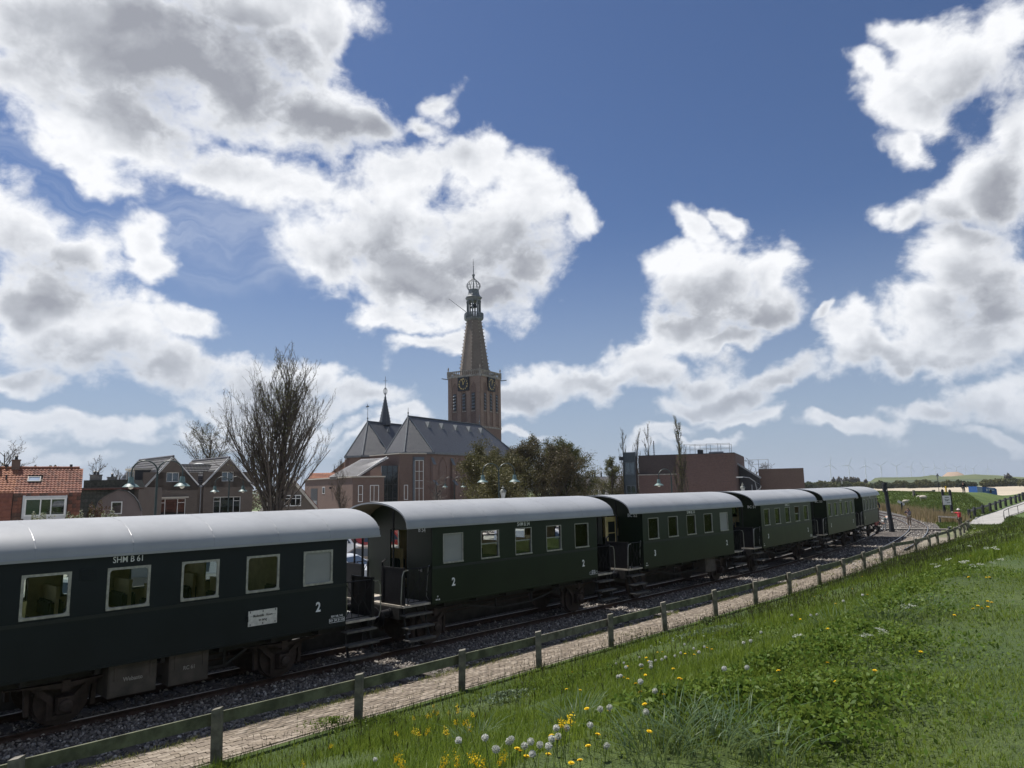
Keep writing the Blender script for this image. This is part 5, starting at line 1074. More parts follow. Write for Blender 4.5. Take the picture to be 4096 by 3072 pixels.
# ---- tower; local x to the right along the left-hand face, y away
TW = 6.72; tx = dirv(120); ty = dirv(30); tc_ = Vector((-5.5, 121.5, 0)) - tx * TW / 2 + ty * TW / 2
Mt = Matrix.Translation(tc_) @ Matrix.Rotation(R(-30), 4, 'Z'); hw = TW / 2
tower = MB().box(-hw, hw, -hw, hw, GZ, 23.9, 0, Mt).build('tower', brick_tower, church)
tp = lambda nm, mb, m_: mb.build(nm, m_, tower)
tp('string_course', MB().box(-hw - .12, hw + .12, -hw - .12, hw + .12, 14.75, 15.0, 0, Mt), stone_trim); MB().box(-hw - .05, hw + .05, -hw - .05, hw + .05, GZ, 14.75, 0, Mt).build('tower_base', brick_church, church)
recess = brick_mat('tower_recess_brick', (.135, .078, .06), (.18, .115, .09), (.2, .17, .15), bw=.24, bh=.085, stain=.3)
for f in range(2):
    Mf = Mt if f == 0 else Mt @ Matrix.Rotation(R(90), 4, 'Z')
    for fx in (-.29, .0, .29):
        x = fx * TW; zt = 22.75 if fx else 21.2
        o = lancet(1.12, zt - 15.3); i_ = lancet(.95, zt - 15.4); n = len(o)
        # recess modelled as a raised brick surround with a darker field set back in it
        tp('niche_field', MB().prism([(x + a, b + 15.35) for a, b in i_], -hw - .015, -hw + .05, 'xz', 0, Mf), recess)
        m = MB(); vs = [(x + a, -hw - .012, b + 15.3) for a, b in o] + [(x + a, -hw - .09, b + 15.3) for a, b in o] + [(x + a * 1.16, -hw - .09, b * 1.01 + 15.3) for a, b in o] + [(x + a * 1.16, -hw - .01, b * 1.01 + 15.3) for a, b in o]
        m.add(vs, [(k * n + i, k * n + (i + 1) % n, (k + 1) * n + (i + 1) % n, (k + 1) * n + i) for k in range(3) for i in range(n)], 0, Mf); tp('niche_arch', m, brick_tower)
        lv = MB().box(x - .30, x + .30, -hw - .03, -hw + .1, 17.85, 20.9, 0, Mf); op = tp('louvre_opening', lv, dark_paint)
        for k in range(5): MB().add([(x - .30, -hw - .035, 18.5 + k * .55), (x + .30, -hw - .035, 18.5 + k * .55), (x + .30, -hw - .22, 18.22 + k * .55), (x - .30, -hw - .22, 18.22 + k * .55), (x - .30, -hw - .035, 18.46 + k * .55), (x + .30, -hw - .035, 18.46 + k * .55), (x + .30, -hw - .22, 18.18 + k * .55), (x - .30, -hw - .22, 18.18 + k * .55)], [(0, 1, 2, 3), (7, 6, 5, 4), (2, 6, 7, 3), (0, 3, 7, 4), (1, 5, 6, 2)], 0, Mf).build('slat', lead, op)
        MB().box(x - .42, x + .42, -hw - .14, -hw, 17.6, 17.78, 0, Mf).build('sill', stone_trim, op)
    for fx in (-.5, -.145, .145, .5):
        x = fx * TW; d = .42 if abs(fx) < .3 else .30; x0, x1 = (x - d, x + d) if abs(fx) < .3 else ((x, x + .75) if fx < 0 else (x - .75, x)); 
        tp('pilaster', MB().box(x0, x1, -hw - .10, -hw - .002, 15.0, 22.0 if abs(fx) < .3 else 23.85, 0, Mf), brick_tower)
    gold = mat('gold_leaf', (.75, .55, .22), .4, metal=.4); cf = MB().box(-1.14, 1.14, -hw - .28, -hw - .1, 21.3, 23.72, 0, Mf).build('clock_face', mat('clock_black', (.012, .014, .02), .5), tower)
    m = MB()
    for k in range(4): a, b, c, d = [(-1.14, 1.14, 21.3, 21.38), (-1.14, 1.14, 23.64, 23.72), (-1.14, -1.06, 21.38, 23.64), (1.06, 1.14, 21.38, 23.64)][k]; m.box(a, b, -hw - .31, -hw - .28, c, d, 0, Mf)
    m.build('clock_rim', dark_paint, cf)
    nums_ = ['XII', 'I', 'II', 'III', 'IIII', 'V', 'VI', 'VII', 'VIII', 'IX', 'X', 'XI']
    for k, tx_ in enumerate(nums_):
        a = R(90 - 30 * k); me = text_mesh(tx_, .34, gold, bold=.03, sx=.8); o = bpy.data.objects.new('numeral', me); col.objects.link(o); o.parent = cf; o.matrix_local = Mf @ Matrix.Translation((.86 * math.cos(a), -hw - .285, 22.51 + .88 * math.sin(a))) @ Matrix.Rotation(R(90), 4, 'X') @ Matrix.Rotation(a - R(90), 4, 'Z')
    m = MB()
    for k in range(12): a = R(90 - 30 * k - 15); m.box(.9 * math.cos(a) - .03, .9 * math.cos(a) + .03, -hw - .30, -hw - .285, 22.51 + .9 * math.sin(a) - .03, 22.51 + .9 * math.sin(a) + .03, 0, Mf)
    m.build('minute_dots', gold, cf)
    for ang, L in ((90 + 16, .86), (90 - 28, .66)) if f == 0 else ((90 - 8, .62), (90 - 20, .86)): m = MB(); a = R(ang); p = lambda r_: Mf @ Vector((r_ * math.cos(a), -hw - .31, 22.5 + r_ * math.sin(a))); m.bar(tuple(p(-.15)), tuple(p(L)), .03, .07, up=tuple(Mf.to_3x3() @ Vector((-math.sin(a), 0, math.cos(a))))); m.build('clock_hand', gold, cf)
# parapet
tp('cornice', MB().box(-hw - .15, hw + .15, -hw - .15, hw + .15, 23.75, 23.95, 0, Mt), stone_trim)
for f in range(4):
    Mf = Mt @ Matrix.Rotation(R(90 * f), 4, 'Z'); m = MB().box(-hw - .1, hw + .1, -hw - .1, -hw + .12, 24.78, 24.95, 0, Mf).box(-hw - .1, hw + .1, -hw - .1, -hw + .12, 23.95, 24.1, 0, Mf); tp('parapet_rail', m, stone_trim)
    for k in range(17): x = -hw + .2 + k * (TW - .4) / 16; w = .16 if k % 4 == 0 else .07; MB().box(x - w / 2, x + w / 2, -hw - .06, -hw + .08, 24.1, 24.78, 0, Mf).box(x - w / 2 - .05, x + w / 2 + .05, -hw - .05, -hw + .07, 24.6, 24.78, 0, Mf).build('baluster', stone_trim, tower)
    MB().box(hw - .18, hw + .18, -hw - .18, -hw + .18, 23.95, 25.0, 0, Mf).lathe([(.10, 25.0), (.06, 25.15), (.16, 25.35), (.10, 25.6), (.02, 25.75)], 8, (hw, -hw, 0), 0, Mf).build('corner_finial', stone_trim, tower)
    MB().bar(tuple(Mf @ Vector((hw - .02, -hw + .02, 23.6))), tuple(Mf @ Vector((hw + .85, -hw - .85, 23.75))), .16, .14).build('gargoyle', lead, tower)
# spire
sp = MB().lathe([(2.78, 24.0), (2.72, 25.0), (1.36, 34.55)], 8, (0, 0, 0), 0, Mt, ph=R(22.5)).build('spire', spire_brick, church)
for k in range(8):
    m = MB(); a = R(22.5 + 45 * k)
    for j in range(15): t = (j + .5) / 15; r_ = 2.74 * (1 - t) + 1.38 * t; z = 25 + 9.4 * t; m.box(r_ - .05, r_ + .16, -.07, .07, z - .06, z + .10, 0, Mt @ Matrix.Rotation(a, 4, 'Z'))
    o = m.build('crockets', stone_trim, sp); o['kind'] = 'stuff'
gl = MB().lathe([(1.3, 34.3), (1.4, 34.5), (1.75, 34.75), (1.78, 34.95), (1.5, 34.96)], 8, (0, 0, 0), 0, Mt, ph=R(22.5)).build('gallery', lead, church)
for k in range(8):
    a0, a1 = R(22.5 + 45 * k), R(22.5 + 45 * (k + 1)); p0 = Vector((1.70 * math.cos(a0), 1.70 * math.sin(a0), 0)); p1 = Vector((1.70 * math.cos(a1), 1.70 * math.sin(a1), 0)); m = MB()
    m.bar(tuple(Mt @ (p0 + Vector((0, 0, 35.85)))), tuple(Mt @ (p1 + Vector((0, 0, 35.85)))), .12, .14)
    for j in range(6): q = Mt @ (p0 + (p1 - p0) * (j / 6)); m.tube([(q.x, q.y, 34.95), (q.x, q.y, 35.3), (q.x, q.y, 35.8)], [.05, .09, .05] if j else .1, 6)
    m.build('gallery_balustrade', lead, gl)
for k in range(8):
    a = R(22.5 + 45 * k); q = Mt @ Vector((1.18 * math.cos(a), 1.18 * math.sin(a), 0)); MB().box(q.x - .13, q.x + .13, q.y - .13, q.y + .13, 34.95, 38.2).box(q.x - .17, q.x + .17, q.y - .17, q.y + .17, 37.9, 38.2).build('lantern_column', lead, gl)
MB().lathe([(.14, 36.9), (.42, 36.95), (.40, 37.2), (.30, 37.6), (.1, 37.7)], 12, (.3, -.2, 0), 0, Mt).lathe([(.1, 37.0), (.3, 37.05), (.28, 37.3), (.1, 37.6)], 12, (-.5, .3, 0), 0, Mt).box(-.9, .9, -.05, .05, 37.6, 37.72, 0, Mt).build('bells', dark_paint, gl)
MB().lathe([(1.0, 38.15), (1.3, 38.2), (1.3, 38.4), (1.55, 38.75), (1.55, 38.9), (1.25, 39.1), (1.05, 39.5), (.96, 40.2), (.98, 40.35), (.9, 40.4)], 8, (0, 0, 0), 0, Mt, ph=R(22.5)).build('lantern_roof', lead, gl)
for k in range(12):
    a = R(30 * k); prof = [(.92, 40.35), (1.12, 40.6), (1.27, 41.0), (1.22, 41.4), (.9, 41.85), (.5, 42.15), (.2, 42.5), (.08, 42.9)]; MB().tube([tuple(Mt @ Vector((r_ * math.cos(a), r_ * math.sin(a), z))) for r_, z in prof], .05, 5).build('crown_rib', lead, gl)
m = MB()
for z, r_ in ((40.7, 1.16), (41.15, 1.26), (41.6, 1.08)): m.tube([tuple(Mt @ Vector((r_ * math.cos(R(20 * k)), r_ * math.sin(R(20 * k)), z))) for k in range(19)], .03, 4)
m.tube([tuple(Mt @ Vector((0, 0, z))) for z in (40.3, 43)], .08, 6); m.build('crown_rings', lead, gl)
MB().lathe([(.05, 42.8), (.2, 42.9), (.28, 43.1), (.2, 43.35), (.07, 43.45), (.08, 44.0), (.05, 44.7), (.12, 44.8), (.03, 44.95), (.02, 46.3)], 10, (0, 0, 0), 0, Mt).bar(tuple(Mt @ Vector((-.2, 0, 45.3))), tuple(Mt @ Vector((.2, 0, 45.3))), .05).bar(tuple(Mt @ Vector((-.14, 0, 45.6))), tuple(Mt @ Vector((.14, 0, 45.6))), .05).bar(tuple(Mt @ Vector((-.2, 0, 45.1))), tuple(Mt @ Vector((.2, 0, 45.1))), .04).build('spire_finial', lead, gl)
q0 = Mt @ Vector((-1.1, -.9, 36.2)); MB().tube([tuple(q0), (q0.x - 3.0, q0.y - .8, 38.45)], [.06, .035], 6).lathe([(.02, -.07), (.08, 0), (.02, .07)], 6, (q0.x - 3.0, q0.y - .8, 38.45)).build('flagpole', lead, gl)

# ---------------------------------------------------------------- trees
bark = mat('bark', (.075, .062, .050), .9, var=.35, scale=3)
bark_grey = mat('grey_bark', (.10, .088, .075), .9, var=.35, scale=3)
twig_m = mat('twig', (.070, .055, .044), .85, var=.3, scale=2)
twig_olive = mat('olive_twig', (.095, .085, .045), .85, var=.3, scale=2)
bud_leaf = leaf_mat('bud_leaf', (.10, .115, .030), (.16, .155, .05), .3)
olive_leaf = leaf_mat('olive_leaf', (.080, .074, .028), (.135, .115, .045), .12)
bronze_leaf = leaf_mat('bronze_leaf', (.070, .052, .032), (.105, .078, .044), .12)
green_leaf = leaf_mat('young_green_leaf', (.072, .078, .026), (.125, .122, .042), .15)
def segs_mesh(name, segs, m, parent, sides=4):
    """many tapered twigs as one mesh; segs rows are p0(3) p1(3) r0 r1"""
    S_ = np.asarray(segs, float); p0, p1, r0, r1 = S_[:, :3], S_[:, 3:6], S_[:, 6], S_[:, 7]; d = p1 - p0; d /= np.maximum(np.linalg.norm(d, axis=1, keepdims=True), 1e-9)
    ref = np.where(np.abs(d[:, 2:3]) < .9, np.array([[0, 0, 1.]]), np.array([[1., 0, 0]])); u = np.cross(d, ref); u /= np.linalg.norm(u, axis=1, keepdims=True); w = np.cross(d, u)
    an = np.arange(sides) * 2 * math.pi / sides; ring = u[:, None] * np.cos(an)[None, :, None] + w[:, None] * np.sin(an)[None, :, None]
    V = np.concatenate([p0[:, None] + ring * r0[:, None, None], p1[:, None] + ring * r1[:, None, None]], 1).reshape(-1, 3); n = len(S_); b = (np.arange(n) * 2 * sides)[:, None]
    k = np.arange(sides); kk = (k + 1) % sides; F = np.stack([b + k, b + kk, b + kk + sides, b + k + sides], -1).reshape(-1, 4)
    return np_obj(name, V, F, m, parent=parent)
def leaves_mesh(name, P, size, m, parent, rg, elong=1.6):
    n = len(P); a = rg.normal(size=(n, 3)); a /= np.linalg.norm(a, axis=1, keepdims=True); b = np.cross(a, rg.normal(size=(n, 3))); b /= np.linalg.norm(b, axis=1, keepdims=True)
    s = size * rg.uniform(.6, 1.4, (n, 1)); V = np.stack([P - a * s * elong / 2, P + b * s / 2, P + a * s * elong / 2, P - b * s / 2], 1).reshape(-1, 3)
    return np_obj(name, V, np.arange(n * 4).reshape(n, 4), m, parent=parent)
def grow(rg, base, h, spread, r0, levels=4, up=.6, first=.22, nb=(26, 7, 5, 3), ang=(38, 40, 42, 45), lens=(.55, .42, .38, .4), wob=.12, envelope=None, multi=1, sway=.35):
    """recursive branching; returns segments by level and tip points"""
    out = [[] for _ in range(levels + 1)]; tips = []
    def limb(p, d, L, r, lv, rad_t):
        n = 7 if lv == 0 else (5 if lv == 1 else (3 if lv < levels else 2)); pts = [p]; dirs = [d]; q = p; dd = d
        for i in range(n):
            dd = dd + rg.normal(size=3) * wob * (1 if lv else .35) + np.array([0, 0, up * (.16 if lv else .05)]); dd = dd / np.linalg.norm(dd); q2 = q + dd * L / n
            a, b = r * (1 - i / n * (1 - rad_t)), r * (1 - (i + 1) / n * (1 - rad_t)); out[min(lv, levels)].append((*q, *q2, a, b)); q = q2; pts.append(q); dirs.append(dd)
        if lv == levels: tips.append(q); return
        k = nb[lv]; k = max(1, int(k * rg.uniform(.75, 1.25)))
        for j in range(k):
            t = (first if lv == 0 else .18) + (1 - (first if lv == 0 else .18)) * (j + rg.uniform(0, 1)) / k; i = min(int(t * n), n - 1); f = t * n - i; bp = pts[i] * (1 - f) + pts[i + 1] * f; bd = dirs[i + 1]
            a = R(ang[lv] * rg.uniform(.6, 1.3)); ax = np.cross(bd, rg.normal(size=3)); ax /= np.linalg.norm(ax); nd = bd * math.cos(a) + np.cross(ax, bd) * math.sin(a); nd[2] += up * .35; nd /= np.linalg.norm(nd)
            ll = lens[lv] * L * rg.uniform(.6, 1.15)
            if lv == 0: ll = lens[0] * h * (envelope(t) if envelope else (1 - .55 * t)) * rg.uniform(.75, 1.15)
            limb(bp, nd, ll, max(.004, r * (1 - t * .75) * (.5 if lv == 0 else .55)), lv + 1, .35)
        if lv > 0: tips.append(q)
    for k in range(multi):
        a = rg.uniform(0, 6.28) if multi > 1 else 0; tl = sway * (k > 0); limb(np.array(base, float) + np.array([math.cos(a), math.sin(a), 0]) * .25 * (k > 0), np.array([math.cos(a) * tl, math.sin(a) * tl, 1.]) / math.hypot(1, tl), h * (1 if k == 0 else rg.uniform(.75, .98)), r0 * (1 if k == 0 else .7), 0, .18)
    return out, np.array(tips)
def tree(name, label, cat, loc, h, seed, group=None, leaf=None, leafn=0, lsize=.06, bk=None, tw=None, twmin=.007, **kw):
    rg = np.random.default_rng(seed); t = thing(name, label, cat, loc, 0, group); lv, tips = grow(rg, (0, 0, 0), h, 0, **kw)
    segs_mesh('trunk', lv[0], bk or bark, t, 7); 
    if lv[1]: segs_mesh('limbs', lv[1], bk or bark, t, 5)
    fine = np.array([s for l in lv[2:] for s in l]); fine[:, 6:] = np.maximum(fine[:, 6:], twmin); segs_mesh('twigs', fine, tw or twig_m, t, 3)
    if leaf:
        src = fine[:, 3:6]; P = src[rg.integers(0, len(src), leafn)] + rg.normal(size=(leafn, 3)) * lsize * 2.2; leaves_mesh('crown', P, lsize, leaf, t, rg)
    return t
def at_px(px, py, Y, z=None):
    p = hp(px, py, Y); return (p.x, p.y, GZ if z is None else z)
# the tall upright tree behind the first coach
tree('tall_tree', 'tall bare upright tree with many steep branches behind the nearest coach', 'tree', at_px(1105, 2000, 50), 12.4, 11, None, bud_leaf, 7000, .045, twmin=.0075,
     r0=.26, levels=4, up=.62, first=.08, nb=(27, 9, 6, 4), ang=(42, 28, 32, 36), lens=(.66, .46, .36, .32), wob=.07, envelope=lambda t: max(.22, 1 - .78 * t), multi=3, sway=.12)
tree('round_bare_tree', 'wide bare tree with rounded crown behind the gabled houses', 'tree', at_px(815, 1950, 100), 12.0, 21, 'bare winter trees', bud_leaf, 3000, .07, twmin=.014, r0=.35, levels=4, up=.35, first=.3, nb=(17, 8, 6, 4), ang=(55, 42, 42, 45), lens=(.62, .5, .42, .4), wob=.12)
tree('bare_tree', 'bare tree half hidden by the chimney at the far left', 'tree', at_px(10, 1950, 85), 9.8, 31, 'bare winter trees', None, 0, twmin=.012, r0=.25, levels=4, up=.4, first=.3, nb=(12, 7, 5, 3), ang=(50, 42, 42, 45), lens=(.5, .5, .42, .4), wob=.13)
tree('bare_tree', 'small far bare tree left of the gabled houses', 'tree', at_px(455, 1950, 130), 7.8, 32, 'bare winter trees', None, 0, twmin=.015, r0=.25, levels=4, up=.4, first=.3, nb=(12, 7, 5, 3), ang=(52, 42, 42, 45), lens=(.6, .5, .42, .4), wob=.13)
tree('bare_tree', 'far bare tree just behind the rendered chimneys', 'tree', at_px(385, 1950, 120), 9.2, 33, 'bare winter trees', None, 0, twmin=.015, r0=.25, levels=4, up=.4, first=.3, nb=(12, 7, 5, 3), ang=(50, 42, 42, 45), lens=(.45, .5, .42, .4), wob=.13)
tree('young_tree', 'slender young bare tree in front of the parish hall', 'tree', at_px(1367, 2000, 62), 6.3, 41, None, bronze_leaf, 1200, .035, twmin=.007, r0=.07, levels=3, up=.7, first=.2, nb=(22, 8, 5), ang=(44, 38, 40), lens=(.32, .45, .42), wob=.09)
tree('pollard_tree', 'knobbly pollarded tree in front of the church windows', 'tree', at_px(1750, 2000, 72), 5.4, 51, None, None, 0, bk=bark_grey, tw=bark_grey, twmin=.018, r0=.22, levels=2, up=.35, first=.3, nb=(15, 5), ang=(58, 42), lens=(.42, .5), wob=.16)
def leafy(label, px, Y, h, seed, leaf, n, group='budding trees right of the church', rad=.80, tw=twig_olive, ls=.085):
    return tree('budding_tree', label, 'tree', at_px(px, 1990, Y), h * .86, seed, group, leaf, int(n * 1.7), ls, tw=tw, twmin=.014, r0=.22, levels=4, up=.34, first=.08, nb=(22, 8, 6, 4), ang=(60, 44, 42, 45), lens=(rad, .5, .42, .4), wob=.12, envelope=lambda t: .95 - .55 * t)
leafy('olive budding tree beside the church windows', 1935, 74, 7.6, 61, olive_leaf, 14000); leafy('brownish budding tree second from the church', 2060, 84, 9.0, 62, bronze_leaf, 15000)
leafy('tall brown-green budding tree in the middle of the row', 2165, 88, 9.6, 63, olive_leaf, 17000); leafy('densest green-brown budding tree at the right end of the row', 2270, 84, 9.4, 64, green_leaf, 20000, rad=.6)
leafy('broad brown budding tree filling the gap at the right of the row', 2215, 80, 8.0, 68, bronze_leaf, 12000, rad=.9); leafy('broad olive budding tree behind the double lamp', 2010, 80, 7.6, 69, olive_leaf, 12000, rad=.9)
leafy('low olive budding tree close behind the coach roof', 1990, 66, 5.6, 65, olive_leaf, 9000)
leafy('airy pale green tree alone before the terrace', 2448, 100, 8.4, 66, green_leaf, 5000, 'small trees by the terrace', .42); leafy('airy brown tree hard by the glass stair window', 2520, 96, 8.3, 67, bronze_leaf, 2500, 'small trees by the terrace', .40)
tree('narrow_poplar', 'narrow bare poplar in front of the modern brick building', 'tree', at_px(2728, 1980, 76), 10.6, 71, None, bud_leaf, 2500, .045, twmin=.011, r0=.16, levels=4, up=1.1, first=.08, nb=(28, 8, 5, 3), ang=(30, 25, 28, 32), lens=(.34, .42, .38, .36), wob=.07, envelope=lambda t: .9 - .6 * t)
for i, (px, Y, h) in enumerate(((2497, 108, 11.0), (2545, 106, 10.6), (2600, 107, 11.2))):
    tree('narrow_poplar', ('bare poplar tips behind the canopy of the brick building', 'bare poplar tips between the canopy and the antenna', 'bare poplar tips beside the roof antenna')[i], 'tree', at_px(px, 1980, Y), h + .8, 80 + i, 'poplars behind the brick building', bud_leaf, 600, .05, twmin=.013, r0=.14, levels=3, up=1.1, first=.1, nb=(22, 7, 4), ang=(26, 25, 28), lens=(.28, .4, .4), wob=.08)
tree('bare_tree', 'round bare tree at the right end of the brown brick block', 'tree', at_px(3040, 1980, 112), 7.0, 91, 'bare winter trees', None, 0, twmin=.014, r0=.2, levels=4, up=.3, first=.15, nb=(14, 8, 5, 3), ang=(58, 42, 42, 45), lens=(.55, .5, .42, .4), wob=.13)
# shrubs between train and houses, budding shoots behind the red roof
def shrub(name, label, px, py, Y, r_, hgt, leaf, n, seed, ls=.06, group=None, wh=0):
    rg = np.random.default_rng(seed); p = hp(px, py, Y); t = thing(name, label, 'shrub', (p.x, p.y, GZ), 0, group); top = p.z - GZ
    k = rg.normal(size=(n, 3)); k /= np.linalg.norm(k, axis=1, keepdims=True); k *= (rg.random((n, 1)) ** .45); P = k * np.array([r_, r_, hgt]) * (1 + .25 * np.sin(k[:, :1] * 9 + k[:, 1:2] * 7)) + np.array([0, 0, top - hgt])
    leaves_mesh('crown', P, ls, leaf, t, rg); sg = [(0, 0, 0, *(P[i] * [.6, .6, 1]), .02, .008) for i in range(0, n, max(1, n // 40))]; segs_mesh('stems', sg, twig_m, t, 3)
    if wh: leaves_mesh('blossom', P[P[:, 2] > top - hgt * .6][:wh], ls * 1.2, white_bloom, t, rg, 1.0)
    return t
white_bloom = leaf_mat('white_bloom', (.45, .47, .36), (.62, .62, .52), .2); red_leaf = leaf_mat('dark_red_leaf', (.06, .022, .025), (.10, .03, .035), .25)
for i, (px, py, r_) in enumerate(((165, 2056, .75), (312, 2048, .85), (440, 2046, .6))): shrub('flowering_shrub', ('pale flowering shrub under the white dormer window', 'pale flowering shrub at the right corner of the red house', 'pale flowering shrub beside the brick outbuilding window')[i], px, py, 40, r_, .9, green_leaf, 1500, 100 + i, .07, 'pale flowering shrubs', 380)
shrub('red_shrub', 'dark red-leaved shrub in front of the brick outbuilding', 392, 2015, 52, .9, 1.3, red_leaf, 2600, 104, .08)
def shoots(label, px, Y, z0, h, n, seed):
    rg = np.random.default_rng(seed); p = hp(px, 1880, Y); t = thing('budding_tree', label, 'tree', (p.x, p.y, GZ)); sg = []; P = []
    for k in range(n):
        a = np.array([rg.normal() * .9, rg.normal() * .5, z0]); b = a + np.array([rg.normal() * .35 + .25, rg.normal() * .3, h * rg.uniform(.4, 1)]); sg += [(*a, *b, .03, .012), (*(a * [.2, .2, .5]), *a, .05, .03)]; P += [a + (b - a) * f + rg.normal(size=3) * .05 for f in rg.random(26) ** .6]
    sg.append((0, 0, 0, 0, 0, z0 * .6, .14, .1)); segs_mesh('branches', sg, twig_m, t, 4); leaves_mesh('crown', np.array(P), .12, bronze_leaf, t, rg, 1.8); return t
shoots('tree with leafy upright shoots just behind the red roof ridge', 95, 60, 6.0, 1.2, 9, 110); shoots('tree with budding shoots behind the skylight end of the red roof', 165, 60, 6.0, 1.0, 14, 111)

# ---------------------------------------------------------------- fences, lamps, signs
FS = [-3.4, -.6, 2.2, 4.95, 7.64, 10.2, 13.2, 16.0, 19.2, 22.2, 25.3, 28.6, 32.0, 35.5, 39.1, 42.8, 46.4, 49.8, 53.0, 56.2, 59.3, 62.5, 65.6, 68.7, 71.5]
fen = thing('post_and_rail_fence', 'long low weathered wooden fence with a single rail between brick path and grass bank', 'fence', P3(4.95, 4.5, -.12))
r3 = random.Random(9); fence_w = [mat('fence_wood_a', (.155, .145, .115), .9, var=.4, scale=5, bump=.7, bscale=26, stain=.5), mat('fence_wood_b', (.19, .175, .145), .9, var=.4, scale=5, bump=.7, bscale=26, stain=.45)]
green_wood = mat('algae_board', (.12, .125, .08), .9, var=.45, scale=3, bump=.7, bscale=22, stain=.5)
fo = fen.location
for i, s in enumerate(FS):
    p = P3(s, float(fence_o(s)), -.25) - fo; w = .072; h = .96 + r3.uniform(-.03, .03); m = MB()
    m.add([(-w, -w, 0), (w, -w, 0), (w, w, 0), (-w, w, 0), (-w, -w, h - .03), (w, -w, h), (w, w, h + .0), (-w, w, h - .03)], [(3, 2, 1, 0), (4, 5, 6, 7), (0, 1, 5, 4), (1, 2, 6, 5), (2, 3, 7, 6), (3, 0, 4, 7)])
    m.build('post', r3.choice(fence_w), fen, p, rz_at(s) + r3.uniform(-.05, .05)).rotation_euler[:2] = (r3.uniform(-.03, .03), r3.uniform(-.03, .03))
    if i < len(FS) - 1:
        s2 = FS[i + 1]; a = P3(s - .02, float(fence_o(s)) - .10, .50 + r3.uniform(-.02, .02)) - fo; b = P3(s2 + .02, float(fence_o(s2)) - .10, .50 + r3.uniform(-.02, .02)) - fo
        MB().bar(tuple(a), tuple(b), .038, .19).build('rail', green_wood if i < 5 or r3.random() < .3 else r3.choice(fence_w), fen)
lamp_green = mat('lamp_dark_green', (.022, .038, .036), .45, var=.15); shade_m = mat('lamp_shade_green', (.10, .16, .155), .5, var=.12); bulb_m = mat('lamp_globe', (.62, .58, .48), .3)
def arc_lamp(label, x, y, H, group, ang, arms=2, sc_=1., cat='street lamp'):
    t = thing('street_lamp', label, cat, (x, y, GZ), ang, group); MB().tube([(0, 0, 0), (0, 0, 1.1), (0, 0, H - .55 * sc_)], [.085 * sc_, .07 * sc_, .045 * sc_], 8).build('pole', lamp_green, t); H -= GZ * 0
    for k in range(arms):
        sg = 1 if k == 0 else -1; R1 = .50 * sc_
        pts = [(0, 0, H - .75 * sc_)] + [(sg * (R1 - R1 * math.cos(R(a))), 0, H - R1 + R1 * math.sin(R(a))) for a in range(0, 181, 15)] + [(sg * 2 * R1, 0, H - R1 - .22 * sc_)]
        MB().tube(pts, .030 * sc_, 6).build('arm', lamp_green, t)
        c = (sg * 2 * R1, 0, H - R1 - .55 * sc_); sh = MB().lathe([(.09 * sc_, .36 * sc_), (.10 * sc_, .33 * sc_), (.13 * sc_, .08 * sc_), (.20 * sc_, .05 * sc_), (.33 * sc_, -.06 * sc_), (.33 * sc_, -.075 * sc_), (.12 * sc_, .0)], 16, c, 0).build('lamp_shade', [shade_m, lamp_green], t, smooth=True)
        MB().lathe([(.02, -.17 * sc_), (.09 * sc_, -.13 * sc_), (.11 * sc_, -.05 * sc_), (.08 * sc_, .02 * sc_)], 10, c).build('globe', bulb_m, sh)
G2 = 'double armed swan-neck street lamps'; G1 = 'single armed swan-neck street lamps'
arc_lamp('nearest double swan-neck lamp, in front of the left brick gable', -15.45, 31, 5.85, G2, R(20)); arc_lamp('double swan-neck lamp before the right-hand brick gable', -19.86, 50, 5.55, G2, R(15), sc_=.92); arc_lamp('double swan-neck lamp before the olive trees', -.85, 41, 5.83, G2, R(18), sc_=.95); arc_lamp('double swan-neck lamp in front of the church windows', -6.47, 78, 5.78, G2, R(10))
arc_lamp('single swan-neck lamp at the right end of the budding trees', 9.43, 95, 5.53, G1, R(180), 1, 1.15); arc_lamp('single swan-neck lamp among the olive trees', -4.53, 105, 5.5, G1, R(0), 1, 1.15); arc_lamp('single swan-neck lamp arching in front of the brick building', 13.63, 62, 5.84, G1, R(200), 1, 1.25)
def lantern(label, x, y, H, group='old lantern street lamps', sc_=1., black=False):
    t = thing('lantern_post', label, 'street lamp', (x, y, GZ), 0, group); mm = dark_paint if black else lamp_green
    MB().tube([(0, 0, 0), (0, 0, .5), (0, 0, H - .75 * sc_)], [.09, .055, .04], 8).build('pole', mm, t); m = MB().lathe([(.09, 0), (.17, .42)], 4, (0, 0, H - .75 * sc_)); m.build('lantern_glass', mat('lantern_glass', (.45, .47, .45), .2, spec=.8), t)
    MB().lathe([(.22, 0), (.21, .03), (.16, .13), (.07, .20), (.07, .27), (.11, .29), (.03, .33), (.015, .45)], 10, (0, 0, H - .33 * sc_)).build('lantern_roof', mm if black else mat('old_copper', (.15, .16, .14), .5), t)
lantern('lantern with domed cap peeping over the second coach roof', -.68, 45, 4.50); lantern('lantern with domed cap peeping over the third coach roof', 17.53, 55, 4.45); lantern('tiny far lantern just above the fourth coach roof', 52.6, 115, 5.0, black=True)
lantern('black lantern post alone on the far dike', *so2xy(119, 12.3)[:0] or (float(so2xy(121, 13.0)[0]), float(so2xy(121, 13.0)[1])), 5.55, black=True)
t = thing('modern_lamp', 'modern pale grey street lamp beside the brown brick block', 'street lamp', (26.1, 80, GZ)); MB().tube([(1.0, 0, 0), (1.0, 0, 3.6), (.8, 0, 4.7), (.2, 0, 5.15), (-.6, 0, 5.25)], .05, 8).build('pole', zinc, t); MB().box(-1.25, -.55, -.12, .12, 5.16, 5.28).build('lamp_head', white_paint, t)
tar = mat('tarred_timber', (.016, .018, .022), .7, var=.3, scale=4, bump=.5, bscale=14)
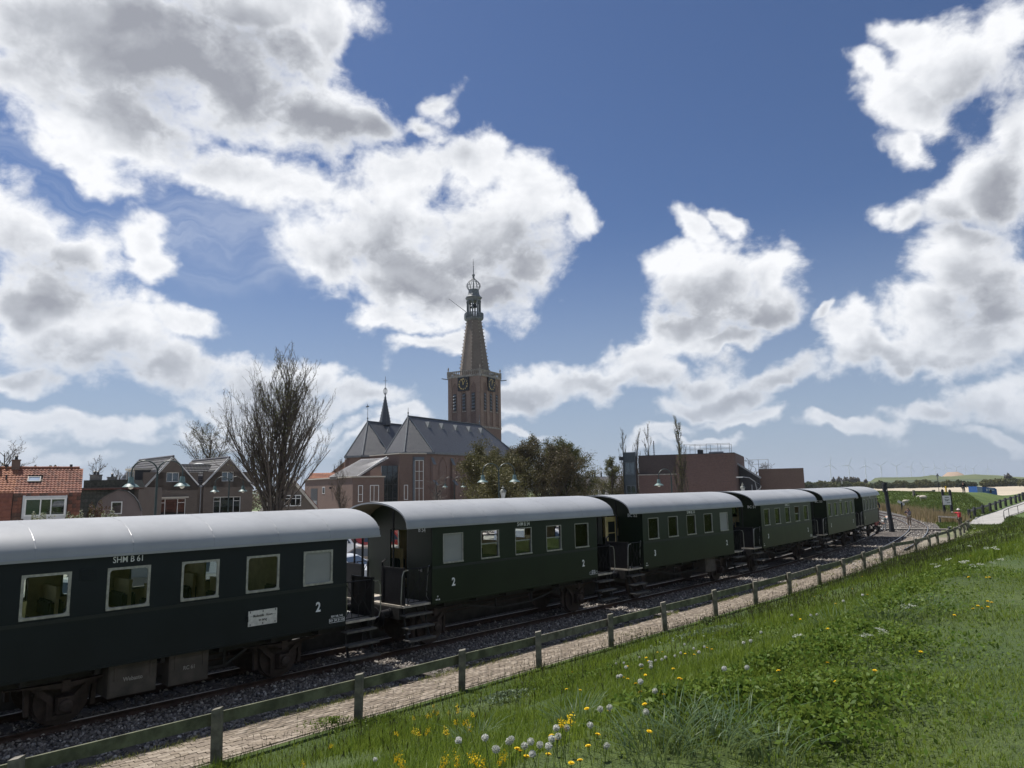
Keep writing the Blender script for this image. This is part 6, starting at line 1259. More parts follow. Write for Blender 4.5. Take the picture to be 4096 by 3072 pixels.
t = thing('timber_pole', 'tall leaning tarred timber pole beside the track by the last coach', 'pole', P3(65.2, 1.75, -.16)); MB().tube([(0, 0, 0), (-.02, 0, .8), (-.14, 0, 2.2), (-.24, 0, 4.2)], [.24, .19, .17, .15], 9).build('trunk', tar, t, smooth=True); MB().box(-.40, -.10, -.12, .12, 4.18, 4.36).box(-.46, -.36, -.1, .1, 3.5, 4.1).build('cap', tar, t); MB().box(-.26, -.2, -.17, -.12, 3.6, 3.72).build('plate', white_paint, t)
t = thing('timber_deck', 'flat dark timber deck between the two tracks at the pole foot', 'deck', P3(61.5, 2.0, -.15), rz_at(61.5))
for k in range(9): MB().box(-3.6 + k * .8, -2.83 + k * .8, -1.0, 1.15, 0, .06).build('plank', sleeper_w, t)
MB().box(-3.7, 3.7, -1.15, -1.02, 0, .1).build('kerb_board', grey_wood, t)
t = thing('board_crossing', 'low wooden foot crossing laid across both rails', 'crossing', P3(69.3, 2.4, -.16), rz_at(69.3) + R(4))
for k in range(4): MB().box(-.62 + k * .32, -.33 + k * .32, -3.7, 4.6, 0, .13).build('plank', grey_wood, t)
MB().box(-.66, -.63, -3.7, 4.6, -.08, .12).build('edge_board', tar, t); MB().box(-.7, .7, -3.75, -3.62, 0, .3).build('end_post', tar, t)
t = thing('gradient_post', 'black post with angled white board beside the curving track', 'sign', P3(104, 4.4, -.1), rz_at(104)); MB().box(-.09, .09, -.09, .09, 0, 1.55).build('post', tar, t); MB().bar((0, -.1, 1.45), (0, .42, 1.75), .1, .32).bar((0, -.05, 1.5), (0, -.32, 1.25), .1, .3).build('board', white_paint, t)
q = P3(85.3, 7.0, -.1); t = thing('sign_posts', 'pair of black pointed posts holding a white notice board', 'sign', q, math.atan2(q.x, -q.y) * 0 + R(-12))
for x, h in ((-.32, 3.35), (.42, 3.3)): MB().box(x - .11, x + .11, -.11, .11, 0, h).add([(x - .11, -.11, h), (x + .11, -.11, h), (x + .11, .11, h), (x - .11, .11, h), (x, 0, h + .14)], [(0, 1, 4), (1, 2, 4), (2, 3, 4), (3, 0, 4)]).build('post', tar, t)
bd = MB().box(-.40, .38, -.16, -.12, 1.75, 2.75).build('notice_board', white_paint, t); m = MB()
for z, a, b in ((2.55, -.2, .2), (2.35, -.22, -.02), (2.3, .02, .22), (2.2, -.2, .1), (1.98, -.05, .3)): m.box(a, b, -.165, -.158, z - .03, z + .03)
m.build('print', dk, bd)
# small mesh fence
a, b = hp(3737, 2064, 84), hp(3842, 2088, 76); a.z = -.1; b.z = -.05; t = thing('mesh_fence', 'dark green wire mesh fence panel in front of the dry reeds', 'fence', a); d = b - a
for k in range(5): p = d * (k / 4); MB().box(p.x - .035, p.x + .035, p.y - .035, p.y + .035, 0, 1.2 - .35 * k / 4).build('post', dark_paint, t)
for k in range(4): u, v = d * (k / 4), d * ((k + 1) / 4); m = MB(); [m.bar((u.x, u.y, z), (v.x, v.y, z * .93), .012) for z in np.arange(.08, 1.12 - .3 * k / 4, .12)]; [m.bar((u.x + (v.x - u.x) * f, u.y + (v.y - u.y) * f, 0), (u.x + (v.x - u.x) * f, u.y + (v.y - u.y) * f, 1.12 - .35 * (k + f) / 4), .012) for f in np.arange(.05, 1, .09)]; o = m.build('mesh_panel', dark_paint, t)
a = hp(3757, 2064, 74); b = hp(3840, 2060, 70); t = thing('wooden_barrier', 'low brown wooden barrier rail beside the people', 'barrier', (a.x, a.y, -.12)); d = b - a; d.z = 0
MB().bar((-.1, 0, .78), (d.x, d.y, .80), .07, .14).build('rail', grey_wood, t)
for f in (0, 1): MB().box(d.x * f - .08, d.x * f + .08, d.y * f - .08, d.y * f + .08, 0, .84).build('post', grey_wood, t)
q = hp(3826, 2070, 75); t = thing('info_plate', 'small white plate on a short black stake by the sign posts', 'sign', (q.x, q.y, -.1)); MB().box(-.06, .06, -.05, .05, 0, .3).build('stake', tar, t); MB().box(-.14, .14, -.08, -.05, .28, .75).build('plate', white_paint, t)
# ramp fence (left) and tubular railing (right)
def ramp_pt(f, e):
    t_ = f * (len(RAMP) - 1); k = min(int(t_), len(RAMP) - 2); q = RAMP[k] + (RAMP[k + 1] - RAMP[k]) * (t_ - k); d_ = RAMP[k + 1] - RAMP[k]; n_ = np.array([-d_[1], d_[0]]) / np.hypot(d_[0], d_[1]); return P3(q[0] + n_[0] * e, q[1] + n_[1] * e, q[2])
def side(e):                                                     # pick the sign that is towards the track
    return e if xy2so(*ramp_pt(.3, e)[:2])[1] < xy2so(*ramp_pt(.3, -e)[:2])[1] else -e
eL = side(1.75); eR = -side(1.35)
t = thing('ramp_fence', 'dark wooden post and rail fence climbing beside the ramp up the dike', 'fence', ramp_pt(.1, eL)); o0 = t.location.copy(); prev = None
for k in range(13):
    p = ramp_pt(.10 + .72 * k / 12, eL) - o0; MB().box(p.x - .11, p.x + .11, p.y - .11, p.y + .11, p.z - .2, p.z + 1.05).add([(p.x - .11, p.y - .11, p.z + 1.05), (p.x + .11, p.y - .11, p.z + 1.05), (p.x + .11, p.y + .11, p.z + 1.05), (p.x - .11, p.y + .11, p.z + 1.05), (p.x, p.y, p.z + 1.15)], [(0, 1, 4), (1, 2, 4), (2, 3, 4), (3, 0, 4)]).build('post', tar, t)
    if prev is not None: MB().bar((prev.x, prev.y, prev.z + .86), (p.x, p.y, p.z + .86), .07, .2).build('rail', dark_paint, t)
    prev = p
t = thing('dike_top_fence', 'black post and rail fence on the dike crest at the right edge', 'fence', ramp_pt(.84, eL)); o0 = t.location.copy(); prev = None
for f, e in ((.84, eL), (.92, eL), (1.0, eL)): p = ramp_pt(f, e) - o0; MB().box(p.x - .13, p.x + .13, p.y - .13, p.y + .13, p.z - .2, p.z + 1.1).build('post', tar, t); (prev is not None) and MB().bar((prev.x, prev.y, prev.z + .9), (p.x, p.y, p.z + .9), .09, .2).build('rail', tar, t); prev = p
q2 = prev + Vector((7.5, -1.2, 0)); MB().bar((prev.x, prev.y, prev.z + .95), (q2.x, q2.y, prev.z + 1.0), .09, .2).build('rail', tar, t); MB().box(q2.x - .13, q2.x + .13, q2.y - .13, q2.y + .13, prev.z - .2, prev.z + 1.1).build('post', tar, t)
t = thing('tube_railing', 'black tubular steel railing along the near side of the ramp', 'railing', ramp_pt(.10, eR)); o0 = t.location.copy(); pts_ = [ramp_pt(.10 + .44 * k / 6, eR) - o0 for k in range(7)]
MB().tube([tuple(pts_[0] + Vector((0, 0, .12))), tuple(pts_[0] + Vector((-.25, -.3, .5)))] + [tuple(p + Vector((0, 0, .92))) for p in pts_], .035, 6).build('top_rail', dark_paint, t); MB().tube([tuple(p + Vector((0, 0, .12))) for p in pts_], .03, 6).build('lower_rail', dark_paint, t)
for p in pts_[::1]: MB().tube([(p.x, p.y, p.z - .15), (p.x, p.y, p.z + .92)], .032, 6).build('post', dark_paint, t)
# things on and behind the far dike
def crest_pt(px, s_guess): x, y = so2xy(s_guess, 12.5); return x, y
def on_dike(px, py, Y): p = hp(px, py, Y); return Vector((p.x, p.y, float(terrain(np.array([p.x]), np.array([p.y]), False)[0])))
q = on_dike(3655, 1968, 116); t = thing('field_gate', 'weathered wooden field gate frame on the far dike', 'gate', q)
for x, w in ((0, .16), (3.1, .1), (3.35, .1)): MB().box(x - w, x + w, -.1, .1, -.3, 1.0).build('post', grey_wood, t)
for z in (.85, .35): MB().bar((0, 0, z), (3.2, 0, z - .05), .05, .1).build('bar', grey_wood, t)
wool = mat('sheep_wool', (.50, .45, .38), .95, var=.2, scale=8, bump=.8, bscale=20)
def sheep(label, px, Y, rz):
    q = on_dike(px, 1968, Y); t = thing('sheep', label, 'sheep', q, rz, 'sheep on the far dike'); bm = bmesh.new(); bmesh.ops.create_icosphere(bm, subdivisions=3, radius=1)
    for v in bm.verts: x, y, z = v.co; v.co = (x * .52 + .02 * math.sin(9 * y), y * .28 * (1 + .1 * x), .56 + z * .27 + .04 * max(0, x))
    me = bpy.data.meshes.new('fleece'); bm.to_mesh(me); bm.free(); me.materials.append(wool); part('fleece', me, t)
    MB().tube([(.42, 0, .68), (.60, 0, .74), (.74, 0, .66), (.84, 0, .56)], [.10, .10, .085, .05], 8).bar((.62, .05, .78), (.60, .17, .74), .05, .03).bar((.62, -.05, .78), (.60, -.17, .74), .05, .03).build('head', cream_paint, t, smooth=True)
    for x, y in ((.32, .13), (.32, -.13), (-.34, .13), (-.34, -.13)): MB().tube([(x, y, .42), (x + (.03 if x > 0 else -.05), y, .24), (x, y, 0)], [.06, .035, .03], 6).build('leg', cream_paint, t)
sheep('pale sheep standing on the dike left of the field gate', 3618, 112, .3); sheep('sheep with darker side below the field gate bar', 3690, 108, 2.6)
q = on_dike(3784, 1958, 118); t = tag(MB().box(-.09, .09, -.09, .09, -.2, 1.0).build('marker_post', mat('marker_yellow', (.65, .38, .03), .5), None, q), 'short yellow marker post behind the notice board posts', 'marker post')
blue = mat('blue_hull', (.03, .10, .32), .45, var=.08); q = hp(3930, 1950, 135); t = thing('blue_container', 'blue beach container with white lettering behind the dike', 'container', (q.x, q.y, 0), R(6))
MB().prism([(-2.0, -.4), (1.6, -.4), (1.95, 1.2), (1.9, 2.6), (1.5, 2.85), (-2.0, 3.15)], -1.1, 1.1).build('body', blue, t); MB().box(-1.98, -1.0, -1.13, -1.1, 1.3, 3.0).build('panel', mat('pale_blue_panel', (.25, .32, .45), .5), t); part('lettering', text_mesh('R', .62, white_l), t, (-.05, -1.12, 2.45), (R(90), 0, 0))
MB().box(.25, 1.35, -1.125, -1.1, 2.62, 2.7).box(.3, .42, -1.125, -1.1, 2.3, 2.6).box(.9, 1.4, -1.125, -1.1, 2.35, 2.42).build('stripe', white_l, t); MB().box(.45, .85, -1.13, -1.1, 1.9, 2.5).build('hatch', dark_paint, t)

# ---------------------------------------------------------------- far land, bushes, turbines
def far_hill(name, m, prof, Y, front, back, z0=-.5):
    """long mound whose skyline follows prof (px, py) at distance Y"""
    top = [hp(x, y, Y) for x, y in prof]; V = []
    for p in top: h = p.z; V += [(p.x * (1 - front / Y), p.y - front, z0), (p.x * (1 - front * .35 / Y), p.y - front * .35, z0 + (h - z0) * .72), (p.x, p.y, h), (p.x * (1 + back * .4 / Y), p.y + back * .4, z0 + (h - z0) * .9), (p.x * (1 + back / Y), p.y + back, z0)]
    n = len(top); F = [(i * 5 + k, (i + 1) * 5 + k, (i + 1) * 5 + k + 1, i * 5 + k + 1) for i in range(n - 1) for k in range(4)]
    return tag(np_obj(name, V, np.array(F), m, smooth=True), kind='structure')
hill_g = mat('hill_grass', (.080, .105, .035), .95, var=.25, scale=.01, c2=(.115, .135, .05)); hill_d = mat('hill_scrub', (.060, .078, .034), .95, var=.3, scale=.02); dune = mat('dug_sand', (.30, .215, .15), .95, var=.15, scale=.02)
far_hill('hill', hill_g, [(3440, 1932), (3480, 1926), (3500, 1912), (3520, 1909.5), (3600, 1909), (3680, 1907), (3710, 1903), (3725, 1900), (3745, 1901), (3765, 1906), (3810, 1905), (3860, 1900), (3900, 1897), (3930, 1899), (3990, 1901), (4040, 1906), (4100, 1909), (4250, 1912)], 950, 160, 300)
far_hill('sand_heap', dune, [(3768, 1906), (3790, 1889), (3830, 1887), (3850, 1895), (3862, 1903)], 1150, 60, 60, 2)
far_hill('lower_slope', hill_d, [(3480, 1927), (3560, 1922), (3640, 1920), (3760, 1917), (3900, 1916), (4100, 1916), (4250, 1917)], 800, 120, 60)
far_hill('distant_land', hill_d, [(-300, 1984), (300, 1978), (900, 1968), (1500, 1957), (2100, 1948), (2700, 1940), (3100, 1931), (3300, 1928), (3450, 1926), (4300, 1915)], 1900, 200, 500)
bush_m = leaf_mat('far_bush', (.042, .055, .022), (.085, .095, .036), .1); bush_y = leaf_mat('far_bush_yellow', (.085, .095, .030), (.13, .125, .045), .1); bush_b = leaf_mat('far_tree_brown', (.10, .078, .055), (.14, .11, .08), .1)
def bush(label, px, py_top, Y, wpx, m, seed, group, py_base=None, n=2200):
    rg = np.random.default_rng(seed); top = hp(px, py_top, Y); w = wpx / 2840 * Y / 2; h = top.z + .5; t = thing('bush', label, 'bush', (top.x, Y, -.5), 0, group)
    k = rg.normal(size=(n, 3)); k /= np.linalg.norm(k, axis=1, keepdims=True); k *= rg.random((n, 1)) ** .4; lump = 1 + .16 * np.sin(k[:, 0] * 7 + seed) + .1 * np.sin(k[:, 0] * 17 + seed * 2)
    P = np.stack([k[:, 0] * w, k[:, 1] * w * .5, h * .45 + k[:, 2] * h * .52 * lump], 1); P[:, 2] = np.abs(P[:, 2]); leaves_mesh('crown', P, max(.28, Y * .0016), m, t, rg, 1.2); MB().tube([(0, 0, 0), (0, 0, h * .5)], [.2, .08], 5).build('trunk', bark, t); return t
rgb_ = random.Random(12); x = 3040; i = 0; names_ = []
row = [(3060, 1931, 60, 1), (3120, 1929, 70, 0), (3180, 1929, 64, 1), (3235, 1927, 60, 0), (3285, 1922, 48, 1), (3330, 1926, 62, 1), (3378, 1925, 46, 0), (3430, 1927, 70, 1), (3480, 1934, 44, 0), (3520, 1924, 40, 0), (3556, 1931, 36, 0), (3600, 1922, 58, 1), (3645, 1931, 30, 0), (3690, 1918, 70, 1), (3742, 1926, 44, 0), (3790, 1921, 46, 1), (3836, 1921, 48, 0), (3880, 1927, 44, 0), (3950, 1917, 56, 1), (4000, 1913, 56, 1), (4050, 1911, 60, 0), (4105, 1911, 60, 1)]
def where(px):
    for lim, tx in ((3080, 'right of the brown brick block'), (3210, 'over the fourth coach roof'), (3345, 'over the fifth coach roof'), (3490, 'over the last coach roof'), (3545, 'beside the timber pole top'), (3625, 'between timber pole and dike lantern'), (3700, 'behind the field gate'), (3775, 'left of the notice board posts'), (3850, 'between notice board and walking person'), (3915, 'behind the walking person'), (3990, 'behind the blue container'), (4060, 'left of the dike top fence')):
        if px < lim: return tx
    return 'at the right edge of the picture'
def _b(lab, px, *a): o = bush(lab, px, *a[:-1], n=a[-1]); far_made.append((px, o)); return o
far_made = []
for i, (px, py, w, k) in enumerate(row): _b(('dark green far bush ' if not k else 'yellowish green far bush ') + where(px), px, py, 520 + 20 * (i % 3), w * 1.25, bush_y if k else bush_m, 200 + i, 'bushes in the far row across the flats', None, 2200)
for i, (px, py, w) in enumerate(((3333, 1910, 14), (3356, 1907, 20), (3382, 1908, 22), (3408, 1906, 26), (3428, 1909, 18), (3462, 1917, 12), (4030, 1893, 26), (3000, 1935, 40))): _b('bare brownish far skyline tree ' + where(px), px, py, 720, w * 1.3, bush_b, 240 + i, 'bare trees on the far skyline', None, 900)
number_labels(far_made)
# wooded band behind the houses
def wood_band():
    rg = np.random.default_rng(77); P = []
    for px in range(-60, 1420, 12): top = hp(px + rg.uniform(-6, 6), 1962 + rg.uniform(-14, 8), 150 + rg.uniform(0, 30)); n = 150; k = rg.normal(size=(n, 3)); k /= np.linalg.norm(k, axis=1, keepdims=True); k *= rg.random((n, 1)) ** .4; h = top.z; P.append(np.stack([top.x + k[:, 0] * 1.6, top.y + k[:, 1] * 1.2, np.abs(h * .5 + k[:, 2] * h * .5)], 1))
    o = leaves_mesh('distant_wood', np.concatenate(P), .34, bush_b, None, rg, 1.2); tag(o, 'brownish wooded band seen in gaps between the houses', 'wood', kind='stuff')
wood_band()
turb = mat('turbine_white', (.80, .82, .84), .5, var=.02)
def turbine(label, px, py, Y, ph, sc_=1.):
    p = hp(px, py, Y); t = thing('wind_turbine', label, 'wind turbine', (p.x, p.y, -.5), math.atan2(p.y, p.x) - math.pi / 2 + R(18), 'wind turbines along the horizon'); H = p.z + .5
    MB().tube([(0, 0, 0), (0, 0, H)], [2.9 * sc_, 1.7 * sc_], 8).build('tower', turb, t); MB().box(-2.2, 2.2, -5, 6, H - 2, H + 2.6).build('nacelle', turb, t)
    for k in range(3):
        a = R(ph + 120 * k); L = 50 * sc_; d = Vector((math.cos(a), 0, math.sin(a))); u = Vector((-math.sin(a), 0, math.cos(a))); c = Vector((0, -6, H)); vs = []
        for f, w in ((.02, 1.2), (.2, 2.6), (.6, 1.7), (1, .4)): q = c + d * L * f; vs += [tuple(q - u * w * .3), tuple(q + u * w), tuple(q + Vector((0, .6, 0)))]
        fs = []
        for i in range(3): b = 3 * i; fs += [(b, b + 1, b + 4, b + 3), (b + 1, b + 2, b + 5, b + 4), (b + 2, b, b + 3, b + 5)]
        MB().add(vs, fs).build('blade', turb, t)
TB = [(3320.3, 1859.3, 80), (3394.4, 1861, 65), (3460.4, 1862.4, 88), (3521.9, 1863.3, 35), (3585, 1865.4, 150), (3642.3, 1867, 62), (3694, 1869.6, 120), (3739.8, 1870, 100), (3783.9, 1871, 105), (3824.8, 1871, 20), (3860, 1873.7, 75), (3892.8, 1874, 45), (3949.7, 1874.3, 90)]
wd = ['tallest wind turbine, leftmost of the row over the coach roofs', 'second wind turbine from the left above the far brown trees', 'third wind turbine from the left, just before the grassy hill', 'fourth wind turbine from the left over the hill start', 'wind turbine left of the dike lantern post', 'wind turbine just right of the dike lantern post', 'seventh wind turbine from the left over the hill', 'wind turbine with blade pointing down left before the sand heap', 'wind turbine at the left flank of the sand heap', 'wind turbine rising from the sand heap', 'wind turbine just right of the sand heap', 'eleventh of the row, second from the right end', 'small wind turbine at the far right end of the row']
for (px, py, ph), lab in zip(TB, wd): turbine(lab, px, py, 100 * 2840 / (1933 - (px - 3320) * .0175 - py) * 1.02, ph)
reed_m = leaf_mat('dry_reed', (.26, .185, .11), (.38, .29, .18), .3)
def reeds():
    n = 9000; s = rng.uniform(80, 125, n); o = np.interp(s, [80, 95, 125], [6.3, 4.9, 4.6]) + rng.normal(0, .8, n) + .4; ok = o > 4.1; s, o = s[ok], o[ok]; n = len(s); x, y = so2xy(s, o); z = terrain(x, y, False); h = rng.uniform(.5, 1.25, n); a = rng.uniform(0, 6.28, n); w = .035
    b = np.stack([x, y, z], 1); dx = np.stack([np.cos(a) * w, np.sin(a) * w, np.zeros(n)], 1); tip = b + np.stack([rng.normal(0, .14, n), rng.normal(0, .14, n), h], 1); V = np.stack([b - dx, b + dx, tip], 1).reshape(-1, 3)
    tag(np_obj('dry_reeds', V, np.arange(3 * n).reshape(n, 3), reed_m), 'band of dry tan reeds at the foot of the far dike', 'reeds', kind='stuff')
reeds()

# ---------------------------------------------------------------- parked cars behind the train
tyre_m = mat('tyre_rubber', (.018, .018, .019), .85); chrome = mat('wheel_rim', (.45, .46, .47), .3, metal=.8)
car_glass = mat('car_glass', (.035, .045, .055), .05, spec=1.0, var=.05)
def car(label, cat, loc, rz, paint, kind='hatch', group='cars parked in the yard behind the train'):
    name = {'hatch': 'parked_car', 'van': 'parked_van', 'saloon': 'parked_car'}[kind]; t = thing(name, label, cat, loc, rz, group)
    if kind == 'van': L, Hh, W = 5.0, 2.05, .98; low = [(-2.5, .32), (2.4, .32), (2.5, .62), (2.42, .98), (1.9, 1.14), (-2.5, 1.14)]; up = [(-2.48, 1.14), (1.9, 1.14), (1.25, 1.92), (1.0, 2.05), (-2.4, 2.05)]; wins = [(.55, 1.3), (-.5, .45)]
    elif kind == 'saloon': L, Hh, W = 4.5, 1.42, .87; low = [(-2.25, .30), (2.2, .30), (2.28, .58), (2.15, .78), (1.1, .92), (-1.7, .95), (-2.25, .88)]; up = [(-1.75, .94), (1.15, .91), (.35, 1.36), (.0, 1.42), (-.85, 1.42), (-1.2, 1.35)]; wins = [(.05, .75), (-.85, -.05)]
    else: L, Hh, W = 4.0, 1.48, .85; low = [(-2.0, .30), (1.95, .30), (2.02, .58), (1.9, .78), (1.0, .95), (-1.85, .98), (-2.0, .70)]; up = [(-1.9, .97), (1.05, .94), (.35, 1.40), (.05, 1.48), (-1.45, 1.48), (-1.65, 1.42)]; wins = [(.02, .62), (-1.35, -.08)]
    m = MB(); n = len(low); prof = [(W * .94, 0), (W, .25), (W, .75), (W * .94, 1)]
    for a, b in (((-W * .93), -W), ((W * .93), W)): pass
    vs = []; ys = [-W * .92, -W, -W * .99, W * .99, W, W * .92]; ins = [.05, 0, 0, 0, 0, .05]; cx = sum(p[0] for p in low) / n; cz = sum(p[1] for p in low) / n
    for y, i_ in zip(ys, ins): vs += [(x + (cx - x) * i_, y, z + (cz - z) * i_) for x, z in low]
    fs = [tuple(range(n))[::-1], tuple(5 * n + k for k in range(n))] + [(r_ * n + k, r_ * n + (k + 1) % n, (r_ + 1) * n + (k + 1) % n, (r_ + 1) * n + k) for r_ in range(5) for k in range(n)]
    m.add(vs, fs); k2 = len(up); zb = min(z for _, z in up); zt = max(z for _, z in up)
    def yy(z): return W * (.97 - .17 * (z - zb) / (zt - zb))
    m.add([(x, -yy(z), z) for x, z in up] + [(x, yy(z), z) for x, z in up], [tuple(range(k2))[::-1], tuple(range(k2, 2 * k2))] + [(k, (k + 1) % k2, (k + 1) % k2 + k2, k + k2) for k in range(k2)])
    m.build('body', paint, t)
    # side windows: two panes each side following the roof profile; windscreen and rear window
    def upx(z, front):
        pts_ = up[1:] if front else [up[0]] + up[:0:-1]
        for (xa, za), (xb, zb_) in zip(pts_[:-1], pts_[1:]):
            if min(za, zb_) <= z <= max(za, zb_) and za != zb_: return xa + (xb - xa) * (z - za) / (zb_ - za)
        return pts_[0][0]
    z0, z1 = zb + .06, zt - .10; xm = (upx(z1, True) + upx(z1, False)) / 2 - .05
    for sd_ in (-1, 1):
        for q in ([(upx(z0, True) - .12, z0), (xm + .06, z0), (xm + .06, z1), (upx(z1, True) - .10, z1)], [(xm - .04, z0), (upx(z0, False) + .14, z0), (upx(z1, False) + .16, z1), (xm - .04, z1)]):
            if kind == 'van' and q[0][0] < xm: continue
            MB().add([(x, sd_ * (yy(z) + .006), z) for x, z in q] + [(x, sd_ * (yy(z) - .02), z) for x, z in q], [(0, 1, 2, 3), (7, 6, 5, 4), (0, 4, 5, 1), (1, 5, 6, 2), (2, 6, 7, 3), (3, 7, 4, 0)]).build('window', car_glass, t)
    for fr in (True, False):
        if kind == 'van' and not fr: continue
        e = .02 if fr else -.02; MB().add([(upx(z, fr) + e, y * yy(z) * .9, z) for z, y in ((z0, -1), (z0, 1), (z1, 1), (z1, -1))], [(0, 1, 2, 3)]).build('windscreen' if fr else 'rear_window', car_glass, t)
    for x in (-L * .31, L * .32):
        for sd_ in (-1, 1):
            w = MB().lathe([(.2, -.1), (.30, -.1), (.32, -.07), (.32, .07), (.30, .1), (.2, .1)], 20, M=Matrix.Translation((x, sd_ * (W - .09), .32)) @ Matrix.Rotation(R(90), 4, 'X')).build('wheel', tyre_m, t, smooth=True); MB().lathe([(.19, -.105), (.19, .105)], 14, M=Matrix.Translation((x, sd_ * (W - .09), .32)) @ Matrix.Rotation(R(90), 4, 'X')).build('rim', chrome, w)
    for y in (-.6, .6): MB().box(L / 2 - .18, L / 2 + .005, y - .14, y + .14, .62, .76).build('headlight', white_l, t); MB().box(-L / 2 - .005, -L / 2 + .1, y - .1, y + .1, .7, .86).build('tail_light', red_beam, t)
    for sd_ in (-1, 1): MB().box(upx(z0, True) - .45, upx(z0, True) - .3, *sorted((sd_ * (W + .01), sd_ * (W + .16))), z0 + .02, z0 + .14).build('wing_mirror', paint, t)
    return t
cp = lambda n, c, **k: mat(n, c, .28, spec=.6, var=.03, coat=.5, **k)
def pxg(px, Y): p = hp(px, 1980, Y); return (p.x, p.y, GZ + .01)
car('beige hatchback seen between the first two coaches', 'car', pxg(1462, 39), R(172), cp('car_beige', (.30, .25, .20)))
car('silver-blue saloon in front of the beige hatchback', 'car', pxg(1375, 34.5), R(-20), cp('car_silver', (.45, .48, .52)), 'saloon')
v = car('white van behind the beige hatchback', 'van', pxg(1325, 46), R(-8), cp('van_white', (.72, .73, .74)), 'van'); v2 = car('red van with white panel behind the beige hatchback', 'van', pxg(1510, 46.5), R(-3), cp('van_red', (.45, .035, .02)), 'van')
pn = MB().box(-2.3, -1.2, -.995, -.985, 1.35, 1.75).build('white_panel', white_l, v2); part('lettering', text_mesh('Be', .3, dk), pn, (-1.95, -.998, 1.55), (R(90), 0, 0))
car('silver car seen through the first window of the nearest coach', 'car', pxg(300, 27), R(165), cp('car_pale', (.62, .65, .68)), 'saloon')
v3 = car('grey van with scrawled paint seen through the second coach window', 'van', pxg(520, 30), R(175), cp('van_grey', (.16, .16, .17)), 'van'); v4 = car('plain white van seen through the third coach window', 'van', pxg(840, 31), R(175), cp('van_white', (.72, .73, .74)), 'van')
car('white car seen through the half open coach windows', 'car', pxg(1985, 37), R(170), cp('car_white', (.70, .71, .72)), 'hatch'); car('white van seen through the third window of the second coach', 'van', pxg(2150, 41), R(-5), cp('van_white', (.72, .73, .74)), 'van')
car('dark grey saloon seen under the second coach', 'car', pxg(1700, 40), R(5), cp('car_dark', (.05, .055, .06)), 'saloon')
# ---------------------------------------------------------------- people
skin_m = mat('skin', (.42, .24, .17), .55, var=.06)
def skin_obj(name, parent, verts, edges, radii, m, root=0, sub=2):
    me = bpy.data.meshes.new(name); bm = bmesh.new(); L = bm.verts.layers.skin.verify(); vv = [bm.verts.new(v) for v in verts]
    for v, r_ in zip(vv, radii): v[L].radius = r_ if isinstance(r_, tuple) else (r_, r_)
    vv[root][L].use_root = True
    for a, b in edges: bm.edges.new((vv[a], vv[b]))
    bm.to_mesh(me); bm.free(); o = bpy.data.objects.new(name, me); col.objects.link(o); o.modifiers.new('skin', 'SKIN').use_smooth_shade = True; o.modifiers.new('sub', 'SUBSURF').levels = sub; o.modifiers['sub'].render_levels = sub
    bpy.context.view_layer.update(); m2 = bpy.data.meshes.new_from_object(o.evaluated_get(bpy.context.evaluated_depsgraph_get())); col.objects.unlink(o); bpy.data.objects.remove(o); m2.materials.clear(); m2.materials.append(m); m2.name = name; return part(name, m2, parent)
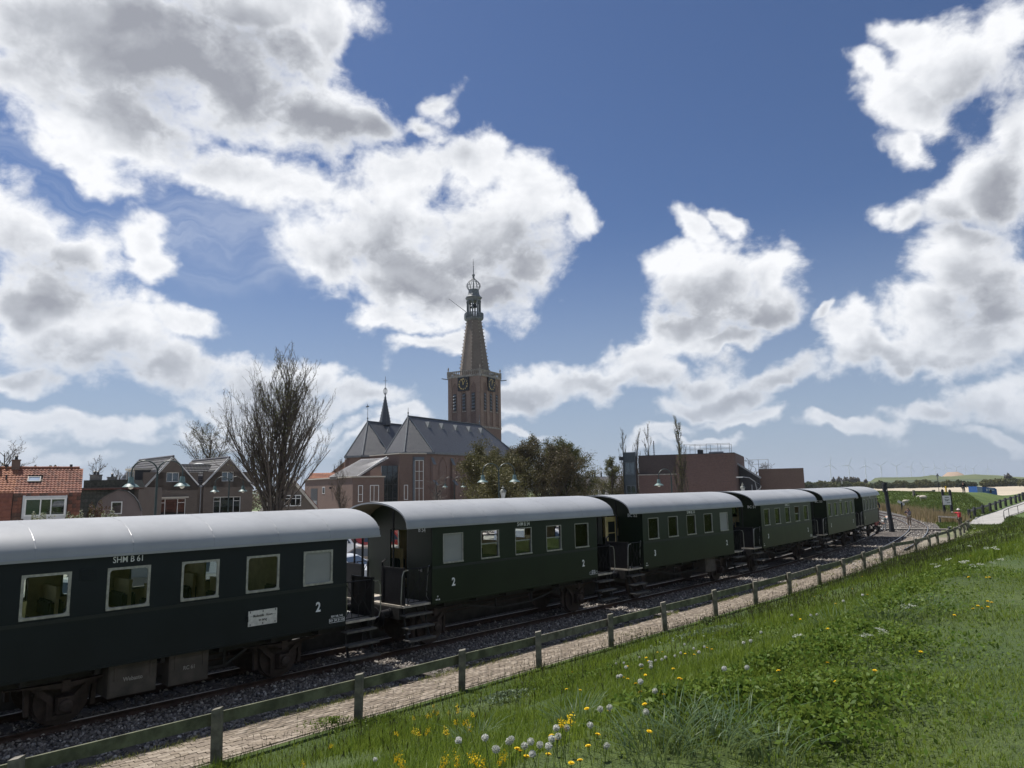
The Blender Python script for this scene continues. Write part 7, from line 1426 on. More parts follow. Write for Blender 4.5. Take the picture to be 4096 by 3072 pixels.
def person(label, loc, rz, j=None, top=(.02, .03, .05), legs=(.05, .05, .06), hair=(.02, .015, .01), shoes=(.03, .03, .03), hat=None, vest=None, top2=None, long_hair=False, bag=None, phone=False, scale=1.):
    """standing figure facing local -y; j overrides joints (metres)"""
    J = dict(hip=(0, 0, .93), waist=(0, 0, 1.08), chest=(0, .01, 1.30), neck=(0, .0, 1.47), head=(0, -.02, 1.61), crown=(0, -.01, 1.70), shL=(.19, 0, 1.42), elL=(.25, .02, 1.14), wrL=(.27, -.06, .90), shR=(-.19, 0, 1.42), elR=(-.25, .02, 1.14), wrR=(-.27, -.06, .90), hjL=(.10, 0, .90), knL=(.11, -.02, .50), anL=(.11, .02, .09), toL=(.12, -.17, .04), hjR=(-.10, 0, .90), knR=(-.11, -.02, .50), anR=(-.11, .02, .09), toR=(-.12, -.17, .04))
    J.update(j or {}); J = {k: Vector(v) * scale for k, v in J.items()}; t = thing('person', label, 'person', loc, rz)
    names = ['hip', 'waist', 'chest', 'neck', 'head', 'crown', 'shL', 'elL', 'wrL', 'shR', 'elR', 'wrR', 'hjL', 'knL', 'anL', 'toL', 'hjR', 'knR', 'anR', 'toR']; rad = dict(hip=(.15, .11), waist=(.135, .10), chest=(.15, .11), neck=.055, head=(.082, .095), crown=(.07, .085), sh=.062, el=.045, wr=.030, hj=.085, kn=.058, an=.042, to=.035)
    V = [J[n] for n in names]; Rr = [rad.get(n, rad.get(n[:2])) for n in names]; ix = {n: i for i, n in enumerate(names)}
    E = [('hip', 'waist'), ('waist', 'chest'), ('chest', 'neck'), ('neck', 'head'), ('head', 'crown')] + [(a + s_, b + s_) for s_ in 'LR' for a, b in (('sh', 'el'), ('el', 'wr'), ('hj', 'kn'), ('kn', 'an'), ('an', 'to'))] + [('chest', 'shL'), ('chest', 'shR'), ('hip', 'hjL'), ('hip', 'hjR')]; E = [(ix[a], ix[b]) for a, b in E]
    fw = Vector((0, -1, 0)); hd = J['head']
    V.append(hd + Vector((0, -.115, -.005))); Rr.append(.013); E.append((ix['head'], len(V) - 1))                              # nose
    for s_ in 'LR':                                              # palm, four fingers and a thumb
        w = J['wr' + s_]; d = (w - J['el' + s_]).normalized(); sdv = d.orthogonal().normalized(); up_ = d.cross(sdv); palm = w + d * .075; V.append(palm); pi_ = len(V) - 1; Rr.append((.036, .016)); E.append((ix['wr' + s_], pi_))
        for k in range(4): a = palm + d * .02 + sdv * (k - 1.5) * .021; b = a + d * (.035 + .006 * (1.5 - abs(k - 1.5))) + up_ * .012; c = b + d * .025 + up_ * .025; V.extend([b, c]); Rr.extend([.0095, .008]); E += [(pi_, len(V) - 2), (len(V) - 2, len(V) - 1)]
        b = w + d * .035 + sdv * .045; V.append(b); Rr.append(.011); E.append((ix['wr' + s_], len(V) - 1)); V.append(b + d * .035 + sdv * .012 + up_ * .015); Rr.append(.009); E.append((len(V) - 2, len(V) - 1))
    skin_obj('body', t, V, E, Rr, skin_m)
    cl = lambda n, c: mat(n, c, .85, var=.2, scale=12)
    def sub_(nm, keys, edges, m_, add, rr=None):
        skin_obj(nm, t, [J[k] for k in keys], [(keys.index(a), keys.index(b)) for a, b in edges], [((rr or {}).get(k) or tuple(x + add for x in (rad.get(k, rad.get(k[:2])) if isinstance(rad.get(k, rad.get(k[:2])), tuple) else (rad.get(k, rad.get(k[:2])),) * 2))) for k in keys], m_)
    sub_('trousers', ['hip', 'hjL', 'knL', 'anL', 'hjR', 'knR', 'anR'], [('hip', 'hjL'), ('hjL', 'knL'), ('knL', 'anL'), ('hip', 'hjR'), ('hjR', 'knR'), ('knR', 'anR')], cl('cloth_%02d%02d%02d_legs' % tuple(int(x * 99) for x in legs), legs), .016)
    tk = ['hip', 'waist', 'chest', 'neck', 'shL', 'elL', 'wrL', 'shR', 'elR', 'wrR']; te = [('hip', 'waist'), ('waist', 'chest'), ('chest', 'neck')] + [(a, b) for s_ in 'LR' for a, b in (('chest', 'sh' + s_), ('sh' + s_, 'el' + s_), ('el' + s_, 'wr' + s_))]
    sub_('jacket', tk, te, cl('cloth_%02d%02d%02d_top' % tuple(int(x * 99) for x in top), top), .020, {'neck': (.065, .065), 'wrL': (.042, .042), 'wrR': (.042, .042)})
    if vest: sub_('vest', ['hip', 'waist', 'chest'], [('hip', 'waist'), ('waist', 'chest')], cl('cloth_%02d%02d%02d_vest' % tuple(int(x * 99) for x in vest), vest), .034)
    for s_ in 'LR': skin_obj('shoe', t, [J['an' + s_], (J['an' + s_] * .5 + J['to' + s_] * .5) + Vector((0, 0, -.01)), J['to' + s_]], [(0, 1), (1, 2)], [(.05, .05), (.05, .045), (.045, .032)], cl('shoe_%02d' % int(shoes[0] * 99), shoes))
    ax = (J['crown'] - J['neck']).normalized(); hm = bmesh.new(); bmesh.ops.create_icosphere(hm, subdivisions=2, radius=1)
    for v in list(hm.verts):
        if v.co.z < -.15 and v.co.y < .35 or v.co.z < -.55: hm.verts.remove(v)
    me = bpy.data.meshes.new('hair'); hm.to_mesh(me); hm.free(); me.materials.append(cl('hair_%02d' % int(hair[0] * 99), hair)); me.polygons.foreach_set('use_smooth', [True] * len(me.polygons)); q = ax.to_track_quat('Z', 'Y').to_euler(); part('hair', me, t, hd * .5 + J['crown'] * .5 + Vector((0, .015, .01)), q, scale=(.097, .112, .105))
    if long_hair: skin_obj('long_hair', t, [J['crown'] + Vector((0, .06, -.02)), hd + Vector((0, .10, -.05)), J['neck'] + Vector((.02, .12, -.05)), J['chest'] + Vector((.03, .15, .0))], [(0, 1), (1, 2), (2, 3)], [(.07, .05), (.10, .06), (.11, .05), (.07, .03)], MATS['hair_%02d' % int(hair[0] * 99)])
    if hat: MB().lathe([(.175, 0), (.17, .02), (.115, .03), (.108, .10), (.08, .135), (.02, .14)], 16).build('hat', cl('hat_%02d' % int(hat[0] * 99), hat), t, J['crown'] + Vector((0, 0, .0)), smooth=True)
    ey = MB();
    for x in (-.032, .032): ey.lathe([(.0, -.008), (.010, 0), (.0, .008)], 6, (hd.x + x, hd.y - .085, hd.z + .025))
    ey.box(hd.x - .022, hd.x + .022, hd.y - .094, hd.y - .086, hd.z - .048, hd.z - .042); ey.build('eyes_and_mouth', dark_paint, t)
    if phone: w = J['wrR'] * .5 + J['wrL'] * .5 if phone == 'both' else J['wrR']; d_ = (w - J['elR']).normalized(); p = w + d_ * .10; ph = tag(MB().box(-.075, .075, -.008, .008, -.04, .04).build('camera_phone', white_paint if phone == 'white' else dark_paint, None, t.location + Matrix.Rotation(rz, 3, 'Z') @ p, rz), 'phone held up by the person in the %s' % ('red jacket' if phone == 'white' else 'pale vest'), 'phone')
    if bag:
        b = J['wrL'] + Vector((.02, 0, -.32)); tag(MB().prism([(-.17, -.16), (.17, -.16), (.13, .14), (-.13, .14)], -.05, .05).tube([(-.08, 0, .13), (-.06, 0, .26), (.06, 0, .26), (.08, 0, .13)], .012, 5).build('carrier_bag', mat('bag_blue', (.05, .30, .55), .5), None, t.location + Matrix.Rotation(rz, 3, 'Z') @ b, rz), 'bright blue carrier bag held by the person in the blue jacket', 'bag')
    return t
def facing(p): return math.atan2(-p.x, p.y) * 0 + math.atan2(p.y, p.x) - math.pi / 2   # local -y looks at the camera
p = P3(72.2, 2.95, -.02); person('person in pale vest and tan trousers photographing from the board crossing', p, facing(p) - .5, dict(elR=(-.24, -.20, 1.28), wrR=(-.10, -.24, 1.50), elL=(.24, -.16, 1.14), wrL=(.02, -.25, 1.22), head=(-.01, -.05, 1.60), crown=(-.01, -.03, 1.69)), top=(.05, .045, .06), legs=(.24, .18, .13), hair=(.02, .014, .012), vest=(.48, .42, .36), long_hair=True, shoes=(.4, .38, .36))
p = P3(66.6, 1.1, -.14); person('person in dark green vest bending towards the end of the train', p, facing(p) + 2.2, dict(waist=(0, -.12, 1.05), chest=(0, -.30, 1.22), neck=(0, -.42, 1.32), head=(0, -.54, 1.38), crown=(0, -.60, 1.45), shL=(.19, -.36, 1.27), elL=(.23, -.52, 1.05), wrL=(.18, -.72, 1.0), shR=(-.19, -.36, 1.27), elR=(-.23, -.52, 1.05), wrR=(-.18, -.72, 1.0), knL=(.14, -.03, .5), anL=(.22, .1, .09), toL=(.22, -.1, .04)), top=(.50, .50, .50), legs=(.34, .34, .33), hair=(.015, .012, .01), vest=(.010, .028, .026), shoes=(.05, .05, .05))
p = P3(62.2, .75, -.14); person('railway worker in black clothes crouched at the coupling of the last coach', p, facing(p) + 1.2, dict(hip=(0, .05, .62), waist=(0, -.06, .78), chest=(0, -.2, .96), neck=(0, -.28, 1.08), head=(0, -.34, 1.2), crown=(0, -.36, 1.29), shL=(.19, -.22, 1.03), elL=(.22, -.42, .85), wrL=(.14, -.60, .9), shR=(-.19, -.22, 1.03), elR=(-.22, -.42, .85), wrR=(-.14, -.60, .95), hjL=(.10, .03, .60), knL=(.13, -.32, .48), hjR=(-.10, .03, .6), knR=(-.13, -.25, .36), anR=(-.12, .1, .09), toR=(-.12, -.08, .04)), top=(.012, .012, .014), legs=(.012, .012, .014))
p = P3(58.9, 1.15, 1.235); person('person in dark blue top leaning out from the last coach platform', p, facing(p) + .3, dict(waist=(.03, -.03, 1.08), chest=(.10, -.08, 1.28), neck=(.15, -.1, 1.44), head=(.19, -.13, 1.57), crown=(.21, -.12, 1.66), shL=(.27, -.08, 1.37), shR=(-.06, -.08, 1.42), elL=(.36, -.12, 1.1), wrL=(.30, -.22, .9), elR=(-.16, -.16, 1.2), wrR=(-.2, -.26, 1.0)), top=(.015, .02, .045), legs=(.30, .30, .32))
p = P3(71.6, 7.0, -.08); person('person in red jacket and white hat pointing a phone over the fence', p, facing(p) - .9, dict(elR=(-.24, -.22, 1.42), wrR=(-.14, -.48, 1.48), elL=(.22, -.22, 1.36), wrL=(.02, -.46, 1.46)), top=(.50, .03, .045), legs=(.16, .125, .085), hat=(.66, .60, .58), hair=(.03, .02, .015), phone='white', scale=.98)
q = on_dike(3856, 1972, 100); q.z += .02; person('person in black walking along the top of the dike', q, facing(q) + 2.9, dict(knL=(.11, -.16, .52), anL=(.10, .12, .12), toL=(.10, -.05, .04), anR=(-.1, -.12, .08), toR=(-.1, -.3, .05), wrR=(-.32, -.14, .92)), top=(.012, .014, .018), legs=(.02, .022, .03), shoes=(.5, .5, .5))
p = Vector((8.45, 60, GZ)); person('person in light blue jacket seen through the open coach door', p, facing(p) + .8, top=(.10, .17, .30), legs=(.05, .06, .09), bag=True)
t = thing('notice_post', 'thin white post with white plate behind the open coach door', 'sign', (7.45, 56, GZ)); MB().tube([(0, 0, 0), (0, 0, 2.1)], .03, 6).build('post', white_paint, t); MB().box(-.16, .16, -.05, -.03, 1.75, 2.25).build('plate', white_paint, t)

# ---------------------------------------------------------------- grass bank, herbs and flowers
def cam_px(P):
    d = P - np.array([0, 0, CAM_H]); z = d @ np.array(_f); return 2048 + 2840 * (d @ np.array(_r)) / z, 1536 - 2840 * (d @ np.array(_u)) / z, z
grass_a = leaf_mat('grass_blade', (.072, .130, .008), (.18, .245, .026), .45, .42, .9)
grass_s = leaf_mat('mown_grass_blade', (.068, .122, .009), (.175, .235, .026), .42, .45, .9)
grass_b = leaf_mat('bluish_grass_blade', (.065, .115, .055), (.13, .19, .10), .4, .4, 1.)
herb_m = leaf_mat('herb_leaf', (.055, .115, .010), (.140, .205, .030), .42, .5, 2.); herb_p = leaf_mat('pale_herb_leaf', (.10, .15, .085), (.20, .25, .16), .35, .5, 2.)
spike_m = leaf_mat('seed_spike', (.040, .048, .018), (.085, .080, .036), .2)
def scatter(n, s0, s1, o0, o1):
    s = rng.uniform(s0, s1, n); o = rng.uniform(o0, o1, n); x, y = so2xy(s, o); z = terrain(x, y); return s, o, np.stack([x, y, z], 1)
def visible(P, pad=160):
    px, py, d = cam_px(P); return (d > 1.2) & (px > -pad) & (px < 4096 + pad) & (py > 1700) & (py < 3072 + pad * 2.2), d
def blades(P, h, w, lean, rg, segs=2, az=None):
    """curved blades rooted at P"""
    n = len(P); a = rg.uniform(0, 6.283, n) if az is None else az; fa = a + rg.normal(0, .5, n); dx = np.stack([-np.sin(fa), np.cos(fa), np.zeros(n)], 1) * (w / 2)[:, None]; ld = np.stack([np.cos(a), np.sin(a), np.zeros(n)], 1); V = []
    for k in range(segs):
        t = k / segs; c = P + ld * (lean * h * t * t)[:, None] + np.array([0, 0, 1.]) * (h * (t - .35 * lean * t * t))[:, None]; f = (1 - t * .45); V += [c - dx * f, c + dx * f]
    V.append(P + ld * (lean * h)[:, None] + np.array([0, 0, 1.]) * (h * (1 - .35 * lean))[:, None]); V = np.stack(V, 1); m = V.shape[1]; b = (np.arange(n) * m)[:, None]
    Q = [np.concatenate([b + [2 * k, 2 * k + 1, 2 * k + 3, 2 * k + 2] for k in range(segs - 1)])] if segs > 1 else []; T = b + [2 * segs - 2, 2 * segs - 1, 2 * segs]
    return V.reshape(-1, 3), Q + [T]
MOW = lambda s, o: o - 13.3 - .35 * np.sin(s * .9) - .5 * np.sin(s * .37 + 1)
def grass(name, label, bands, mow, m):
    Vs, Qs, Ts, off = [], [], [], 0
    for d0, d1, dens, h0, w0, segs, s0, s1 in bands:
        o0, o1 = (4.62, 15.2) if not mow else (12.0, 22.5); area = (s1 - s0) * (o1 - o0); s, o, P = scatter(int(area * dens), s0, s1, o0, o1); ok, d = visible(P); mw = MOW(s, o); clump = fbm2(P[:, 0], P[:, 1], 1.6, 11)
        r_ = rng.random(len(s)); ok &= (d >= d0) & (d < d1) & (o > fence_o(s) + .03 + .12 * r_ * (r_ > .3)) & ((mw > -.3 * rng.random(len(s))) if mow else (mw < .5 * rng.random(len(s)))); ok &= ramp_z(s, o)[1] > 1.35; ok &= rng.random(len(s)) < .72 + .5 * clump
        P = P[ok]; cl = clump[ok]; n = len(P); h = h0 * rng.uniform(.45, 1.25, n) * (1 + .55 * cl); w = w0 * rng.uniform(.6, 1.4, n); P = P - np.array([0, 0, .015]); v, fs = blades(P, h, w, rng.uniform(.1, .75, n) if not mow else rng.uniform(.2, .9, n), rng, segs)
        Vs.append(v); [ (Qs if f.shape[1] == 4 else Ts).append(f + off) for f in fs]; off += len(v)
    F = ([np.concatenate(Qs)] if Qs else []) + [np.concatenate(Ts)]; print(name, len(np.concatenate(Vs)), sum(len(f) for f in F)); return tag(np_obj(name, np.concatenate(Vs), F, m), label, 'grass', kind='stuff')
grass('long_grass', 'long bright green grass on the slope between fence and mown strip', [(1, 7, 1900, .155, .0052, 3, -8, 8), (7, 12, 800, .17, .0075, 2, -8, 14), (12, 20, 400, .19, .012, 2, -4, 22), (20, 34, 150, .21, .020, 1, 6, 40), (34, 75, 52, .24, .040, 1, 20, 72)], False, grass_a)
grass('mown_grass', 'short mown grass strip along the top of the bank', [(1, 6, 3000, .07, .0055, 2, -8, 5), (6, 12, 1100, .075, .009, 1, -8, 12), (12, 24, 360, .08, .016, 1, 2, 24), (24, 70, 80, .10, .035, 1, 14, 66)], True, grass_s)
def dike_grass():
    s, o, P = scatter(60000, 66, 165, 5.4, 13.5); ok, d = visible(P); ok &= (ramp_z(s, o)[1] > 1.4) & (s > 70); P = P[ok]; n = len(P); v, f = blades(P, rng.uniform(.12, .32, n), rng.uniform(.05, .11, n), rng.uniform(.2, .8, n), rng, 1); tag(np_obj('dike_grass', v, f, leaf_mat('dike_blade', (.035, .068, .012), (.085, .115, .026), .3, .6, .25)), 'rougher darker grass on the slope of the far dike', 'grass', kind='stuff')
dike_grass()
# grass along the kerb and tufts in the path
def verge():
    n = 14000; s = rng.uniform(-1, 50, n); k = rng.random(n) < .75; o = np.where(k, 3.17 + np.abs(rng.normal(0, .09, n)), rng.uniform(3.2, 4.5, n)); cl = fbm2(s, o, 1.3, 21); ok = (cl > .02) | (rng.random(n) < .12); ok &= np.where(k, True, fbm2(s, o * 2, 2., 22) > .25); s, o = s[ok], o[ok]; n = len(s); x, y = so2xy(s, o); P = np.stack([x, y, np.full(n, -.14)], 1)
    v, f = blades(P, rng.uniform(.04, .17, n), np.interp(s, [0, 50], [.007, .03]) * rng.uniform(.7, 1.3, n), rng.uniform(.3, 1.0, n), rng, 2); tag(np_obj('verge_grass', v, f, leaf_mat('dry_grass_blade', (.11, .135, .035), (.21, .20, .08), .4)), 'ragged grass tufts growing along the kerb of the brick path', 'grass', kind='stuff')
verge()
# dark seed heads that stand above the grass
def spikes():
    s, o, P = scatter(16000, -4, 48, 4.65, 12.5); ok, d = visible(P); ok &= rng.random(len(s)) < np.interp(d, [3, 10, 40], [.16, .34, .8]); ok &= (rng.random(len(s)) < np.where(o < 7.5, 1., .55)); s, o, P, d = s[ok], o[ok], P[ok], d[ok]; n = len(P); h = rng.uniform(.20, .40, n); a = rng.uniform(0, 6.28, n); ln = rng.uniform(.02, .14, n); top = P + np.stack([np.cos(a) * ln, np.sin(a) * ln, h], 1); tip = top + (top - P) / h[:, None] * rng.uniform(.035, .075, n)[:, None]
    k = np.interp(d, [3, 40], [1, 3.2]); A = np.concatenate([np.concatenate([P, top, (.0011 * k)[:, None], (.0011 * k)[:, None]], 1), np.concatenate([top, (top + tip) / 2, (.0014 * k)[:, None], (.0042 * k)[:, None]], 1), np.concatenate([(top + tip) / 2, tip, (.0042 * k)[:, None], (.0006 * k)[:, None]], 1)])
    o_ = segs_mesh('grass_seed_heads', A, spike_m, None, 3); tag(o_, 'dark seed heads standing above the grass by the fence', 'seed heads', kind='stuff')
spikes()
def ground_px(px, py, lift=0.):
    """where the view line through a picture point meets the bank, lifted"""
    d = np.array(_f) * 2840 + np.array(_r) * (px - 2048) - np.array(_u) * (py - 1536); d = d / np.linalg.norm(d); t = np.linspace(1.5, 90, 3000); Q = np.array([0, 0, CAM_H]) + d[None] * t[:, None]; z = terrain(Q[:, 0], Q[:, 1]) + lift; k = np.argmax(Q[:, 2] < z); q = Q[k].copy(); q[2] = float(terrain(q[:1], q[1:2])[0]); return q
def herbs():
    P = []; Pp = []; T = []
    for px, py, r_, n, pale in [(3330, 2640, .5, 900, 0), (3560, 2450, .6, 800, 0), (3190, 2830, .4, 900, 0), (3420, 2800, .5, 900, 0), (2120, 2760, .5, 800, 0), (2260, 2740, .4, 500, 0), (3650, 2390, .6, 700, 0), (3700, 2330, .7, 600, 0), (2950, 2830, .4, 900, 0), (3080, 2690, .45, 800, 0), (3280, 2960, .3, 700, 0), (2010, 2800, .4, 500, 1), (2870, 2535, .55, 500, 1), (2760, 2530, .4, 350, 1), (3620, 2600, .5, 600, 0), (3850, 2300, .7, 500, 0), (3560, 2240, 1.0, 500, 0), (1330, 2905, .3, 350, 0), (1560, 2890, .3, 300, 0), (2430, 2700, .5, 400, 0), (2700, 2850, .35, 500, 0), (3000, 2560, .6, 500, 0), (3450, 2560, .5, 600, 0)]:
        c = ground_px(px, py + 10); n = int(n * 2.2); k = rng.normal(size=(n, 2)); k /= np.linalg.norm(k, axis=1, keepdims=True); rr = np.abs(rng.normal(0, .75, (n, 1))); q = c[:2] + k * rr * r_ * [1.5, 1.2]; z = terrain(q[:, 0], q[:, 1]); hh = .19 * np.exp(-rr[:, 0] ** 2 * .5) * rng.uniform(.3, 1, n) ** .6; (Pp if pale else P).append(np.concatenate([q, (z + hh)[:, None]], 1))
    o = leaves_mesh('broad_leaved_herbs', np.concatenate(P), .021, herb_m, None, rng, 1.9); tag(o, 'darker leafy herbs growing in mounds among the grass', 'herbs', kind='stuff'); o = leaves_mesh('pale_leaved_herbs', np.concatenate(Pp), .028, herb_p, None, rng, 1.8); tag(o, 'pale grey-green leafy herbs on the bank near the fence', 'herbs', kind='stuff')
    Vs = []; Fs = []; off = 0
    for px, py, r_, n in [(2700, 2960, .22, 90), (2850, 3010, .25, 120), (2620, 3040, .2, 80), (3100, 3050, .15, 70), (2980, 2950, .18, 60), (3560, 2480, .3, 160), (3700, 2450, .3, 120), (3330, 2500, .3, 120), (2300, 2900, .2, 120), (1900, 2980, .2, 100)]:
        c = ground_px(px, py); a = rng.uniform(0, 6.28, n); rr = rng.random(n) ** .5 * r_; q = np.stack([c[0] + np.cos(a) * rr, c[1] + np.sin(a) * rr], 1); Q = np.concatenate([q, terrain(q[:, 0], q[:, 1])[:, None]], 1); v, f = blades(Q, rng.uniform(.16, .34, n), rng.uniform(.005, .009, n), rng.uniform(.5, 1.25, n), rng, 4, az=a + rng.normal(0, .4, n)); Vs.append(v); Fs.append([x + off for x in f]); off += len(v)
    o = np_obj('arching_grass_tufts', np.concatenate(Vs), [np.concatenate([f[0] for f in Fs]), np.concatenate([f[1] for f in Fs])], grass_b); tag(o, 'bluish long-bladed grass tufts arching over near the bottom edge', 'grass', kind='stuff')
herbs()
# a big rosette plant by the fence
q = ground_px(2830, 2520); t = thing('rosette_plant', 'large pale green rosette plant beside a fence post', 'plant', q)
for k in range(16):
    a = R(k * 137.5); L = .34 - .008 * k; e = R(25 + 3.2 * k); m = MB(); vs = []
    for f, w in ((0, .015), (.25, .06), (.55, .085), (.8, .06), (1, .004)): x, z = L * f * math.cos(e), .04 + .012 * k + L * f * math.sin(e) - .22 * L * f * f; vs += [(x * math.cos(a) - w * math.sin(a), x * math.sin(a) + w * math.cos(a), z + .012), (x * math.cos(a), x * math.sin(a), z), (x * math.cos(a) + w * math.sin(a), x * math.sin(a) - w * math.cos(a), z + .012)]
    m.add(vs, [(3 * i + j, 3 * i + j + 1, 3 * i + j + 4, 3 * i + j + 3) for i in range(4) for j in (0, 1)]); m.build('leaf', herb_p if k > 6 else leaf_mat('rosette_leaf', (.09, .16, .05), (.16, .24, .08), .4), t, fixn=False)
# flowers: one model of each kind, copied
stem_m = leaf_mat('flower_stem', (.09, .13, .04), (.13, .17, .06), .3); yellow = leaf_mat('yellow_petal', (.78, .52, .010), (.85, .62, .02), .2); clock_m = leaf_mat('seed_clock', (.62, .62, .60), (.78, .78, .76), .45); white_p = leaf_mat('white_umbel', (.62, .64, .55), (.78, .79, .72), .3)
def merged(name, parts):
    me = bpy.data.meshes.new(name); V = []; F = []; mi = []; ms = []
    for v, f, m in parts:
        b = len(V); V += [tuple(q) for q in v]; F += [tuple(b + i for i in q) for q in f]; ms.append(m); mi += [len(ms) - 1] * len(f)
    me.from_pydata(V, [], F); [me.materials.append(m) for m in ms]; me.polygons.foreach_set('material_index', mi); me.update(); return me
def stem_(h, r_=.0028): m = MB().tube([(0, 0, -.02), (.01, 0, h * .5), (0, 0, h)], r_, 4); return (m.v, m.f, stem_m)
def quads(P, s, rg, nrm=None):
    V = []; F = []
    for p in P:
        p = Vector(p); a = Vector(rg.normal(size=3)).normalized(); b = a.orthogonal().normalized(); a *= s; b *= s * .45; k = len(V); V += [p - a - b, p + a - b, p + a + b, p - a + b]; F.append((k, k + 1, k + 2, k + 3))
    return V, F
rgf = np.random.default_rng(5)
def clock_mesh(h):
    k = rgf.normal(size=(120, 3)); k /= np.linalg.norm(k, axis=1, keepdims=True); v, f = quads(k * .023 + [0, 0, h], .0058, rgf); m = MB().lathe([(.001, -.019), (.014, -.012), (.019, 0), (.014, .012), (.001, .019)], 10, (0, 0, h)); return merged('dandelion_clock', [stem_(h), (v, f, clock_m), (m.v, m.f, clock_m)])
def yellow_mesh(h):
    V = []; F = []
    for ring, (n, L, e) in enumerate(((16, .024, .12), (14, .020, .35), (10, .014, .75))):
        for k in range(n): a = 6.283 * k / n + ring * .2; ca, sa = math.cos(a), math.sin(a); w = .0042; b = len(V); V += [(-sa * w * .6, ca * w * .6, h), (sa * w * .6, -ca * w * .6, h), (ca * L + sa * w, sa * L - ca * w, h + L * e), (ca * L - sa * w, sa * L + ca * w, h + L * e)]; F.append((b, b + 1, b + 2, b + 3))
    m = MB().lathe([(.003, -.012), (.009, -.006), (.010, .002)], 7, (0, 0, h)); return merged('dandelion_flower', [stem_(h), (m.v, m.f, stem_m), (V, F, yellow)])
def mustard_mesh(h):
    P = np.concatenate([rgf.normal(size=(46, 3)) * [.020, .020, .026] + [0, 0, h], rgf.normal(size=(20, 3)) * [.012, .012, .012] + [.03, .01, h - .05]]); v, f = quads(P, .0085, rgf); return merged('mustard_flower', [stem_(h, .004), (v, f, yellow)])
def umbel_mesh(h):
    V = []; F = []
    for c in range(8): a = 6.28 * c / 8; q, g = quads(rgf.normal(size=(9, 3)) * [.012, .012, .004] + [.045 * math.cos(a), .045 * math.sin(a), h + .01 * math.sin(c)], .006, rgf); b = len(V); V += q; F += [tuple(b + i for i in x) for x in g]
    return merged('cow_parsley_flower', [stem_(h, .003), (V, F, white_p)])
def L_(ox, oy, s, pts): return [(ox + x / s, oy + y / s) for x, y in pts]
clocks = L_(2000, 2400, 2.212, [(1213, 515), (1120, 555), (1135, 612), (1103, 668), (1028, 693), (1210, 748), (1265, 583), (1300, 580), (1350, 538), (1375, 545), (1428, 540), (1518, 495), (1535, 500), (1625, 400), (1690, 438), (1810, 420), (1615, 470), (1720, 472), (2172, 388), (1370, 580), (1385, 605), (1382, 824), (1052, 981), (906, 1012), (775, 1090), (540, 1163), (605, 1165), (460, 1237), (110, 1220), (145, 1285), (195, 1280), (272, 1313), (325, 1312), (360, 1345), (905, 1293), (1205, 965), (60, 1275), (1040, 570), (575, 1250), (4, 1305), (1335, 555), (2030, 600), (2175, 590)]) + L_(1000, 2300, 2.149, [(1930, 1400), (2065, 1445), (1035, 1590), (2130, 1490)]) + L_(3000, 2200, 1.9024, [(695, 395), (860, 348), (108, 625), (22, 685), (435, 495), (480, 495), (355, 493), (335, 500)])
yels = L_(2000, 2400, 2.212, [(1405, 472), (1437, 478), (1312, 510), (1270, 522), (1320, 552), (1157, 592), (1275, 622), (1250, 656), (1300, 675), (1810, 432), (1770, 468), (1690, 500), (1530, 610), (1515, 622), (620, 805), (625, 650), (668, 808), (1225, 780), (1290, 856), (1420, 865), (1335, 945), (1000, 1010), (815, 972), (1255, 1163), (825, 1212), (820, 1330), (500, 1155), (495, 1230), (1110, 708), (1085, 708), (160, 1372), (180, 1402), (120, 1350), (395, 1400), (610, 1448), (735, 1478), (1640, 725), (1592, 720), (1880, 458), (1640, 478), (455, 1275)]) + L_(3000, 2200, 1.9024, [(1258, 780), (825, 1045), (712, 1023), (920, 930), (516, 992), (560, 875), (1698, 215), (1775, 215), (1805, 218), (1720, 433), (1760, 455), (1778, 437), (1830, 414), (1782, 393), (1737, 460), (1535, 505), (540, 375), (600, 342), (570, 358), (495, 360), (770, 300), (612, 262), (860, 207), (922, 90), (1655, 55), (612, 605), (390, 530), (255, 943), (640, 415), (925, 352)])
must = L_(1000, 2300, 2.149, [(1565, 1125), (1748, 1130), (1575, 1172), (1605, 1190), (1797, 1170), (1745, 1180), (1418, 1230), (1485, 1210), (1950, 1195), (1965, 1265), (1785, 1250), (1815, 1250), (1363, 1340), (1280, 1360), (1460, 1360), (1530, 1330), (1680, 1350), (1250, 1520), (1372, 1565), (1695, 1575), (1830, 1575), (655, 1468), (495, 1640), (2010, 1600), (2075, 1590), (2100, 1585), (1550, 1195)]) + L_(2000, 2400, 2.212, [(573, 1065), (590, 1050)])
umb = L_(3000, 2200, 1.9024, [(1155, 440), (1000, 635), (905, 680), (425, 695), (1420, 140), (1560, 110), (1690, 140), (1480, 165), (1840, 125), (1890, 110), (1600, 125), (1730, 150), (1650, 118), (1160, 455), (990, 640), (890, 688)]) + L_(3400, 1750, 3.178, [(1560, 1085), (1600, 1100), (1640, 1090), (1580, 1130), (1650, 1130), (1690, 1050), (1620, 1060), (1480, 1150), (1440, 1170), (1400, 1190), (1520, 1160), (1380, 1215), (1350, 1180), (1270, 1195), (1570, 1180), (1490, 1120), (1600, 1210), (2170, 870), (2150, 900), (1980, 975), (1730, 1440), (1460, 1440), (1840, 1470), (1880, 1465)])
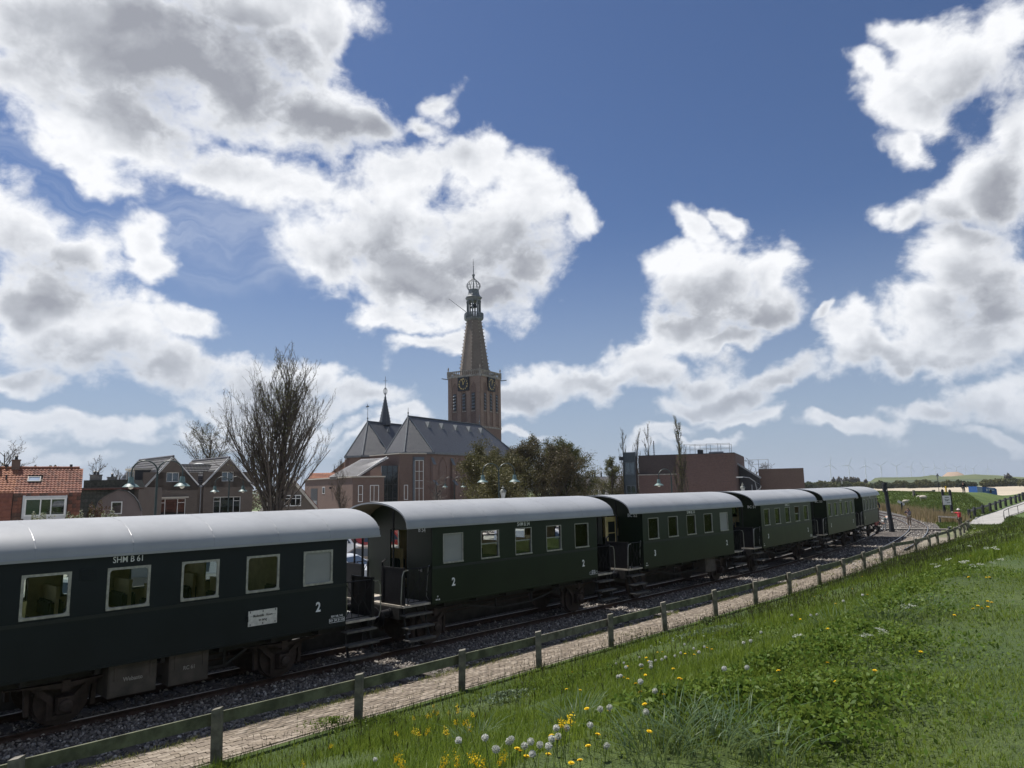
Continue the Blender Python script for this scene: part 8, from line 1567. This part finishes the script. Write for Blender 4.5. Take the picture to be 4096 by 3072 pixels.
def plant_all(name, pts_, mk, hs, labs, cat, group, grow_=None, base=1.):
    made = []
    ms = [mk(h) for h in hs]
    for i, (px, py) in enumerate(pts_):
        if not (0 <= px <= 4096 and py < 3090): continue
        k = i % len(ms); h = hs[k]; q = ground_px(px, py, h * base); o = bpy.data.objects.new(name, ms[k]); col.objects.link(o); o.location = q; d = float(np.hypot(q[0], q[1])); sc_ = max(1., (grow_ or (lambda d: 1))(d)); o.scale = (sc_ * base,) * 3; o.rotation_euler = (random.uniform(-.3, .3), random.uniform(-.3, .3), random.uniform(0, 6.28))
        tag(o, labs(px, py, d), cat, group); made.append((px, o))
    number_labels(made)
plant_all('dandelion_clock', clocks, clock_mesh, [.27, .31, .35], lambda x, y, d: 'white dandelion seed clock ' + ('low down near the bottom edge of the grass' if y > 2850 else 'in the loose drift halfway down the slope' if x < 2900 and y < 2760 else 'scattered in the middle of the grass' if x < 2950 else 'scattered higher on the right of the slope'), 'dandelion', 'white dandelion clocks in the grass', lambda d: 1.05, .68)
plant_all('dandelion_flower', yels, yellow_mesh, [.20, .25, .28], lambda x, y, d: 'yellow dandelion flower ' + ('near the bottom edge among the seed clocks' if y > 2850 and x < 2500 else 'in the drift of seed clocks mid-slope' if x < 2900 else 'in the grass by the mown edge on the right' if y > 2350 and x > 3200 else 'far up the slope towards the fence'), 'dandelion', 'yellow dandelions in the grass', lambda d: 1.05 + d * .008, .62)
plant_all('mustard_flower', must, mustard_mesh, [.38, .46], lambda x, y, d: 'yellow mustard flower head ' + ('tallest one left of the white seed clocks' if x > 2150 else 'close to the bottom edge of the picture' if y > 2950 else 'in the group below the fence posts'), 'flower', 'yellow mustard flowers near the bottom', None, .55)
plant_all('cow_parsley_flower', umb, umbel_mesh, [.40, .52], lambda x, y, d: 'white cow parsley flower head ' + ('beside the far end of the fence' if x > 3750 and y < 2150 else 'on the upper right of the bank' if x > 3600 else 'in the middle of the slope'), 'flower', 'white cow parsley on the bank', lambda d: 1.0 + d * .02, .6)

# ---------------------------------------------------------------- thin summer haze over the flats
def haze_box():
    m = bpy.data.materials.new('haze_air'); m.use_nodes = True; N = NT(m.node_tree); N.n.remove(m.node_tree.nodes['Principled BSDF'])
    v = N.new('ShaderNodeVolumePrincipled'); v.inputs['Color'].default_value = (.80, .88, 1, 1); v.inputs['Density'].default_value = .00009; v.inputs['Anisotropy'].default_value = .2
    N.l.new(v.outputs[0], N.n['Material Output'].inputs['Volume'])
    o = MB().box(-3200, 5600, -60, 7600, -1.6, 175).build('haze', m); tag(o, 'thin pale haze over the far flats', 'haze', kind='stuff')
haze_box()
